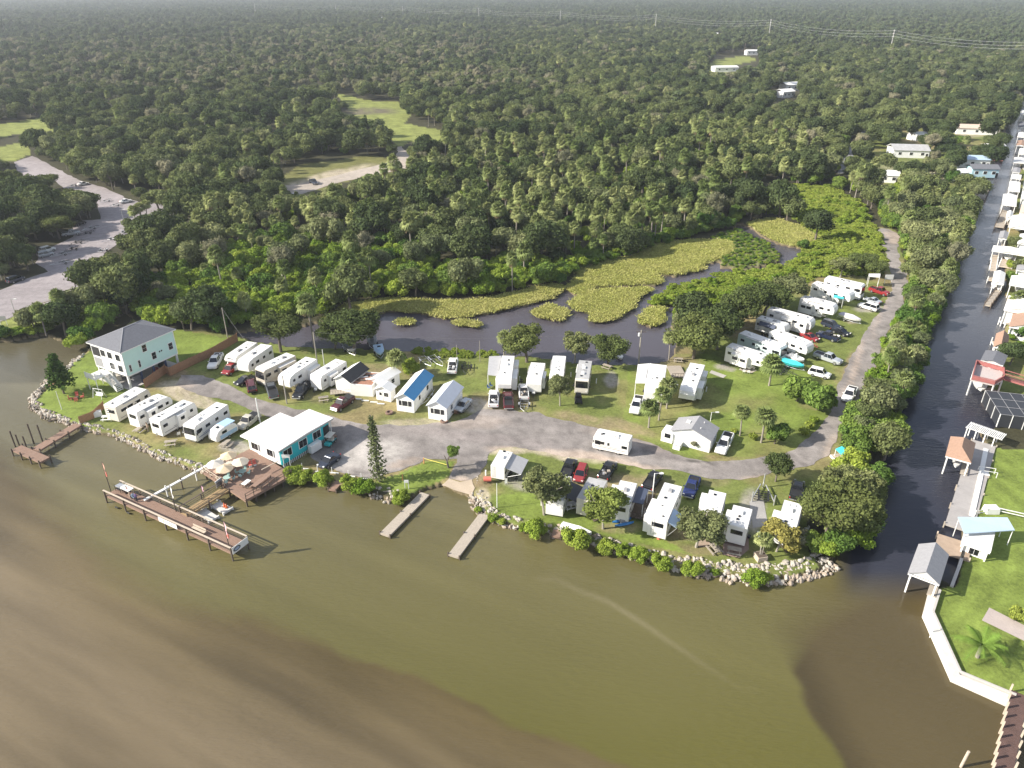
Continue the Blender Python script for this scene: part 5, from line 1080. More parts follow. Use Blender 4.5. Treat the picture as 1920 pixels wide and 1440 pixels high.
def win(parent, x, y, z, w, h, axis='x', side=-1, mull=True, trim=WPT):
    """window lying in a wall; axis x: wall runs along x, facing side*y"""
    b = MB(); o_ = .05*side
    def bx(cx, cz, sx, sz, m, dp, off):
        if axis == 'x': b.box((x+cx, y+off*side, z+cz), (sx, dp, sz), m)
        else: b.box((x+off*side, y+cx, z+cz), (dp, sx, sz), m)
    bx(0, 0, w+.2, h+.2, trim, .06, .03); o = b.build('window', parent)
    b = MB()
    if mull: bx(-w/4, 0, w/2-.05, h, GLS, .04, .055); bx(w/4, 0, w/2-.05, h, GLS, .04, .055)
    else: bx(0, h/4, w, h/2-.04, GLS, .04, .055); bx(0, -h/4, w, h/2-.04, GLS, .04, .055)
    b.build('pane', o); return o
# --- office: white flat roof, turquoise wall
zr = 4.1
F0, A0, E0 = P(521, 843, LZ+zr), P(451, 815, LZ+zr), P(622, 782, LZ+zr)
rz, LX = basis(F0, E0); perp = Vector((-math.sin(rz), math.cos(rz))); LY = (A0-F0).xy.dot(perp)
LY = max(LY, 6)
t = thing('office_building', 'office with white flat roof and turquoise wall beside the brown deck', 'building', (F0.x, F0.y, LZ), rz)
lx1 = LX*.70
b = MB(); b.box((LX/2-.1, LY*.34+.3, 2.2), (LX-1.2, LY*.62, 3.0), WWL); b.box((lx1/2+.3, LY/2, 2.2), (lx1-.6, LY-1.0, 3.0), WWL) if 0 else b.box((lx1/2+.25, LY*.8, 2.2), (lx1-1.0, LY*.3, 3.0), WWL)
b.build('wall', t)
one('turquoise_wall', lambda q: q.box((LX/2-.1, .3, 2.2), (LX-1.2, .12, 3.0), TURQ), t, label='turquoise front wall')
one('foundation_skirt', lambda q: [q.box((.8+i*.4, .32, .35), (.16, .1, .7), WPT) for i in range(int((LX-1.6)/.4))]+[q.box((LX/2, .5, .35), (LX-1.4, .1, .66), BLK)], t)
b = MB(); b.prism([(-.2, 0), (LX*.5, .18), (LX+.1, 0), (LX+.1, .22), (LX*.5, .42), (-.2, .22)], -.25, LY*.62+.2, W_RF); b.prism([(-.2, 0), (lx1*.6, .17), (lx1, .12), (lx1, .34), (lx1*.6, .38), (-.2, .22)], LY*.62+.21, LY+.1, W_RF)
ro = b.build('roof', t); ro.location.z = 3.72
one('fascia', lambda q: (q.box((LX/2, -.28, 3.8), (LX+.3, .05, .2), CONC), q.box((-.23, LY/2-.05, 3.8), (.05, LY+.3, .2), WPT)), t)
for u in (.16, .44, .70): win(t, LX*u, .24, 2.4, 1.7, 1.3)
one('doorway', lambda q: q.box((LX*.88, .22, 1.9), (1.3, .06, 2.2), BLK), t)
one('ice_box', lambda q: q.box((LX*.585, -.5, 1.0), (2.4, .9, 1.5), WPT, taper=(.98, .95)), t, label='white ice box against the turquoise wall', bevel=.05)
for u, ww in ((.3, 1.4), (.72, 1.6)): win(t, .38, LY*u, 2.4, ww, 1.2, 'y', -1)
one('porch_post', lambda q: [q.tube((LX-.2, a, 0), (LX-.2, a, 3.7), .07, WPT, 6) for a in (.3, LY*.55)], t)
one('porch_step', lambda q: q.box((LX*.93, -.1, .3), (2, .8, .5), DECK), t)
# --- stilt house
zE = 8.2
Fh, Lh, Rh = P(225, 662, LZ+zE), P(162, 641.5, LZ+zE), P(329, 617, LZ+zE)
rz, LX = basis(Fh, Rh); perp = Vector((-math.sin(rz), math.cos(rz))); LY = max(8, (Lh-Fh).xy.dot(perp))
t = thing('stilt_house', 'mint green two storey house raised on posts with grey hip roof', 'house', (Fh.x, Fh.y, LZ), rz)
zf = 2.9
b = MB(); b.box((LX/2, LY/2, (zf+zE)/2), (LX-1.0, LY-1.0, zE-zf), MINT); b.build('wall', t)
one('white_front_wall', lambda q: q.box((.46, LY/2, (zf+zE)/2), (.08, LY-1.0, zE-zf), WWL), t)
one('corner_trim', lambda q: [q.box((a, c, (zf+zE)/2), (.14, .14, zE-zf), WPT) for a, c in ((.47, .47), (LX-.47, .47), (.47, LY-.47))], t)
hx = LY*.5; b = MB(); e = -.05; zt = zE+LY*.5*.42
vs = [(e, e, zE), (LX-e, e, zE), (LX-e, LY-e, zE), (e, LY-e, zE), (hx, LY/2, zt), (LX-hx, LY/2, zt)]
b.add(vs, [(0, 1, 5, 4), (1, 2, 5), (2, 3, 4, 5), (3, 0, 4), (3, 2, 1, 0)], SHG); rf = b.build('roof', t)
one('ridge_cap', lambda q: [q.tube(vs[i], vs[j], .07, SHL, 4) for i, j in ((0, 4), (3, 4), (1, 5), (2, 5), (4, 5))], rf)
one('roof_edge', lambda q: (q.box((LX/2, 0, zE-.1), (LX+.1, .06, .2), WPT), q.box((0, LY/2, zE-.1), (.06, LY+.1, .2), WPT), q.box((LX, LY/2, zE-.1), (.06, LY+.1, .2), WPT)), t)
one('floor_beam', lambda q: (q.box((LX/2, LY/2, zf-.12), (LX-1.1, LY-1.1, .22), BLK), q.box((LX/2, .5, zf-.1), (LX-.9, .1, .25), WPT)), t)
NV_ = mat('navy_post', (.03, .05, .12), .6, .1)
for i in range(5):
    for j in range(3):
        p = (.7+i*(LX-1.4)/4, .7+j*(LY-1.4)/2); one('post', lambda q: q.box((p[0], p[1], zf/2-.1), (.35, .35, zf-.1), NV_ if 0 < i < 4 else WPT), t)
one('carport_slab', lambda q: q.box((LX/2, LY/2, .06), (LX-.4, LY-.4, .12), CONC), t)
for u, z in ((.42, 6.9), (.87, 5.0), (.55, 4.6)): win(t, LX*u, .5, z, .9, 1.4, 'x', -1, False)
for u, z in ((.12, 4.2), (.28, 4.3)): win(t, LX*u, .5, z, .4, 1.4, 'x', -1, False)
one('vent', lambda q: [q.box((LX*.66+a, .47, 4.9), (.28, .06, .3), BLK) for a in (0, .45)], t)
for u, z in ((.18, 6.6), (.18, 4.3), (.42, 6.6), (.42, 4.3), (.62, 6.6)): win(t, .42, LY*u, z, 1.3, 1.3, 'y', -1)
for u in (.15, .35, .55, .72): one('transom', lambda q: q.box((.4, LY*u, 7.75), (.06, .8, .18), GLS), t)
one('recessed_porch', lambda q: (q.box((.40, LY*.83, 6.5), (.05, LY*.22, 1.9), BLK), q.box((.40, LY*.83, 4.2), (.05, LY*.22, 1.9), GRYP)), t)
b = MB()
for i in range(13): b.box((-.9-.0, LY*.45+(-1)*(i*.3)+1.0, zf-.1-i*.22), (1.3, .3, .06), WPT)
b.build('stair_tread', t, kind='stuff')
one('stair_landing', lambda q: (q.box((-1.6, LY*.62, zf-.1), (3.6, 3.0, .16), WPT), [q.box((-3.3+.3*i, LY*.62-1.5, zf+.45), (.06, .05, 1), WPT) for i in range(7)], q.box((-3.35, LY*.62, zf+.5), (.06, 3, 1.0), WPT), [q.tube((a, c, 0), (a, c, zf), .1, WPT, 6) for a in (-3.2, -.4) for c in (LY*.62-1.3, LY*.62+1.3)]), t)
one('stair_rail', lambda q: [q.prism([(-.02, 0), (.02, 0), (.02, 1), (-.02, 1)], 0, .01, WPT)]+[q.add([(a, LY*.45+1.2, zf-.1), (a, LY*.45-2.8, .1), (a, LY*.45-2.8, 1.0), (a, LY*.45+1.2, zf+.9), (a+.05, LY*.45+1.2, zf-.1), (a+.05, LY*.45-2.8, .1), (a+.05, LY*.45-2.8, 1.0), (a+.05, LY*.45+1.2, zf+.9)], [(0, 1, 2, 3), (7, 6, 5, 4), (3, 2, 6, 7), (0, 4, 5, 1)], WPT) for a in (-1.6, -.25)], t)
# clutter beneath
for i, (u, v, s, m) in enumerate([(.3, .3, (1.8, .9, .9), GRYP), (.62, .25, (1.5, .7, .8), mat('red_gear', (.35, .05, .04), .5, .1)), (.82, .4, (2.4, 1.0, 1.1), BLK), (.15, .6, (1.2, 1.2, 1.0), CRM)]):
    one('stored_gear', lambda q: (q.box((LX*u, LY*v, .12+s[2]/2), s, m, rz=.4*i, taper=(.8, .8)), q.box((LX*u+.8, LY*v+.3, .4), (.5, .4, .5), ALU)), t, bevel=.04)

def gable(name, rf, rr_, zr, W, zw, label, cat, wall, roofm, roofm2=None, over=.25, L=None, group=None, wins=(), doorfront=True, porch=False):
    """ridge from front pixel to rear pixel at height zr"""
    A = P(*rf, z=LZ+zr); B = P(*rr_, z=LZ+zr); rz, l = basis(A, B); l = L or l
    t = thing(name, label, cat, (A.x, A.y, LZ), rz, group); w = W/2; zl = zw-(zr-zw)*over/w*1.0
    b = MB(); prof = [(-w+over, .05), (w-over, .05), (w-over, zw+.0), (0, zr-.12), (-w+over, zw)]
    vs = [(.2, a, z) for a, z in prof]+[(l-.2, a, z) for a, z in prof]; n = 5
    b.add(vs, [(4, 3, 2, 1, 0), (5, 6, 7, 8, 9)]+[(i, (i+1) % n, (i+1) % n+n, i+n) for i in range(n)], wall); b.build('wall', t)
    for s, m in ((-1, roofm), (1, roofm2 or roofm)):
        q = MB(); e = s*w; q.add([(-.15, 0, zr), (l+.15, 0, zr), (l+.15, e, zw-.08), (-.15, e, zw-.08), (-.15, 0, zr-.12), (l+.15, 0, zr-.12), (l+.15, e, zw-.2), (-.15, e, zw-.2)], [(0, 1, 2, 3), (7, 6, 5, 4), (0, 4, 5, 1), (1, 5, 6, 2), (2, 6, 7, 3), (3, 7, 4, 0)], m); q.build('roof', t)
    for x_, s in wins: win(t, x_*l, s*(w-over), zw*.62, .8, .9, 'x', s, False)
    if doorfront: 
        one('door', lambda q: (q.box((.17, w*.3, 1.1), (.06, .85, 2.0), WPT), q.box((.15, w*.3, 1.5), (.05, .5, .6), GLS)), t)
        win(t, .2, -w*.35, zw*.6, .9, .8, 'y', -1)
    if porch:
        one('porch_opening', lambda q: (q.box((.16, 0, zw*.62), (.05, W*.62, zw*.32), BLK), [q.box((.13, a, zw*.62), (.06, .1, zw*.34), WPT) for a in (-W*.15, W*.15)]), t)
    return t, l
gable('park_cottage', (757, 737), (795, 692), 4.1, 3.9, 3.0, 'narrow white cottage with one blue roof slope', 'cottage', WWL, BLR, WPT, wins=((.3, -1), (.7, -1)), doorfront=False, porch=True)
gable('park_cottage', (818, 752), (850, 713), 4.1, 4.1, 3.0, 'narrow white cottage with pale grey metal roof', 'cottage', WWL, GMR, GMR, wins=((.3, -1),), doorfront=False, porch=True)
gable('park_cottage', (640, 703), (675, 678), 4.1, 4.0, 3.0, 'white cottage with a black shingle roof slope in the back row', 'cottage', WWL, SHD, WPT, wins=((.75, -1),), doorfront=False)
gable('park_cottage', (703, 709), (739, 688), 3.4, 3.3, 2.8, 'white rounded-roof mobile cabin behind the brown-topped enclosure', 'cottage', WWL, WPT, wins=((.6, -1),), doorfront=False)
gable('garden_shed', (716, 724), (727, 714), 3.3, 3.6, 2.5, 'small white shed with its door standing open', 'shed', WWL, WPT, wins=(), doorfront=True)
t, l = gable('bath_house', (1297, 803), (1312, 780), 4.0, 7.2, 2.7, 'small white house with light grey gable roof on the open lawn', 'house', WWL, SHL, wins=(), doorfront=False)
one('side_porch', lambda q: (q.box((1.2, 4.0, 1.0), (2.6, 2.0, 1.9), WWL), q.box((-.8, 1.8, .5), (1.6, 1.2, .9), WWL)), t); one('porch_window', lambda q: q.box((-.12, 3.9, 1.4), (.06, 1.0, .8), GLS), t)
one('skylight', lambda q: q.box((l*.5, 1.2, 3.75), (.9, .7, .12), WPT), t); one('doormat', lambda q: q.box((-1.65, 1.7, .97), (.05, .7, .05), BLK), t)
one('roof_vent', lambda q: [q.tube((l*u, -1.2, 3.3), (l*u, -1.2, 3.8), .07, WPT, 6) for u in (.3, .75)], t)
# enclosure
A = P(658, 741); B = P(700, 744); rz, l = basis(A, B); t = thing('walled_patio', 'white walled box patio with rusty brown floor and clutter on top', 'patio', (A.x, A.y, LZ), rz)
d = 5.2
one('wall', lambda q: (q.box((l/2, 0, 1.25), (l, .12, 2.5), WWL), q.box((l/2, d, 1.25), (l, .12, 2.5), WWL), q.box((0, d/2, 1.25), (.12, d-.12, 2.5), WWL), q.box((l, d/2, 1.25), (.12, d-.12, 2.5), WWL)), t)
one('top_deck', lambda q: q.box((l/2, d/2, 2.3), (l-.13, d-.13, .12), mat('rust_boards', (.34, .17, .11), .85, .3, 2)), t)
one('roof_clutter', lambda q: [q.box((l*u, d*v, 2.45), (1.6, .5, .12), m, rz=r) for u, v, m, r in ((.4, .6, ALU, .3), (.55, .75, GLS, .2), (.7, .5, WPT, .5), (.35, .35, POST, .1), (.8, .8, ALU, .8))], t)
# carports / flat covers
def cover(name, quad, z, label, m, cat='carport', posts=True, thick=.12, zlow=None):
    p = [P(*q, z=LZ+(z if (zlow is None or i < 2) else zlow)) for i, q in enumerate(quad)]; c = sum(p, Vector())/4; t = thing(name, label, cat, (c.x, c.y, LZ), 0)
    r = [(q.x-c.x, q.y-c.y, q.z-LZ) for q in p]; b = MB(); b.add(r+[(a, bb, z_-thick) for a, bb, z_ in r], [(0, 1, 2, 3), (7, 6, 5, 4), (0, 4, 5, 1), (1, 5, 6, 2), (2, 6, 7, 3), (3, 7, 4, 0)], m); b.build('roof', t)
    if posts:
        for a, bb, z_ in r: one('post', lambda q: q.tube((a*.94, bb*.94, 0), (a*.94, bb*.94, z_-thick-.003), .06, WPT, 6), t)
    return t, r
cover('carport', [(917, 668), (940, 667), (938, 705), (914, 702)], 3.2, 'long grey roof shading a cluttered patio beside a fifth wheel', AWG)
cover('carport', [(1196, 683), (1221, 681), (1215, 718), (1191, 718)], 3.5, 'white flat carport roof joined to a white trailer', W_RF)
cover('deck_canopy', [(1197, 911), (1216, 918), (1206, 945), (1183, 940)], 2.8, 'navy canopy over the lattice deck in the bottom row', AWN, 'canopy')
cover('shade_canopy', [(1566, 550), (1586, 551), (1582, 560), (1562, 557)], 2.6, 'turquoise pop-up canopy by the farthest fifth wheels', AWT, 'canopy')
cover('carport', [(1629, 513), (1651, 513), (1650, 520), (1630, 518)], 3.0, 'white carport roof at the far end of the upper right row', W_RF)
cover('shade_canopy', [(1537, 640), (1545, 640), (1545, 646), (1537, 646)], 2.4, 'small pale canopy near the red wooden steps', WPT, 'canopy') if 0 else None
x, y = P(1580, 860).xy; t = thing('play_shelter', 'tiny turquoise roofed shelter by the road bend at the right', 'shelter', (x, y, LZ), .2)
one('roof', lambda q: q.prism([(-1.1, 1.5), (0, 1.9), (1.1, 1.5), (1.1, 1.42), (0, 1.82), (-1.1, 1.42)], -.9, .9, AWT), t); one('floor', lambda q: q.box((.1, -.3, .15), (3.2, 3, .2), PALEW), t); one('post', lambda q: [q.box((a, c, .8), (.1, .1, 1.3), WPT) for a in (-1, 1) for c in (-.8, .8)], t); one('border', lambda q: q.box((-1.7, -.6, .2), (.15, 3.2, .35), WPT), t)

# ------------------------------------------------------------------ decks and docks
def boards(b, x0, x1, y0, y1, z, m, wd=.28, gap=.03, along='y'):
    u = x0
    while u < x1-.02:
        e = min(u+wd, x1); b.box(((u+e-gap)/2, (y0+y1)/2, z), (e-u-gap, y1-y0, .07), m); u += wd
def dock(name, A, B, W, z, label, m=DECK, posts=3.0, ph=.5, rails=(), cat='dock', railm=PALEW, top=None, pm=POST, railh=1.0, inner=None, wd=.28):
    """A,B: centreline pixel ends on the deck surface; rails: sides with handrails"""
    a = P(*A, z=z); c = P(*B, z=z); rz, l = basis(a, c); t = thing(name, label, cat, (a.x, a.y, 0), rz)
    b = MB(); boards(b, 0, l, -W/2, W/2, z-.035, m, wd); b.build('deck_boards', t, kind='stuff')
    one('frame', lambda q: [q.box((l/2, s*(W/2-.06), z-.2), (l-.05, .1, .24), m if pm is POST else pm) for s in (-1, 1)]+[q.box((.05, 0, z-.2), (.1, W-.3, .24), m), q.box((l-.05, 0, z-.2), (.1, W-.3, .24), m)], t)
    n = max(1, round(l/posts))
    for s in (-1, 1):
        hr = s in rails
        for i in range(n+1):
            top_ = z+(railh if hr else ph); u = min(max(.1, l*i/n), l-.1)
            one('post', lambda q: q.box((u, s*(W/2+.08), (top_-1.6)/2), (.18, .18, top_+1.6), pm), t)
        if hr:
            one('rail', lambda q: q.box((l/2, s*(W/2+.08), z+railh+.03), (l, .24, .07), railm), t)
            for hh in (.35, .68): one('rail', lambda q: q.box((l/2, s*(W/2-.03), z+railh*hh), (l-.1, .05, .06), POST), t)
    return t, l, rz
# fishing pier: outer walkway
t, l, rz = dock('fishing_pier', (212, 920), (450, 1027), 2.7, 1.3, 'long brown fishing pier with pale handrails parallel to the shore', DECK, 4.2, .5, (-1, 1), 'pier')
one('end_banner', lambda q: (q.box((l+.14, 0, 1.75), (.05, 2.8, 1.1), WPT),), t)
one('emblem', lambda q: (q.loft([[(l+d_, -.6+.62*k*math.cos(a), 1.75+.36*k*math.sin(a)) for a in np.linspace(0, 2*PI, 20, endpoint=False)] for d_, k in ((.17, 1), (.185, 1))], BLK), q.loft([[(l+d_, -.6+.46*math.cos(a), 1.75+.22*math.sin(a)) for a in np.linspace(0, 2*PI, 20, endpoint=False)] for d_ in (.187, .195)], mat('pale_blue_print', (.35, .42, .55), .6, 0))), t)
one('side_banner', lambda q: q.box((l*.535, -1.60, 1.82), (3.9, .04, .8), WPT), t)
one('banner_print', lambda q: [q.box((l*.535+a, -1.625, 1.85+c), (.35, .012, .12), mat('orange_print', (.7, .2, .05), .6, 0) if i % 2 else GRYP) for i, (a, c) in enumerate([(-1.2, .1), (-.7, .1), (-.2, .12), (.4, .1), (1.1, .08), (-.9, -.15), (0, -.15), (.8, -.14)])], t)
one('mooring_tyre', lambda q: [q.tube((l*u-.3, -1.65, .2), (l*u+.3, -1.65, .2), .12, RUB, 8) for u in (.1, .2)], t)
pier_rz, pier_l, pierA = rz, l, P(212, 920, 1.3)
def on_pier(u, v): return pierA.xy+Vector((math.cos(rz0)*u-math.sin(rz0)*v, math.sin(rz0)*u+math.cos(rz0)*v))
rz0 = pier_rz
# fish-cleaning table, benches, people on the pier
p = on_pier(2.6, .7); t = thing('fish_cleaning_table', 'white topped work table near the left end of the fishing pier', 'table', (p.x, p.y, 1.3), rz0); one('table_top', lambda q: q.box((0, 0, .95), (2.0, 1.0, .1), WPT), t); one('leg', lambda q: [q.box((a, c, .45), (.1, .1, .9), PALEW) for a in (-.9, .9) for c in (-.4, .4)], t)
p = on_pier(pier_l*.72, -.4); t = thing('pier_bench', 'grey bench on the right half of the fishing pier', 'bench', (p.x, p.y, 1.3), rz0); one('seat', lambda q: q.box((0, 0, .45), (2.6, .4, .06), PALEW), t); one('leg', lambda q: [q.box((a, 0, .22), (.1, .35, .42), POST) for a in (-1, 1)], t); one('backrest', lambda q: q.box((0, .2, .75), (2.6, .05, .3), PALEW), t)
p = on_pier(.8, .7); t = thing('storage_rack', 'dark metal rack at the left tip of the fishing pier', 'rack', (p.x, p.y, 1.3), rz0); one('rack', lambda q: ([q.tube((a, c, 0), (a, c, 1.2), .04, BLK, 4) for a in (-.4, .8) for c in (-.5, .5)], q.box((.2, 0, .9), (1.2, 1.0, .06), ALU), q.box((.2, 0, .4), (1.2, 1.0, .06), BLK)), t); one('rack_box', lambda q: q.box((.2, .1, .65), (.9, .6, .35), GRYP), t)
def flagpole(px, py, h, label, m, fl, fw=.5, z0=.0, cat='flag', red=None):
    p = P(px, py, z=1.3 if z0 else LZ); t = thing('banner_flag', label, cat, (p.x, p.y, z0), -.8)
    one('pole', lambda q: q.tube((0, 0, 0), (0, 0, h), .07, POST, 6), t); 
    q = MB(); n = 6
    sec = [[(.05, 0, h-fl+fl*i/n-.05), (.05+fw*(.5+.5*math.sin(i/n*PI))*.8, .08*math.sin(i*1.7), h-fl+fl*i/n), (.05+fw*(.5+.5*math.sin(i/n*PI))*.8, .03+.08*math.sin(i*1.7), h-fl+fl*i/n), (.05, .03, h-fl+fl*i/n-.05)] for i in range(n+1)]
    q.loft(sec, m); fo = q.build('flag', t)
    if red: one('flag_patch', lambda q: q.box((.25, .05, h-fl*.8), (.5, .1, fl*.3), red), fo)
SIGR = mat('faded_red', (.65, .16, .12), .7, .1)
flagpole(209, 925, 6.4, 'tall pole with faded orange banner at the left end of the pier', mat('faded_orange_cloth', (.72, .42, .32), .8, .15), 2.6, .45, .0, red=SIGR)
flagpole(332, 966, 6.0, 'tall pole with furled white banner at the middle of the pier', WPT, 2.2, .55)
flagpole(433, 1040, 6.4, 'tall pole with pink and white banner at the right end of the pier', mat('pink_cloth', (.75, .5, .52), .8, .2), 2.8, .55, red=SIGR)
flagpole(383, 936, 3.2, 'short pole with small pink flag beside the gangway', mat('pale_pink_cloth', (.6, .35, .42), .8, .2), 1.0, .6)
dock('gangway', (344, 965), (424, 916), 1.5, 1.35, 'narrow brown gangway linking the deck to the fishing pier', mat('ochre_boards', (.36, .25, .13), .85, .25, 2), 3.4, .5, (1,), 'walkway', railm=POST)
# conveyor-like white catwalk from shore to pier
a, c = P(270, 938, 1.6), P(432, 846, 1.9); rz, l = basis(a, c); t = thing('service_catwalk', 'thin white catwalk pipe running from shore to the pier', 'catwalk', (a.x, a.y, 0), rz)
one('beam', lambda q: q.box((l/2, 0, 1.6), (l, .45, .16), WPT), t)
for i in range(6): one('support_post', lambda q: q.box((l*(i+.4)/6, 0, .3), (.16, .16, 3.6), WPT if i % 2 else POST), t)
# main deck
zd = 1.5
D0 = P(380, 885, zd); D1 = P(460, 938, zd); D2 = P(534, 880, zd); rz, l1 = basis(D0, D1); perp = Vector((-math.sin(rz), math.cos(rz))); wy = (D2-D1).xy.dot(perp); 
t = thing('timber_deck', 'large brown waterfront deck with umbrellas beside the office', 'deck', (D0.x, D0.y, 0), rz)
print('DECK', l1, wy)
q = MB(); boards(q, 0, l1, 0, wy*1.0, zd-.035, DECK, .3); q.build('deck_boards', t, kind='stuff')
one('frame', lambda q: (q.box((l1/2, .05, zd-.25), (l1, .1, .34), DECK), q.box((l1-.05, wy/2, zd-.25), (.1, wy-.3, .34), DECK), q.box((.05, wy/2, zd-.25), (.1, wy-.3, .34), DECK)), t)
for i in range(5):
    for j in range(6): one('piling', lambda q: q.tube((.3+i*(l1-.6)/4, .3+j*(wy-.6)/5, -1.6), (.3+i*(l1-.6)/4, .3+j*(wy-.6)/5, zd-.1), .13, POST, 6), t)
for i in range(7): one('rail_post', lambda q: q.box((l1-.1, .2+i*(wy-.4)/6, zd+.5), (.1, .1, 1.0), POST), t)
for z_ in (.55, 1.0): one('rail', lambda q: q.box((l1-.1, wy/2, zd+z_), (.06, wy-.3, .06), POST), t)
for i in range(4): one('rail_post', lambda q: q.box((.2+i*l1*.5/3, .1, zd+.5), (.12, .12, 1.0), PALEW), t)
for z_ in (.5, 1.0): one('rail', lambda q: q.box((l1*.27, .1, zd+z_), (l1*.5, .07, .1), PALEW), t)
one('rail', lambda q: q.box((l1*.68, wy*.82, zd+.9), (.15, wy*.35, .1), PALEW), t)
def onz(px, py, z): return P(px, py, z=z)
STRAW = mat('straw_thatch', (.62, .50, .34), .9, .2, 5); TEALC = mat('pale_teal_plastic', (.38, .55, .52), .6, .1)
def umbrella(px, py, m, label, h=2.3):
    p = onz(px, py, zd); t = thing('patio_umbrella', label, 'umbrella', (p.x, p.y, zd), random.random()*3, 'umbrellas on the waterfront deck' if 0 else None)
    one('pole', lambda q: q.tube((0, 0, 0), (0, 0, h), .035, POST, 6), t)
    n = 10; q = MB(); q.add([(0, 0, h+.15)]+[(1.35*math.cos(2*PI*k/n), 1.35*math.sin(2*PI*k/n), h-.42-(.1 if k % 2 else 0)) for k in range(n)]+[(0, 0, h+.05)]+[(1.33*math.cos(2*PI*k/n), 1.33*math.sin(2*PI*k/n), h-.52) for k in range(n)], [(0, 1+k, 1+(k+1) % n) for k in range(n)]+[(n+1, n+2+(k+1) % n, n+2+k) for k in range(n)]+[(1+k, n+2+k, n+2+(k+1) % n, 1+(k+1) % n) for k in range(n)], m); q.build('canopy', t)
    for k in range(5): one('rib', lambda q: q.tube((0, 0, h+.0), (1.3*math.cos(2*PI*k/5), 1.3*math.sin(2*PI*k/5), h-.5), .02, PALEW, 4), t)
def table(px, py, m, label, z=zd, seats=4):
    p = onz(px, py, z if z != LZ else LZ); t = thing('patio_table', label, 'table', (p.x, p.y, z), random.random()*3)
    one('table_top', lambda q: q.tube((0, 0, .70), (0, 0, .76), .6, m, 12), t); one('pedestal', lambda q: q.tube((0, 0, 0), (0, 0, .7), .07, m, 6), t)
    for k in range(seats):
        a = 2*PI*k/seats; one('seat', lambda q: (q.box((.95*math.cos(a), .95*math.sin(a), .45), (.42, .42, .05), m, rz=a), q.box((1.15*math.cos(a), 1.15*math.sin(a), .7), (.05, .42, .45), m, rz=a), q.tube((.95*math.cos(a), .95*math.sin(a), 0), (.95*math.cos(a), .95*math.sin(a), .45), .04, m, 4)), t)
CRMC = mat('cream_canvas', (.66, .62, .54), .8, .1, 3)
umbrella(407, 888, CRMC, 'cream umbrella nearest the water at the left of the deck'); umbrella(432, 872, STRAW, 'straw umbrella farthest back by the office porch'); umbrella(425, 897, STRAW, 'straw umbrella at the centre front of the group'); umbrella(454, 884, mat('tan_canvas', (.6, .53, .42), .8, .1, 3), 'tan umbrella at the right of the group, near the red chairs'); umbrella(395+48, 868, CRMC, 'small cream umbrella tucked behind the others') if 0 else None
table(407, 892, mat('peach_plastic', (.6, .42, .33), .6, .1), 'peach table and chairs under the left cream umbrella'); table(432, 875, CRMC, 'cream table and chairs under the farthest straw umbrella'); table(427, 902, TEALC, 'pale green table and chairs at the front of the deck'); table(456, 890, TEALC, 'pale teal table and chairs under the tan umbrella')
p = onz(474, 874, zd); t = thing('red_chair_set', 'red and white chairs folded by the office steps', 'chair', (p.x, p.y, zd), .6); one('seat', lambda q: [q.box((a*.7, 0, .4), (.5, .5, .06), SIGR) for a in (-.5, .5)], t); one('backrest', lambda q: [q.box((a*.7, .25, .7), (.5, .06, .6), SIGR) for a in (-.5, .5)], t); one('leg', lambda q: [q.box((a*.7, 0, .2), (.4, .4, .38), WPT) for a in (-.5, .5)], t)
for px, py, lb, m in [(492, 908, 'long brown picnic table along the right rail of the deck', DECK), (463, 912, 'white topped bar cart with dark frame on the deck', WPT)]:
    p = onz(px, py, zd); t = thing('deck_table', lb, 'table', (p.x, p.y, zd), math.atan2((D2-D1).y, (D2-D1).x)); L_ = 3.6 if m is DECK else 1.4
    one('table_top', lambda q: q.box((0, 0, .8), (L_, .8, .07), m), t); one('leg', lambda q: [q.box((a, c, .4), (.08, .08, .78), POST) for a in (-L_/2+.2, L_/2-.2) for c in (-.3, .3)], t); one('seat', lambda q: [q.box((0, c, .45), (L_, .3, .05), m if m is DECK else POST) for c in (-.75, .75)], t)
p = onz(412, 912, zd); t = thing('deck_gate', 'pale grey gate panel where the gangway meets the deck', 'gate', (p.x, p.y, zd), 1.2); one('panel', lambda q: q.box((0, 0, .65), (1.3, .08, 1.1), GRYP), t); one('frame', lambda q: q.box((0, .06, 1.22), (1.4, .08, .08), WPT), t)
# floating kayak/jet docks
for A, B, lb in [((376, 957), (401, 973), 'short white floating dock nearer the pier'), ((403, 944), (428, 957), 'short grey floating dock with two orange cones')]:
    dock('floating_dock', A, B, 1.5, .45, lb, mat('pale_dock_boards', (.62, .6, .56), .8, .1, 2), 9, .1, (), pm=WPT)
for px, py in ((421, 950), (425, 952)):
    p = P(px, py, .45); t = thing('traffic_cone', 'orange cone on the grey floating dock, %s one' % ('left' if px < 423 else 'right'), 'cone', (p.x, p.y, .45)); one('cone', lambda q: q.tube((0, 0, .03), (0, 0, .75), .2, mat('cone_orange', (.75, .16, .04), .6, 0), 8, .04), t); one('base', lambda q: q.box((0, 0, .02), (.45, .45, .04), BLK), t)
for i, (px, py) in enumerate([(408, 934), (394, 944), (380, 952), (364, 960)]):
    p = P(px, py, .3); t = props(MB().tube((p.x, p.y, 0), (p.x, p.y, .55), .22, WPT, 8).build('mooring_buoy'), 'white round buoy against the gangway, number %s from shore' % ['one', 'two', 'three', 'four'][i] if 0 else ['white buoy nearest the deck under the gangway', 'white buoy beside the grey floating dock', 'white buoy beside the white floating dock', 'white buoy nearest the pier under the gangway'][i], 'buoy')
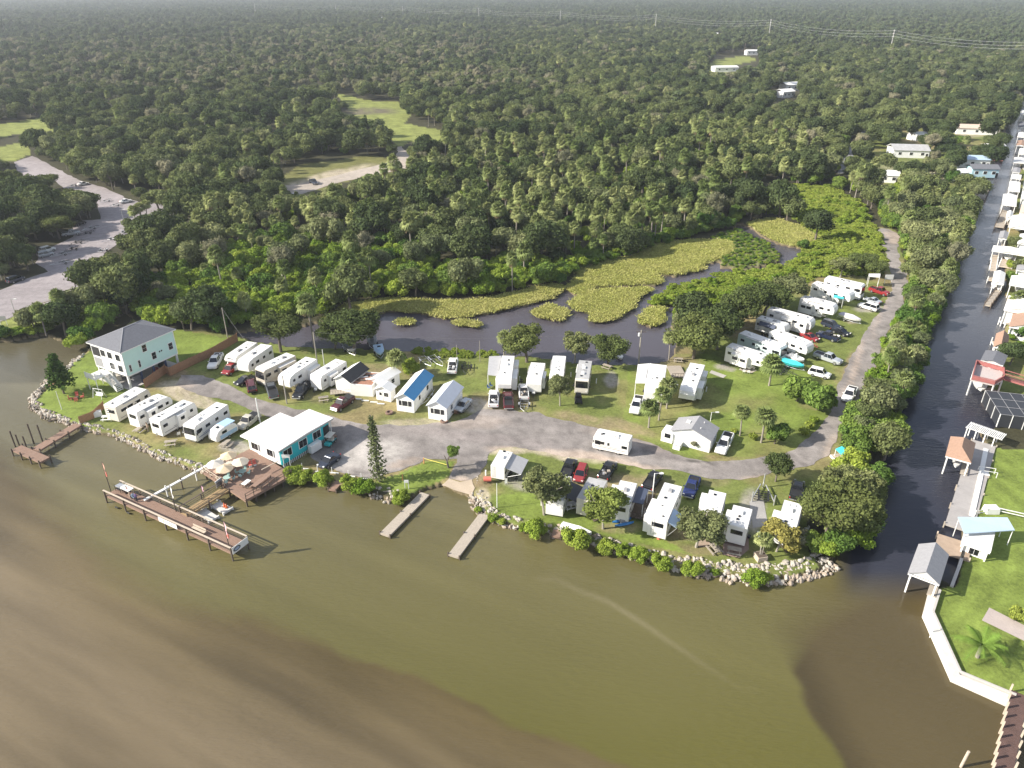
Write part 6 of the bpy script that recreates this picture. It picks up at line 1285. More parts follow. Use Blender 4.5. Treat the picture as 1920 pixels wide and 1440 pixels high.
# left dock
dock('wooden_dock', (146, 795), (66, 843), 1.7, 1.15, 'brown wooden walkway of the left dock', DECK, 3.2, .35, ())
dock('dock_platform', (31, 839), (84, 862), 1.7, 1.15, 'cross platform at the end of the left dock', DECK, 2.6, .35, ())
for i, (px, py, h) in enumerate([(29, 838, 3.2), (50, 840, 2.4), (64, 832, 4.0), (80, 828, 3.4), (36, 835, 2.2)]):
    p = P(px, py, 0); props(MB().tube((p.x, p.y, -1.5), (p.x, p.y, h), .13, POST, 7).build('mooring_pile'), ['dark pile at the far left tip of the left dock', 'dark pile just right of the tip of the left dock', 'tallest dark pile behind the left dock', 'second tallest pile behind the left dock', 'pale thin pile at the left dock tip'][i], 'pile')
# two grey floating docks
dock('floating_dock', (797, 925), (721, 1002), 1.6, .5, 'long grey floating dock, left of the two by the boat ramp', DECKG, 4.5, .25, (), pm=POST, wd=.5)
dock('floating_dock', (908, 965), (850, 1042), 1.6, .5, 'long grey floating dock, right of the two by the boat ramp', DECKG, 4.5, .25, (), pm=POST, wd=.5)
dock('small_landing', (636, 902), (622, 918), 1.2, .6, 'short brown landing between two green bushes', DECK, 4, .2, ())
dock('small_landing', (1045, 992), (1042, 1006), 1.2, .6, 'tiny brown landing among the boulders', DECK, 4, .1, ())

# ------------------------------------------------------------------ park furniture, fence, poles
def fence(pts, h, label, m=FENC, name='wood_fence'):
    w_ = [P(*p) for p in pts]; t = thing(name, label, 'fence', w_[0], 0); o = w_[0]
    for a, c in zip(w_, w_[1:]):
        d = c-a; n = max(1, int(d.length/2.4)); rz = math.atan2(d.y, d.x)
        for i in range(n):
            p0 = a.lerp(c, i/n)-o; p1 = a.lerp(c, (i+1)/n)-o; mid = (p0+p1)/2; ll = (p1-p0).length
            q = MB(); k = int(ll/.16)
            for j in range(k): r = p0.lerp(p1, (j+.5)/k); q.box((r.x, r.y, h/2), (ll/k-.012, .03, h-.02*((j*7) % 3)), m, rz=rz)
            q.build('fence_panel', t)
            one('post', lambda q: q.box((p0.x, p0.y, h/2+.05), (.12, .12, h+.1), m, rz=rz), t)
fence([(446, 640), (398, 668), (357, 687), (320, 705), (312, 700), (272, 728)], 1.9, 'brown wooden fence between the stilt house and the campground')
fence([(196, 766), (176, 785), (150, 795)], 1.5, 'short brown fence between the lawn and the leftmost trailer')
def post_rail(pts, label, m=PALEW):
    w_ = [P(*p) for p in pts]; o = w_[0]; t = thing('rail_fence', label, 'fence', o, 0)
    for a, c in zip(w_, w_[1:]):
        d = c-a; n = max(1, int(d.length/2.6)); rz = math.atan2(d.y, d.x)
        for i in range(n+1): p0 = a.lerp(c, i/n)-o; one('post', lambda q: q.box((p0.x, p0.y, .55), (.14, .14, 1.1), m, rz=rz), t)
        mid = (a+c)/2-o
        for z_ in (.5, .95): one('rail', lambda q: q.box((mid.x, mid.y, z_), (d.length, .06, .14), m, rz=rz), t)
post_rail([(41, 590), (107, 566)], 'low wooden rail fence at the edge of the left parking lot'); post_rail([(120, 561), (164, 546)], 'low wooden rail fence by the leaning pole and trees')
def pole(base, top, label, m=None, lamp=False, xf=False, name='utility_pole', r=.14, arm=False):
    a = P(*base); 
    # height from where the top shows
    ray = P(*top, z=0)-Vector((0, 0, CAM_H)); s_ = (a.x*ray.x+a.y*ray.y)/(ray.x**2+ray.y**2); h = CAM_H+ray.z*s_-LZ; h = min(max(h, 1.5), 14)
    t = thing(name, label, 'pole' if not lamp else 'lamp', (a.x, a.y, LZ), 0); m = m or bark_pale
    one('pole_shaft', lambda q: q.tube((0, 0, -.2), (0, 0, h), r, m, 8, r*.75), t)
    if lamp: one('lamp_head', lambda q: (q.tube((0, 0, h-.05), (.9, 0, h+.05), .05, ALU, 5), q.box((1.0, 0, h), (.6, .28, .14), WPT)), t)
    if xf: one('transformer', lambda q: q.tube((-.4, 0, h-1.3), (-.4, 0, h-.6), .2, WPT, 10), t)
    if arm: one('cross_arm', lambda q: q.box((0, 0, h-.4), (2.0, .1, .12), POST), t)
    return Vector((a.x, a.y, LZ+h))
tops = {}
tops['a'] = pole((1197, 683), (1203, 619), 'tall utility pole with white transformer by the flat carport roof', xf=True, arm=True)
tops['b'] = pole((596, 688), (596, 622), 'utility pole in the shade behind the back row trailers')
tops['c'] = pole((427, 633), (418, 577), 'utility pole in front of the mangroves, wire running right', arm=False)
pole((538, 757), (530, 704), 'wooden pole on the grass before the black pickup'); pole((488, 793), (482, 746), 'white service pole with meter box behind the office', WPT); pole((932, 952), (934, 906), 'slim white flagpole on the grass by the right floating dock', WPT, r=.06)
pole((1222, 940), (1231, 888), 'white lamp post in front of the longest bottom row trailer', WPT, lamp=True, r=.1); pole((1332, 790), (1341, 774), 'curved white street lamp behind the small white house', WPT, lamp=True, r=.07, name='street_lamp')
pole((1355, 625), (1357, 600), 'grey pole in the shade at the left of the upper right row'); pole((1350, 628), (1352, 592), 'thin grey pole beside the upper right row oaks', r=.08) if 0 else None
pole((119, 728), (110, 700), 'slim white pole on the left lawn', WPT, r=.05) if 0 else pole((116, 768), (110, 732), 'slim white pole on the left lawn', WPT, r=.06)
tops['d'] = pole((150, 566), (140, 520), 'leaning brown pole at the edge of the left parking lot', POST); pole((33, 600), (23, 560), 'street lamp on the grass verge at the far left', ALU, lamp=True, name='street_lamp', r=.08); pole((232, 414), (227, 392), 'street lamp in the left parking lot', ALU, lamp=True, name='street_lamp', r=.08)
pole((857, 676), (856, 647), 'thin pole rising from the bank vines, left one', r=.06); pole((900, 678), (900, 639), 'thin pole rising from the bank vines, right one', r=.06); pole((608, 684), (607, 655), 'short white pipe behind the rounded trailer', WPT, r=.1)
cbl = mat('cable', (.12, .12, .12), .6, 0)
def cable(a, c, sag, label, r=.02):
    b = MB(); N = 10; pr = None
    for i in range(N+1):
        u = i/N; p = a.lerp(c, u)-Vector((0, 0, sag*4*u*(1-u)))
        if pr is not None: b.tube(pr, p, r, cbl, 4)
        pr = p
    props(b.build('overhead_cable'), label, 'cable')
cable(tops['a'], tops['b'], 1.6, 'thin overhead cable crossing in front of the lagoon'); cable(tops['c'], P(470, 650, LZ+4), .5, 'thin service wire dropping from the pole by the mangroves'); cable(tops['a'], Vector((tops['a'].x+45, tops['a'].y+12, 7)), 1.5, 'thin overhead cable from the transformer pole to the right oaks')
def picnic(px, py, label, m=DECKG, rz=None):
    p = P(px, py); t = thing('picnic_table', label, 'picnic table', p, rz if rz is not None else random.random()*3)
    one('table_top', lambda q: [q.box((0, -.3+.15*i, .75), (1.9, .13, .05), m) for i in range(5)], t); one('seat', lambda q: [q.box((0, s*.75, .45), (1.9, .26, .05), m) for s in (-1, 1)], t)
    one('leg', lambda q: [q.box((a, 0, .42), (.1, 1.5, .08), m) for a in (-.7, .7)]+[q.tube((a, s*.6, 0), (a, s*.15, .72), .05, m, 4) for a in (-.7, .7) for s in (-1, 1)], t)
WHP = WPT
for a in [(203, 787, 'white picnic table below the leftmost trailer', WHP), (263, 809, 'grey picnic table, upper of two by the shore rocks'), (321, 834, 'grey picnic table, lower of two by the shore rocks'), (607, 751, 'grey picnic table left of the maroon pickup'), (425, 836, 'grey table in the shade behind the deck'), (1138, 691, 'grey picnic table under the round tree at the lagoon'),
          (1069, 952, 'white picnic table beside the dark awning', WHP), (1115, 972, 'dark grill and table under the bright feathery tree', POST), (1339, 1034, 'blue grey table below the bushy tree'), (1376, 1037, 'pair of grey tables on the brick patio'), (1477, 1031, 'dark table under the yellow bush', POST), (105, 724, 'small brown table beneath the tall left tree', FENC), (1271, 678, 'grey picnic table behind the corner fifth wheel'), (838, 690, 'low grey table near the lagoon trailers') if 0 else (1378, 679, 'dark table in the shade under the oaks', POST)]: picnic(*a)
def chairs(px, py, label, m, n=4):
    p = P(px, py); t = thing('lawn_chairs', label, 'chair', p, 0)
    for k in range(n):
        a = 2*PI*k/n+.4; X_, Y_ = 1.0*math.cos(a), 1.0*math.sin(a)
        one('chair', lambda q: (q.box((X_, Y_, .35), (.6, .55, .06), m, rz=a), q.box((X_*1.28, Y_*1.28, .65), (.06, .55, .6), m, rz=a), [q.box((X_+.2*c, Y_+.2*d, .17), (.06, .06, .34), m) for c in (-1, 1) for d in (-1, 1)]), t)
    one('fire_pit', lambda q: q.tube((0, 0, 0), (0, 0, .4), .4, POST, 10), t)
chairs(144, 748, 'ring of red lawn chairs round a fire pit on the left lawn', SIGR)
p = P(187, 745); t = thing('lawn_swing', 'white frame garden swing on the left lawn', 'swing', p, -.3); one('frame', lambda q: ([q.tube((s*1.0, d*.6, 0), (s*1.0, 0, 1.8), .05, WPT, 5) for s in (-1, 1) for d in (-1, 1)], q.tube((-1.1, 0, 1.8), (1.1, 0, 1.8), .05, WPT, 5)), t); one('seat', lambda q: (q.box((0, 0, .5), (1.5, .5, .05), WPT), q.box((0, .25, .75), (1.5, .05, .5), WPT)), t)
p = P(184, 780); props(MB().box((p.x, p.y, LZ+.5), (1.4, 1.0, 1.0), WPT, rz=.5, taper=(.95, .9)).build('storage_box', bevel=.05), 'white storage box beside the leftmost trailer', 'box')
def part_sign(px, py, w_, h_, z_, label, m=WPT, name='sign_board'):
    p = P(px, py); t = thing(name, label, 'sign', p, 0); one('post', lambda q: [q.box((s*w_*.4, 0, z_/2), (.09, .09, z_), WPT) for s in (-1, 1)], t); one('board', lambda q: q.box((0, -.07, z_), (w_, .06, h_), m), t)
part_sign(1664, 533, 2.2, 1.3, 2.0, 'white sign board on posts at the campground entrance'); part_sign(8, 610, 1.9, 1.1, 1.8, 'grey notice board on the grass at the far left', GRYP); part_sign(763, 917, .7, .5, 1.5, 'small white sign on the bank by the left floating dock'); part_sign(540, 880, 1.3, .6, 2.6, 'white sign at the corner of the turquoise wall'); part_sign(1663, 425, .7, .7, 1.8, 'small white round sign where the road enters the trees'); part_sign(949, 908, .4, .9, .7, 'white electric pedestal on the sandy patch')
for i, (px, py) in enumerate([(569, 878), (598, 884), (625, 886), (656, 892), (680, 897)]):
    p = P(px, py); t = thing('parking_marker', 'white post with wheel stop between the parking lot and the bushes', 'wheel stop', p, -.15, 'white parking markers before the shoreline bushes'); one('post', lambda q: q.box((-.2, 0, .5), (.1, .1, 1.0), WPT), t); one('wheel_stop', lambda q: q.box((.2, -.2, .08), (1.5, .2, .14), WPT), t)
for i, (px, py) in enumerate([(671, 749), (685, 752), (701, 755), (714, 758), (757, 771)]):
    p = P(px, py); t = props(MB().box((p.x, p.y, LZ+.12), (1.4, .22, .16), WPT, rz=-.1).build('wheel_stop'), 'white wheel stop on the grass in front of the walled patio', 'wheel stop', 'white wheel stops on the grass')
for px, py, lb in [(730, 775, 'brown tyre planter on the grass below the blue-roofed cottage'), (833, 791, 'brown tyre planter at the road below the grey-roofed cottage')]:
    p = P(px, py); q = MB(); q.loft([[(p.x+r*math.cos(a), p.y+r*math.sin(a), LZ+z_) for a in np.linspace(0, 2*PI, 14, endpoint=False)] for r, z_ in ((.7, 0), (.75, .15), (.7, .35), (.45, .35), (.4, .1))], mat('brown_tyre', (.2, .13, .1), .9, .1)); props(q.build('tyre_planter'), lb, 'planter')
# fallen-white skiff, barrels, kayaks
boat((1098, 994), (1064, 984), 'upturned white skiff lying on the grass by the shore boulders', cover=WPT, trailer=False, L=4.6, W=1.3, name='rowing_boat')
p = P(914, 905); t = thing('red_grill', 'red barrel grill by the boat ramp', 'grill', p, 0); one('barrel', lambda q: q.tube((-.6, 0, .7), (.6, 0, .7), .4, SIGR, 10), t); one('leg', lambda q: [q.box((a, c, .25), (.07, .07, .5), BLK) for a in (-.4, .4) for c in (-.25, .25)], t)
p = P(1168, 981); t = thing('kayak_stack', 'blue kayaks and white cooler below the navy canopy deck', 'kayak', p, .3)
for i in range(2): one('kayak', lambda q: q.loft([[(-1.5+u*3, (i-.5)*.9-w_, .2), (-1.5+u*3, (i-.5)*.9, .05), (-1.5+u*3, (i-.5)*.9+w_, .2), (-1.5+u*3, (i-.5)*.9, .42)] for u, w_ in ((0, .03), (.2, .28), (.5, .36), (.8, .28), (1, .03))], mat('kayak_blue', (.04, .22, .55), .4, .05)), t)
one('cooler', lambda q: q.box((0, 0, .45), (.9, .5, .5), GRYP), t, bevel=.04)
p = P(1157, 968); t = props(MB().box((p.x, p.y, LZ+.5), (.7, .6, .9), SIGR, rz=.3, taper=(.8, .8)).build('red_cooler', bevel=.06), 'red cooler beside the blue kayaks', 'cooler')
p = P(1235, 1010); props(MB().tube((p.x, p.y, LZ), (p.x, p.y, LZ+1.1), .28, SIGR, 9, .2).build('fire_hydrant'), 'red hydrant on the shore grass below the longest trailer', 'hydrant')
p = P(1196, 950); t = thing('lattice_deck', 'dark lattice-railed deck beside the white trailer in the bottom row', 'deck', (p.x, p.y, LZ), -.35); one('deck_boards', lambda q: boards(q, -2, 2, -3.4, 3.0, .45, POST, .2), t, kind='stuff'); one('railing', lambda q: ([q.box((2.0, -3.2+i*.4, .85), (.05, .05, .8), POST) for i in range(16)], q.box((2.0, -.2, 1.25), (.08, 6.4, .07), POST), q.box((0, -3.4, 1.25), (4, .08, .07), POST), [q.box((-1.8+i*.4, -3.4, .85), (.05, .05, .8), POST) for i in range(10)]), t)
p = P(1425, 1048); t = thing('raised_planter', 'square timber planter holding the papaya at the shore', 'planter', p, .2); one('box', lambda q: q.box((0, 0, .4), (1.4, 1.4, .8), PALEW), t); one('soil', lambda q: q.box((0, 0, .82), (1.2, 1.2, .05), POST), t)
p = P(1521, 651); t = thing('wooden_steps', 'red brown wooden steps at the fifth wheel door', 'steps', (p.x, p.y, LZ), .4); one('step', lambda q: [q.box((.4*i, -.2*i, .8-.25*i), (.4, 1.2, .1), SIGR) for i in range(3)], t); one('handrail', lambda q: [q.box((.4*i, -.75, 1.3-.25*i), (.06, .06, .9), FENC) for i in range(3)], t)
p = P(848, 778); t = thing('porch_steps', 'dark wooden steps and rail beside the grey-roofed cottage', 'steps', (p.x, p.y, LZ), .9); one('step', lambda q: [q.box((.3*i, 0, .7-.2*i), (.3, 1.2, .08), POST) for i in range(4)], t); one('handrail', lambda q: [q.box((.3*i, s*.6, 1.0-.2*i), (.06, .06, .9), FENC) for i in range(4) for s in (-1, 1)], t)
p = P(1300-32, 700); t = thing('side_deck', 'grey deck planks between the carport trailer and the corner fifth wheel', 'deck', (p.x+0, p.y, LZ), .05); one('deck_boards', lambda q: boards(q, -1.5, 1.5, -2.4, 2.6, .4, DECKG, .2), t, kind='stuff'); one('railing', lambda q: [q.box((-1.4+i*.55, -2.4, .8), (.06, .06, .8), POST) for i in range(6)]+[q.box((0, -2.4, 1.2), (3, .07, .06), POST)], t)
p = P(667, 742); t = thing('front_porch', 'grey porch deck in front of the dark-roofed cottage', 'deck', (P(640, 737).x, P(640, 737).y, LZ), .2); one('deck_boards', lambda q: boards(q, -2, 2, -1.2, 1.2, .5, DECKG, .2), t, kind='stuff'); one('railing', lambda q: ([q.box((-2+i*.5, -1.2, .9), (.05, .05, .8), PALEW) for i in range(9)], q.box((0, -1.2, 1.3), (4, .07, .06), PALEW)), t)
# rope barrier by the ramp
p0, p1, p2 = P(755, 900), P(795, 869), P(838, 880); t = thing('rope_barrier', 'yellow rope barrier on the grass beside the boat ramp', 'barrier', p0, 0)
for q_ in (p0, p1): d = q_-p0; one('post', lambda q: q.tube((d.x, d.y, 0), (d.x, d.y, 1.1), .09, mat('orange_post', (.65, .3, .12), .7, 0), 6), t)
one('rope', lambda q: (q.tube((p0-p0)+Vector((0, 0, 1)), (p1-p0)+Vector((0, 0, 1)), .03, PALEW, 4), q.tube((p1-p0)+Vector((0, 0, 1)), (p2-p0)+Vector((0, 0, .9)), .05, mat('yellow_rope', (.7, .6, .1), .7, 0), 4)), t)
# ------------------------------------------------------------------ named trees and shrubs of the park
def scaled(kind, px, py, w, h, label, cat='tree', name=None, z=LZ, rz=None, base='crown'):
    cm, tm = PROTO[kind]
    if kind not in BB:
        c = np.array([v.co[:] for v in cm.vertices]); BB[kind] = (max(np.ptp(c[:, 0]), np.ptp(c[:, 1])), c[:, 2].max()+(PALMH[kind].z if kind.startswith('palm') else 0))
    bw, bh = BB[kind]; p = P(px, py); s = w/bw
    if kind.startswith('palm'): s = h/bh
    return plant(kind, p.x, p.y, z, s, random.random()*6.28 if rz is None else rz, label, cat, name, None, h/bh)
BB = {}
for a in [('poak0', 527, 660, 12, 8.5, 'leafy oak over the back row trailers'), ('poak2', 664, 664, 15, 9.5, 'largest dark oak hanging over the lagoon bank and boats'), ('poak2', 628, 655, 9, 7, 'oak left of the largest lagoon oak'),
 ('poak0', 988, 679, 11, 8.0, 'spreading oak at the lagoon bank behind the middle row'), ('polive0', 1078, 678, 7, 6.5, 'grey feathery tree right of the spreading lagoon oak'), ('poak1', 1140, 684, 8, 6.5, 'round green tree at the lagoon bank before the white tarpaulin'),
 ('polive1', 1050, 761, 5.2, 6.5, 'small tree growing in front of the half hidden motorhome'), ('poak1', 1300, 672, 12, 9, 'dark oak nearest the corner fifth wheel'), ('poak2', 1345, 655, 12, 10, 'dark oak between the lagoon and the upper right row'), ('poak2', 1380, 620, 11, 9, 'tall dark oak behind the teal motorhome'), ('poak0', 1322, 640, 9, 8, 'bushy oak at the back of the shaded corner'),
 ('poak2', 1430, 592, 13, 8, 'wide brownish green oak behind the rolled awning trailer'), ('polive0', 1470, 572, 12, 7.5, 'feathery wide tree behind the black nosed fifth wheel'), ('poak0', 1400, 598, 10, 8, 'dark oak at the left of the wide brownish oak'), ('polive1', 1575, 520, 8, 5, 'grey green tree behind the farthest motorhomes'), ('poak1', 1640, 520, 6.5, 4.5, 'small tree by the white carport at the far end'), ('poak1', 1615, 508, 8, 5, 'dark bushy tree behind the far white carport'),
 ('polive0', 1021, 965, 8.0, 7.4, 'grey olive tree on a pale trunk by the shore'), ('mangrove0', 1131, 991, 8.5, 6.5, 'x'), ('polive1', 1305, 1026, 7.8, 6, 'small bushy tree in front of the pale-slide trailer'), ('poak2', 1454, 903, 5.4, 5, 'lone small oak on the curve of the road'),
 ('poak0', 1545, 1018, 9, 7.4, 'big tree at the tip of the point'), ('poak0', 1580, 1000, 10, 7.8, 'big tree overhanging the canal mouth'), ('polive0', 1565, 968, 9, 7.2, 'big tree above the trailer at the point'), ('poak1', 1535, 985, 7, 6.2, 'tree touching the trailer at the point'), ('poak1', 1605, 1005, 7, 6.2, 'dark tree dipping to the canal at the point'), ('polive1', 1598, 950, 8, 6.2, 'tree in the canal strip just above the point')]:
    if a[5] == 'x': continue
    scaled(*a[:5], a[5], name='oak_tree' if 'oak' in a[5] else 'leafy_tree')
PROTO['feather'] = (crown('crown', 2, 6.5, 3.8, 14, 3000, .3, [leaf_mat('feathery_leaf', (.16, .2, .05), (.19, .23, .06))], .75, 301, .65, (.22, .36)), trunk_mesh('trunk', 6, .16, bark_pale, 6, 2.4, 77))
PROTO['yellowbush'] = (crown('crown', 1.2, 4.6, 2.6, 10, 1500, .26, [leaf_mat('yellow_leaf', (.27, .25, .07), (.30, .27, .08))], .75, 302, .65, (.22, .36)), trunk_mesh('trunk', 4, .12, bark_pale, 6, 1.7, 78))
PROTO['bigleaf'] = (crown('crown', .2, 4.6, 3.4, 14, 2400, .55, [mand], .85, 303, .66, (.25, .4)), trunk_mesh('trunk', 4, .2, bark, 4, 1.7, 79))
scaled('feather', 1131, 991, 7.6, 6.4, 'bright feathery tree before the grey-roofed trailer'); scaled('feather', 1318, 1012, 4.4, 4.2, 'small feathery tree beside the bushy tree on the shore')
scaled('yellowbush', 1455, 1034, 6, 4.5, 'yellow leaved small tree near the trailer at the point'); scaled('bare0', 1478, 1026, 5, 3.2, 'brownish bare shrub at the end of the point', 'shrub', 'bare_shrub')
scaled('bigleaf', 1494, 752, 6.5, 4.6, 'big-leaved round bush, left of the pair on the lawn', 'shrub', 'round_bush'); scaled('bigleaf', 1532, 768, 7.5, 5.4, 'big-leaved round bush, right of the pair by the road', 'shrub', 'round_bush'); scaled('bigleaf', 1452, 832, 4.6, 4.0, 'big-leaved bush at the foot of the right lawn palm', 'shrub', 'round_bush')
for px, py, w, lb in [(1525, 793, 1.8, 'small yellow bush nearest the road in the row of three'), (1517, 803, 1.8, 'small yellow bush in the middle of the row of three'), (1506, 815, 2.0, 'small bush lowest in the row of three'), (1411, 824, 1.6, 'small bright bush between the lawn palms'), (1376, 812, 1.2, 'tiny bush behind the white pickup by the small house')]: scaled('vine0', px, py, w, w*.8, lb, 'shrub', 'small_bush')
scaled('bare1', 1303, 842, 1.9, 1.7, 'brown round bush at the front of the small white house', 'shrub', 'round_bush')
scaled('mangrove1', 770, 702, 4, 3.6, 'small dark round tree beside the palm near the lagoon', 'tree', 'leafy_tree'); scaled('oak1', 770, 704, 4.6, 5.2, 'round crown on a thick trunk beside the blue-roofed cottage') if 0 else None
scaled('deep0', 752, 690, 3.4, 3.2, 'dark bush behind the small round tree near the lagoon', 'shrub', 'round_bush')
# small gnarled tree by the ramp
p = P(841, 877); t = thing('gnarled_tree', 'small crooked tree with a tuft of green beside the boat ramp', 'tree', p); b = MB(); b.tube((0, 0, -.2), (-.2, 0, 1.2), .2, bark, 7, .15); b.tube((-.2, 0, 1.2), (.2, .1, 2.2), .15, bark, 6, .12); b.tube((.2, .1, 2.2), (.9, .2, 3.2), .12, bark, 6, .07); b.tube((-.2, 0, 1.2), (-.6, 0, 2.4), .1, bark, 6, .06); b.build('trunk', t)
c = bpy.data.objects.new('crown', PROTO['deep1'][0]); C.objects.link(c); c.parent = t; c.location = (1.0, .2, 2.2); c.scale = (.4, .4, .42)
# conical cedar by the stilt house
def conifer(px, py, h, r, label, m, kind='norfolk', seed=0):
    g = np.random.default_rng(seed); p = P(px, py); t = thing('conifer_tree' if kind == 'cone' else 'norfolk_pine', label, 'tree', p)
    b = MB(); b.tube((0, 0, -.2), (-.03*h if kind != 'cone' else 0, 0, h), .2, bark, 7, .05); b.build('trunk', t)
    Vs, Ts = [], []; tiers = 22 if kind != 'cone' else 16; z0 = .06 if kind != 'cone' else .22
    for i in range(tiers):
        u = z0+(1-z0)*i/tiers; rr = r*(1-u)**.55*(.85+.3*g.random()) if kind != 'cone' else r*(1-((u-z0)/(1-z0)))**.8*(.8+.4*g.random()); rr = max(rr, .25)
        if kind != 'cone': rr = min(rr, r*.95)*(1 if i % 2 else .85)
        for k in range(7):
            a = 2*PI*k/7+i*1.1+g.uniform(-.2, .2); n = 12 if kind != 'cone' else 30; s = g.random(n)*.95+.05
            P_ = np.c_[np.cos(a)*rr*s-(.03*h*u if kind != 'cone' else 0), np.sin(a)*rr*s, u*h+.35*s*rr*.3]+g.normal(size=(n, 3))*(.09 if kind != 'cone' else .2)
            Vs.append(P_); Ts.append(g.random(n)*.6+.2)
    Pp = np.concatenate(Vs); n = len(Pp); nr = g.normal(size=(n, 3)); nr[:, 2] += .8; nr /= np.linalg.norm(nr, axis=1)[:, None]; a = np.cross(nr, g.normal(size=(n, 3))); a /= np.linalg.norm(a, axis=1)[:, None]; bb = np.cross(nr, a); s = .3 if kind != 'cone' else .4
    V = np.stack([Pp-a*s*.3-bb*s*.5, Pp+a*s*.3-bb*s*.5, Pp+a*s*.3+bb*s*.5, Pp-a*s*.3+bb*s*.5], 1).reshape(-1, 3)
    mkobj('crown', mesh_np('crown', V, np.arange(4*n).reshape(n, 4), [m], np.concatenate(Ts)), t)
conifer(712, 903, 12.2, 1.75, 'tall slender tiered pine rising beside the parking area', leaf_mat('norfolk_leaf', (.14, .165, .075), (.16, .185, .08)), 'norfolk', 3)
conifer(120, 738, 8.4, 2.5, 'bushy upright evergreen on the left lawn', leaf_mat('cedar_leaf', (.07, .12, .03), (.08, .13, .04)), 'cone', 4)
# palms of the park
for a in [('palm1', 744, 715, 7.0, 'cabbage palm between the white cabin and the blue-roofed cottage'), ('palm1', 945, 668, 6.0, 'cabbage palm rising behind the long grey carport roof'), ('palm2', 1254, 674, 6.4, 'cabbage palm at the lagoon corner left of the oaks'), ('palm1', 1250, 766, 6.6, 'upper right palm of the three beside the carport'), ('palm2', 1235, 788, 7.2, 'middle palm of the three beside the carport'), ('palm3', 1216, 802, 6.0, 'lower left palm of the three with a sign on its trunk'),
          ('palm2', 1387, 817, 6.4, 'left of the two tall palms on the open lawn'), ('palm1', 1427, 830, 7.2, 'right of the two tall palms on the open lawn'), ('palm0', 1442, 723, 6.8, 'lone palm on the lawn by the turquoise boat'), ('palm3', 79, 605, 5.4, 'palm on the grass verge by the left street lamp'),
          ('palm1', 62, 495, 6, 'palm at the lower end of the parking island, right one'), ('palm0', 28, 500, 5, 'palm at the lower end of the parking island, middle one'), ('palm3', 4, 525, 5.6, 'palm at the left edge by the dark suv')]:
    scaled(a[0], a[1], a[2], 4, a[3], a[4], 'palm tree', 'palm_tree')
# shoreline bushes
for i, (px, py, w, h) in enumerate([(1592, 905, 6, 4.5), (1612, 925, 5.5, 4), (1600, 950, 6, 4.5), (1622, 960, 5.5, 4), (1612, 985, 6, 4.2), (1590, 1012, 5.5, 4), (1604, 1020, 5, 3), (1566, 1034, 5, 3.4), (1545, 1040, 4.5, 2.8), (1520, 1030, 4, 2.6), (1582, 930, 5, 4), (1625, 940, 5, 3.4), (1640, 905, 5, 3.6), (1600, 880, 5, 4), (1575, 915, 4, 3), (1598, 858, 5, 4)]):
    scaled(['mangrove0', 'deep0', 'mangrove2', 'poak1', 'deep1', 'mangrove1', 'mangrove3', 'deep0'][i % 8], px, py, w, h, 'green bush in the dense belt at the canal mouth point', 'shrub', 'mangrove_shrub')
for o in list(C.objects):
    if o.get('label') == 'green bush in the dense belt at the canal mouth point': o['group'] = 'bushes of the belt at the point'
BUSH = [(552, 895, 5.0, 'leftmost green bush of the row beside the deck'), (572, 899, 4.4, 'second green bush of the row beside the deck'), (605, 903, 4.8, 'green bush just left of the tiny brown landing'), (655, 914, 4.6, 'green bush just right of the tiny brown landing'), (684, 922, 5.2, 'green bush at the foot of the tall pine'), (752, 936, 4.0, 'round green bush between the rocks and the left floating dock'),
 (897, 955, 1.9, 'small bush left of the right floating dock'), (925, 972, 2.2, 'small bush just right of the right floating dock'), (940, 979, 2.0, 'tiny bush among the boulders near the right floating dock'), (984, 990, 2.6, 'bush at the left end of the boulder shore'), (1003, 998, 5.0, 'large bush above the tiny landing at the boulders'), (1077, 1022, 5.8, 'largest round bush on the boulder shore'),
 (1137, 1028, 3.6, 'bush just right of the largest shore bush'), (1168, 1034, 3.4, 'bush at the left of the twin shore bushes'), (1198, 1044, 4.2, 'bush at the right of the twin shore bushes'), (1238, 1062, 4.2, 'round bush in the water before the longest trailer'), (1301, 1073, 3.9, 'round bush in the water below the bushy tree'), (1341, 1072, 1.8, 'tiny bush between two round shore bushes'), (1414, 1089, 4.6, 'round bush at the boulders of the point'), (1436, 1086, 2.6, 'small dark bush right of the round bush at the point')]
for i, (px, py, w, lb) in enumerate(BUSH): scaled('mangrove%d' % (i % 4), px, py, w*.82, w*.5, lb, 'shrub', 'mangrove_bush', z=.1)
for i, (px, py, w) in enumerate([(-10, 632, 4), (18, 630, 3.6), (40, 628, 4), (60, 625, 3.4), (82, 620, 3.6)]): scaled('mangrove%d' % (i % 4), px, py, w*1.3, w*.55, 'low green hedge bush on the bank of the left creek', 'shrub', 'hedge_bush')
for o in [o for o in C.objects if o.name.startswith('hedge_bush')]: o['group'] = 'hedge along the left creek bank'
for i, (px, py, w, h, lb) in enumerate([(112, 612, 8, 6, 'large dark bush on the creek bank by the verge palm'), (150, 600, 7, 5, 'dark bush behind the large creek bank bush'), (178, 628, 7, 4.5, 'grey green bush left of the stilt house'), (200, 610, 8, 5.5, 'grey green bush behind the stilt house roof'), (148, 652, 5, 3.4, 'bright low bush on the bank left of the stilt house'), (160, 640, 6, 4, 'olive bush on the bank above the left lawn'), (385, 612, 5, 4.5, 'pale olive bush beside the pole at the mangrove edge'), (352, 606, 6, 5, 'green bush behind the green lawn by the stilt house'), (415, 620, 5, 4, 'bush behind the wooden fence corner')]):
    scaled(['deep0', 'deep1', 'mangrove2', 'deep0', 'mangrove0', 'deep1', 'mangrove3', 'mangrove1', 'deep1'][i], px, py, w, h, lb, 'shrub', 'bank_bush')
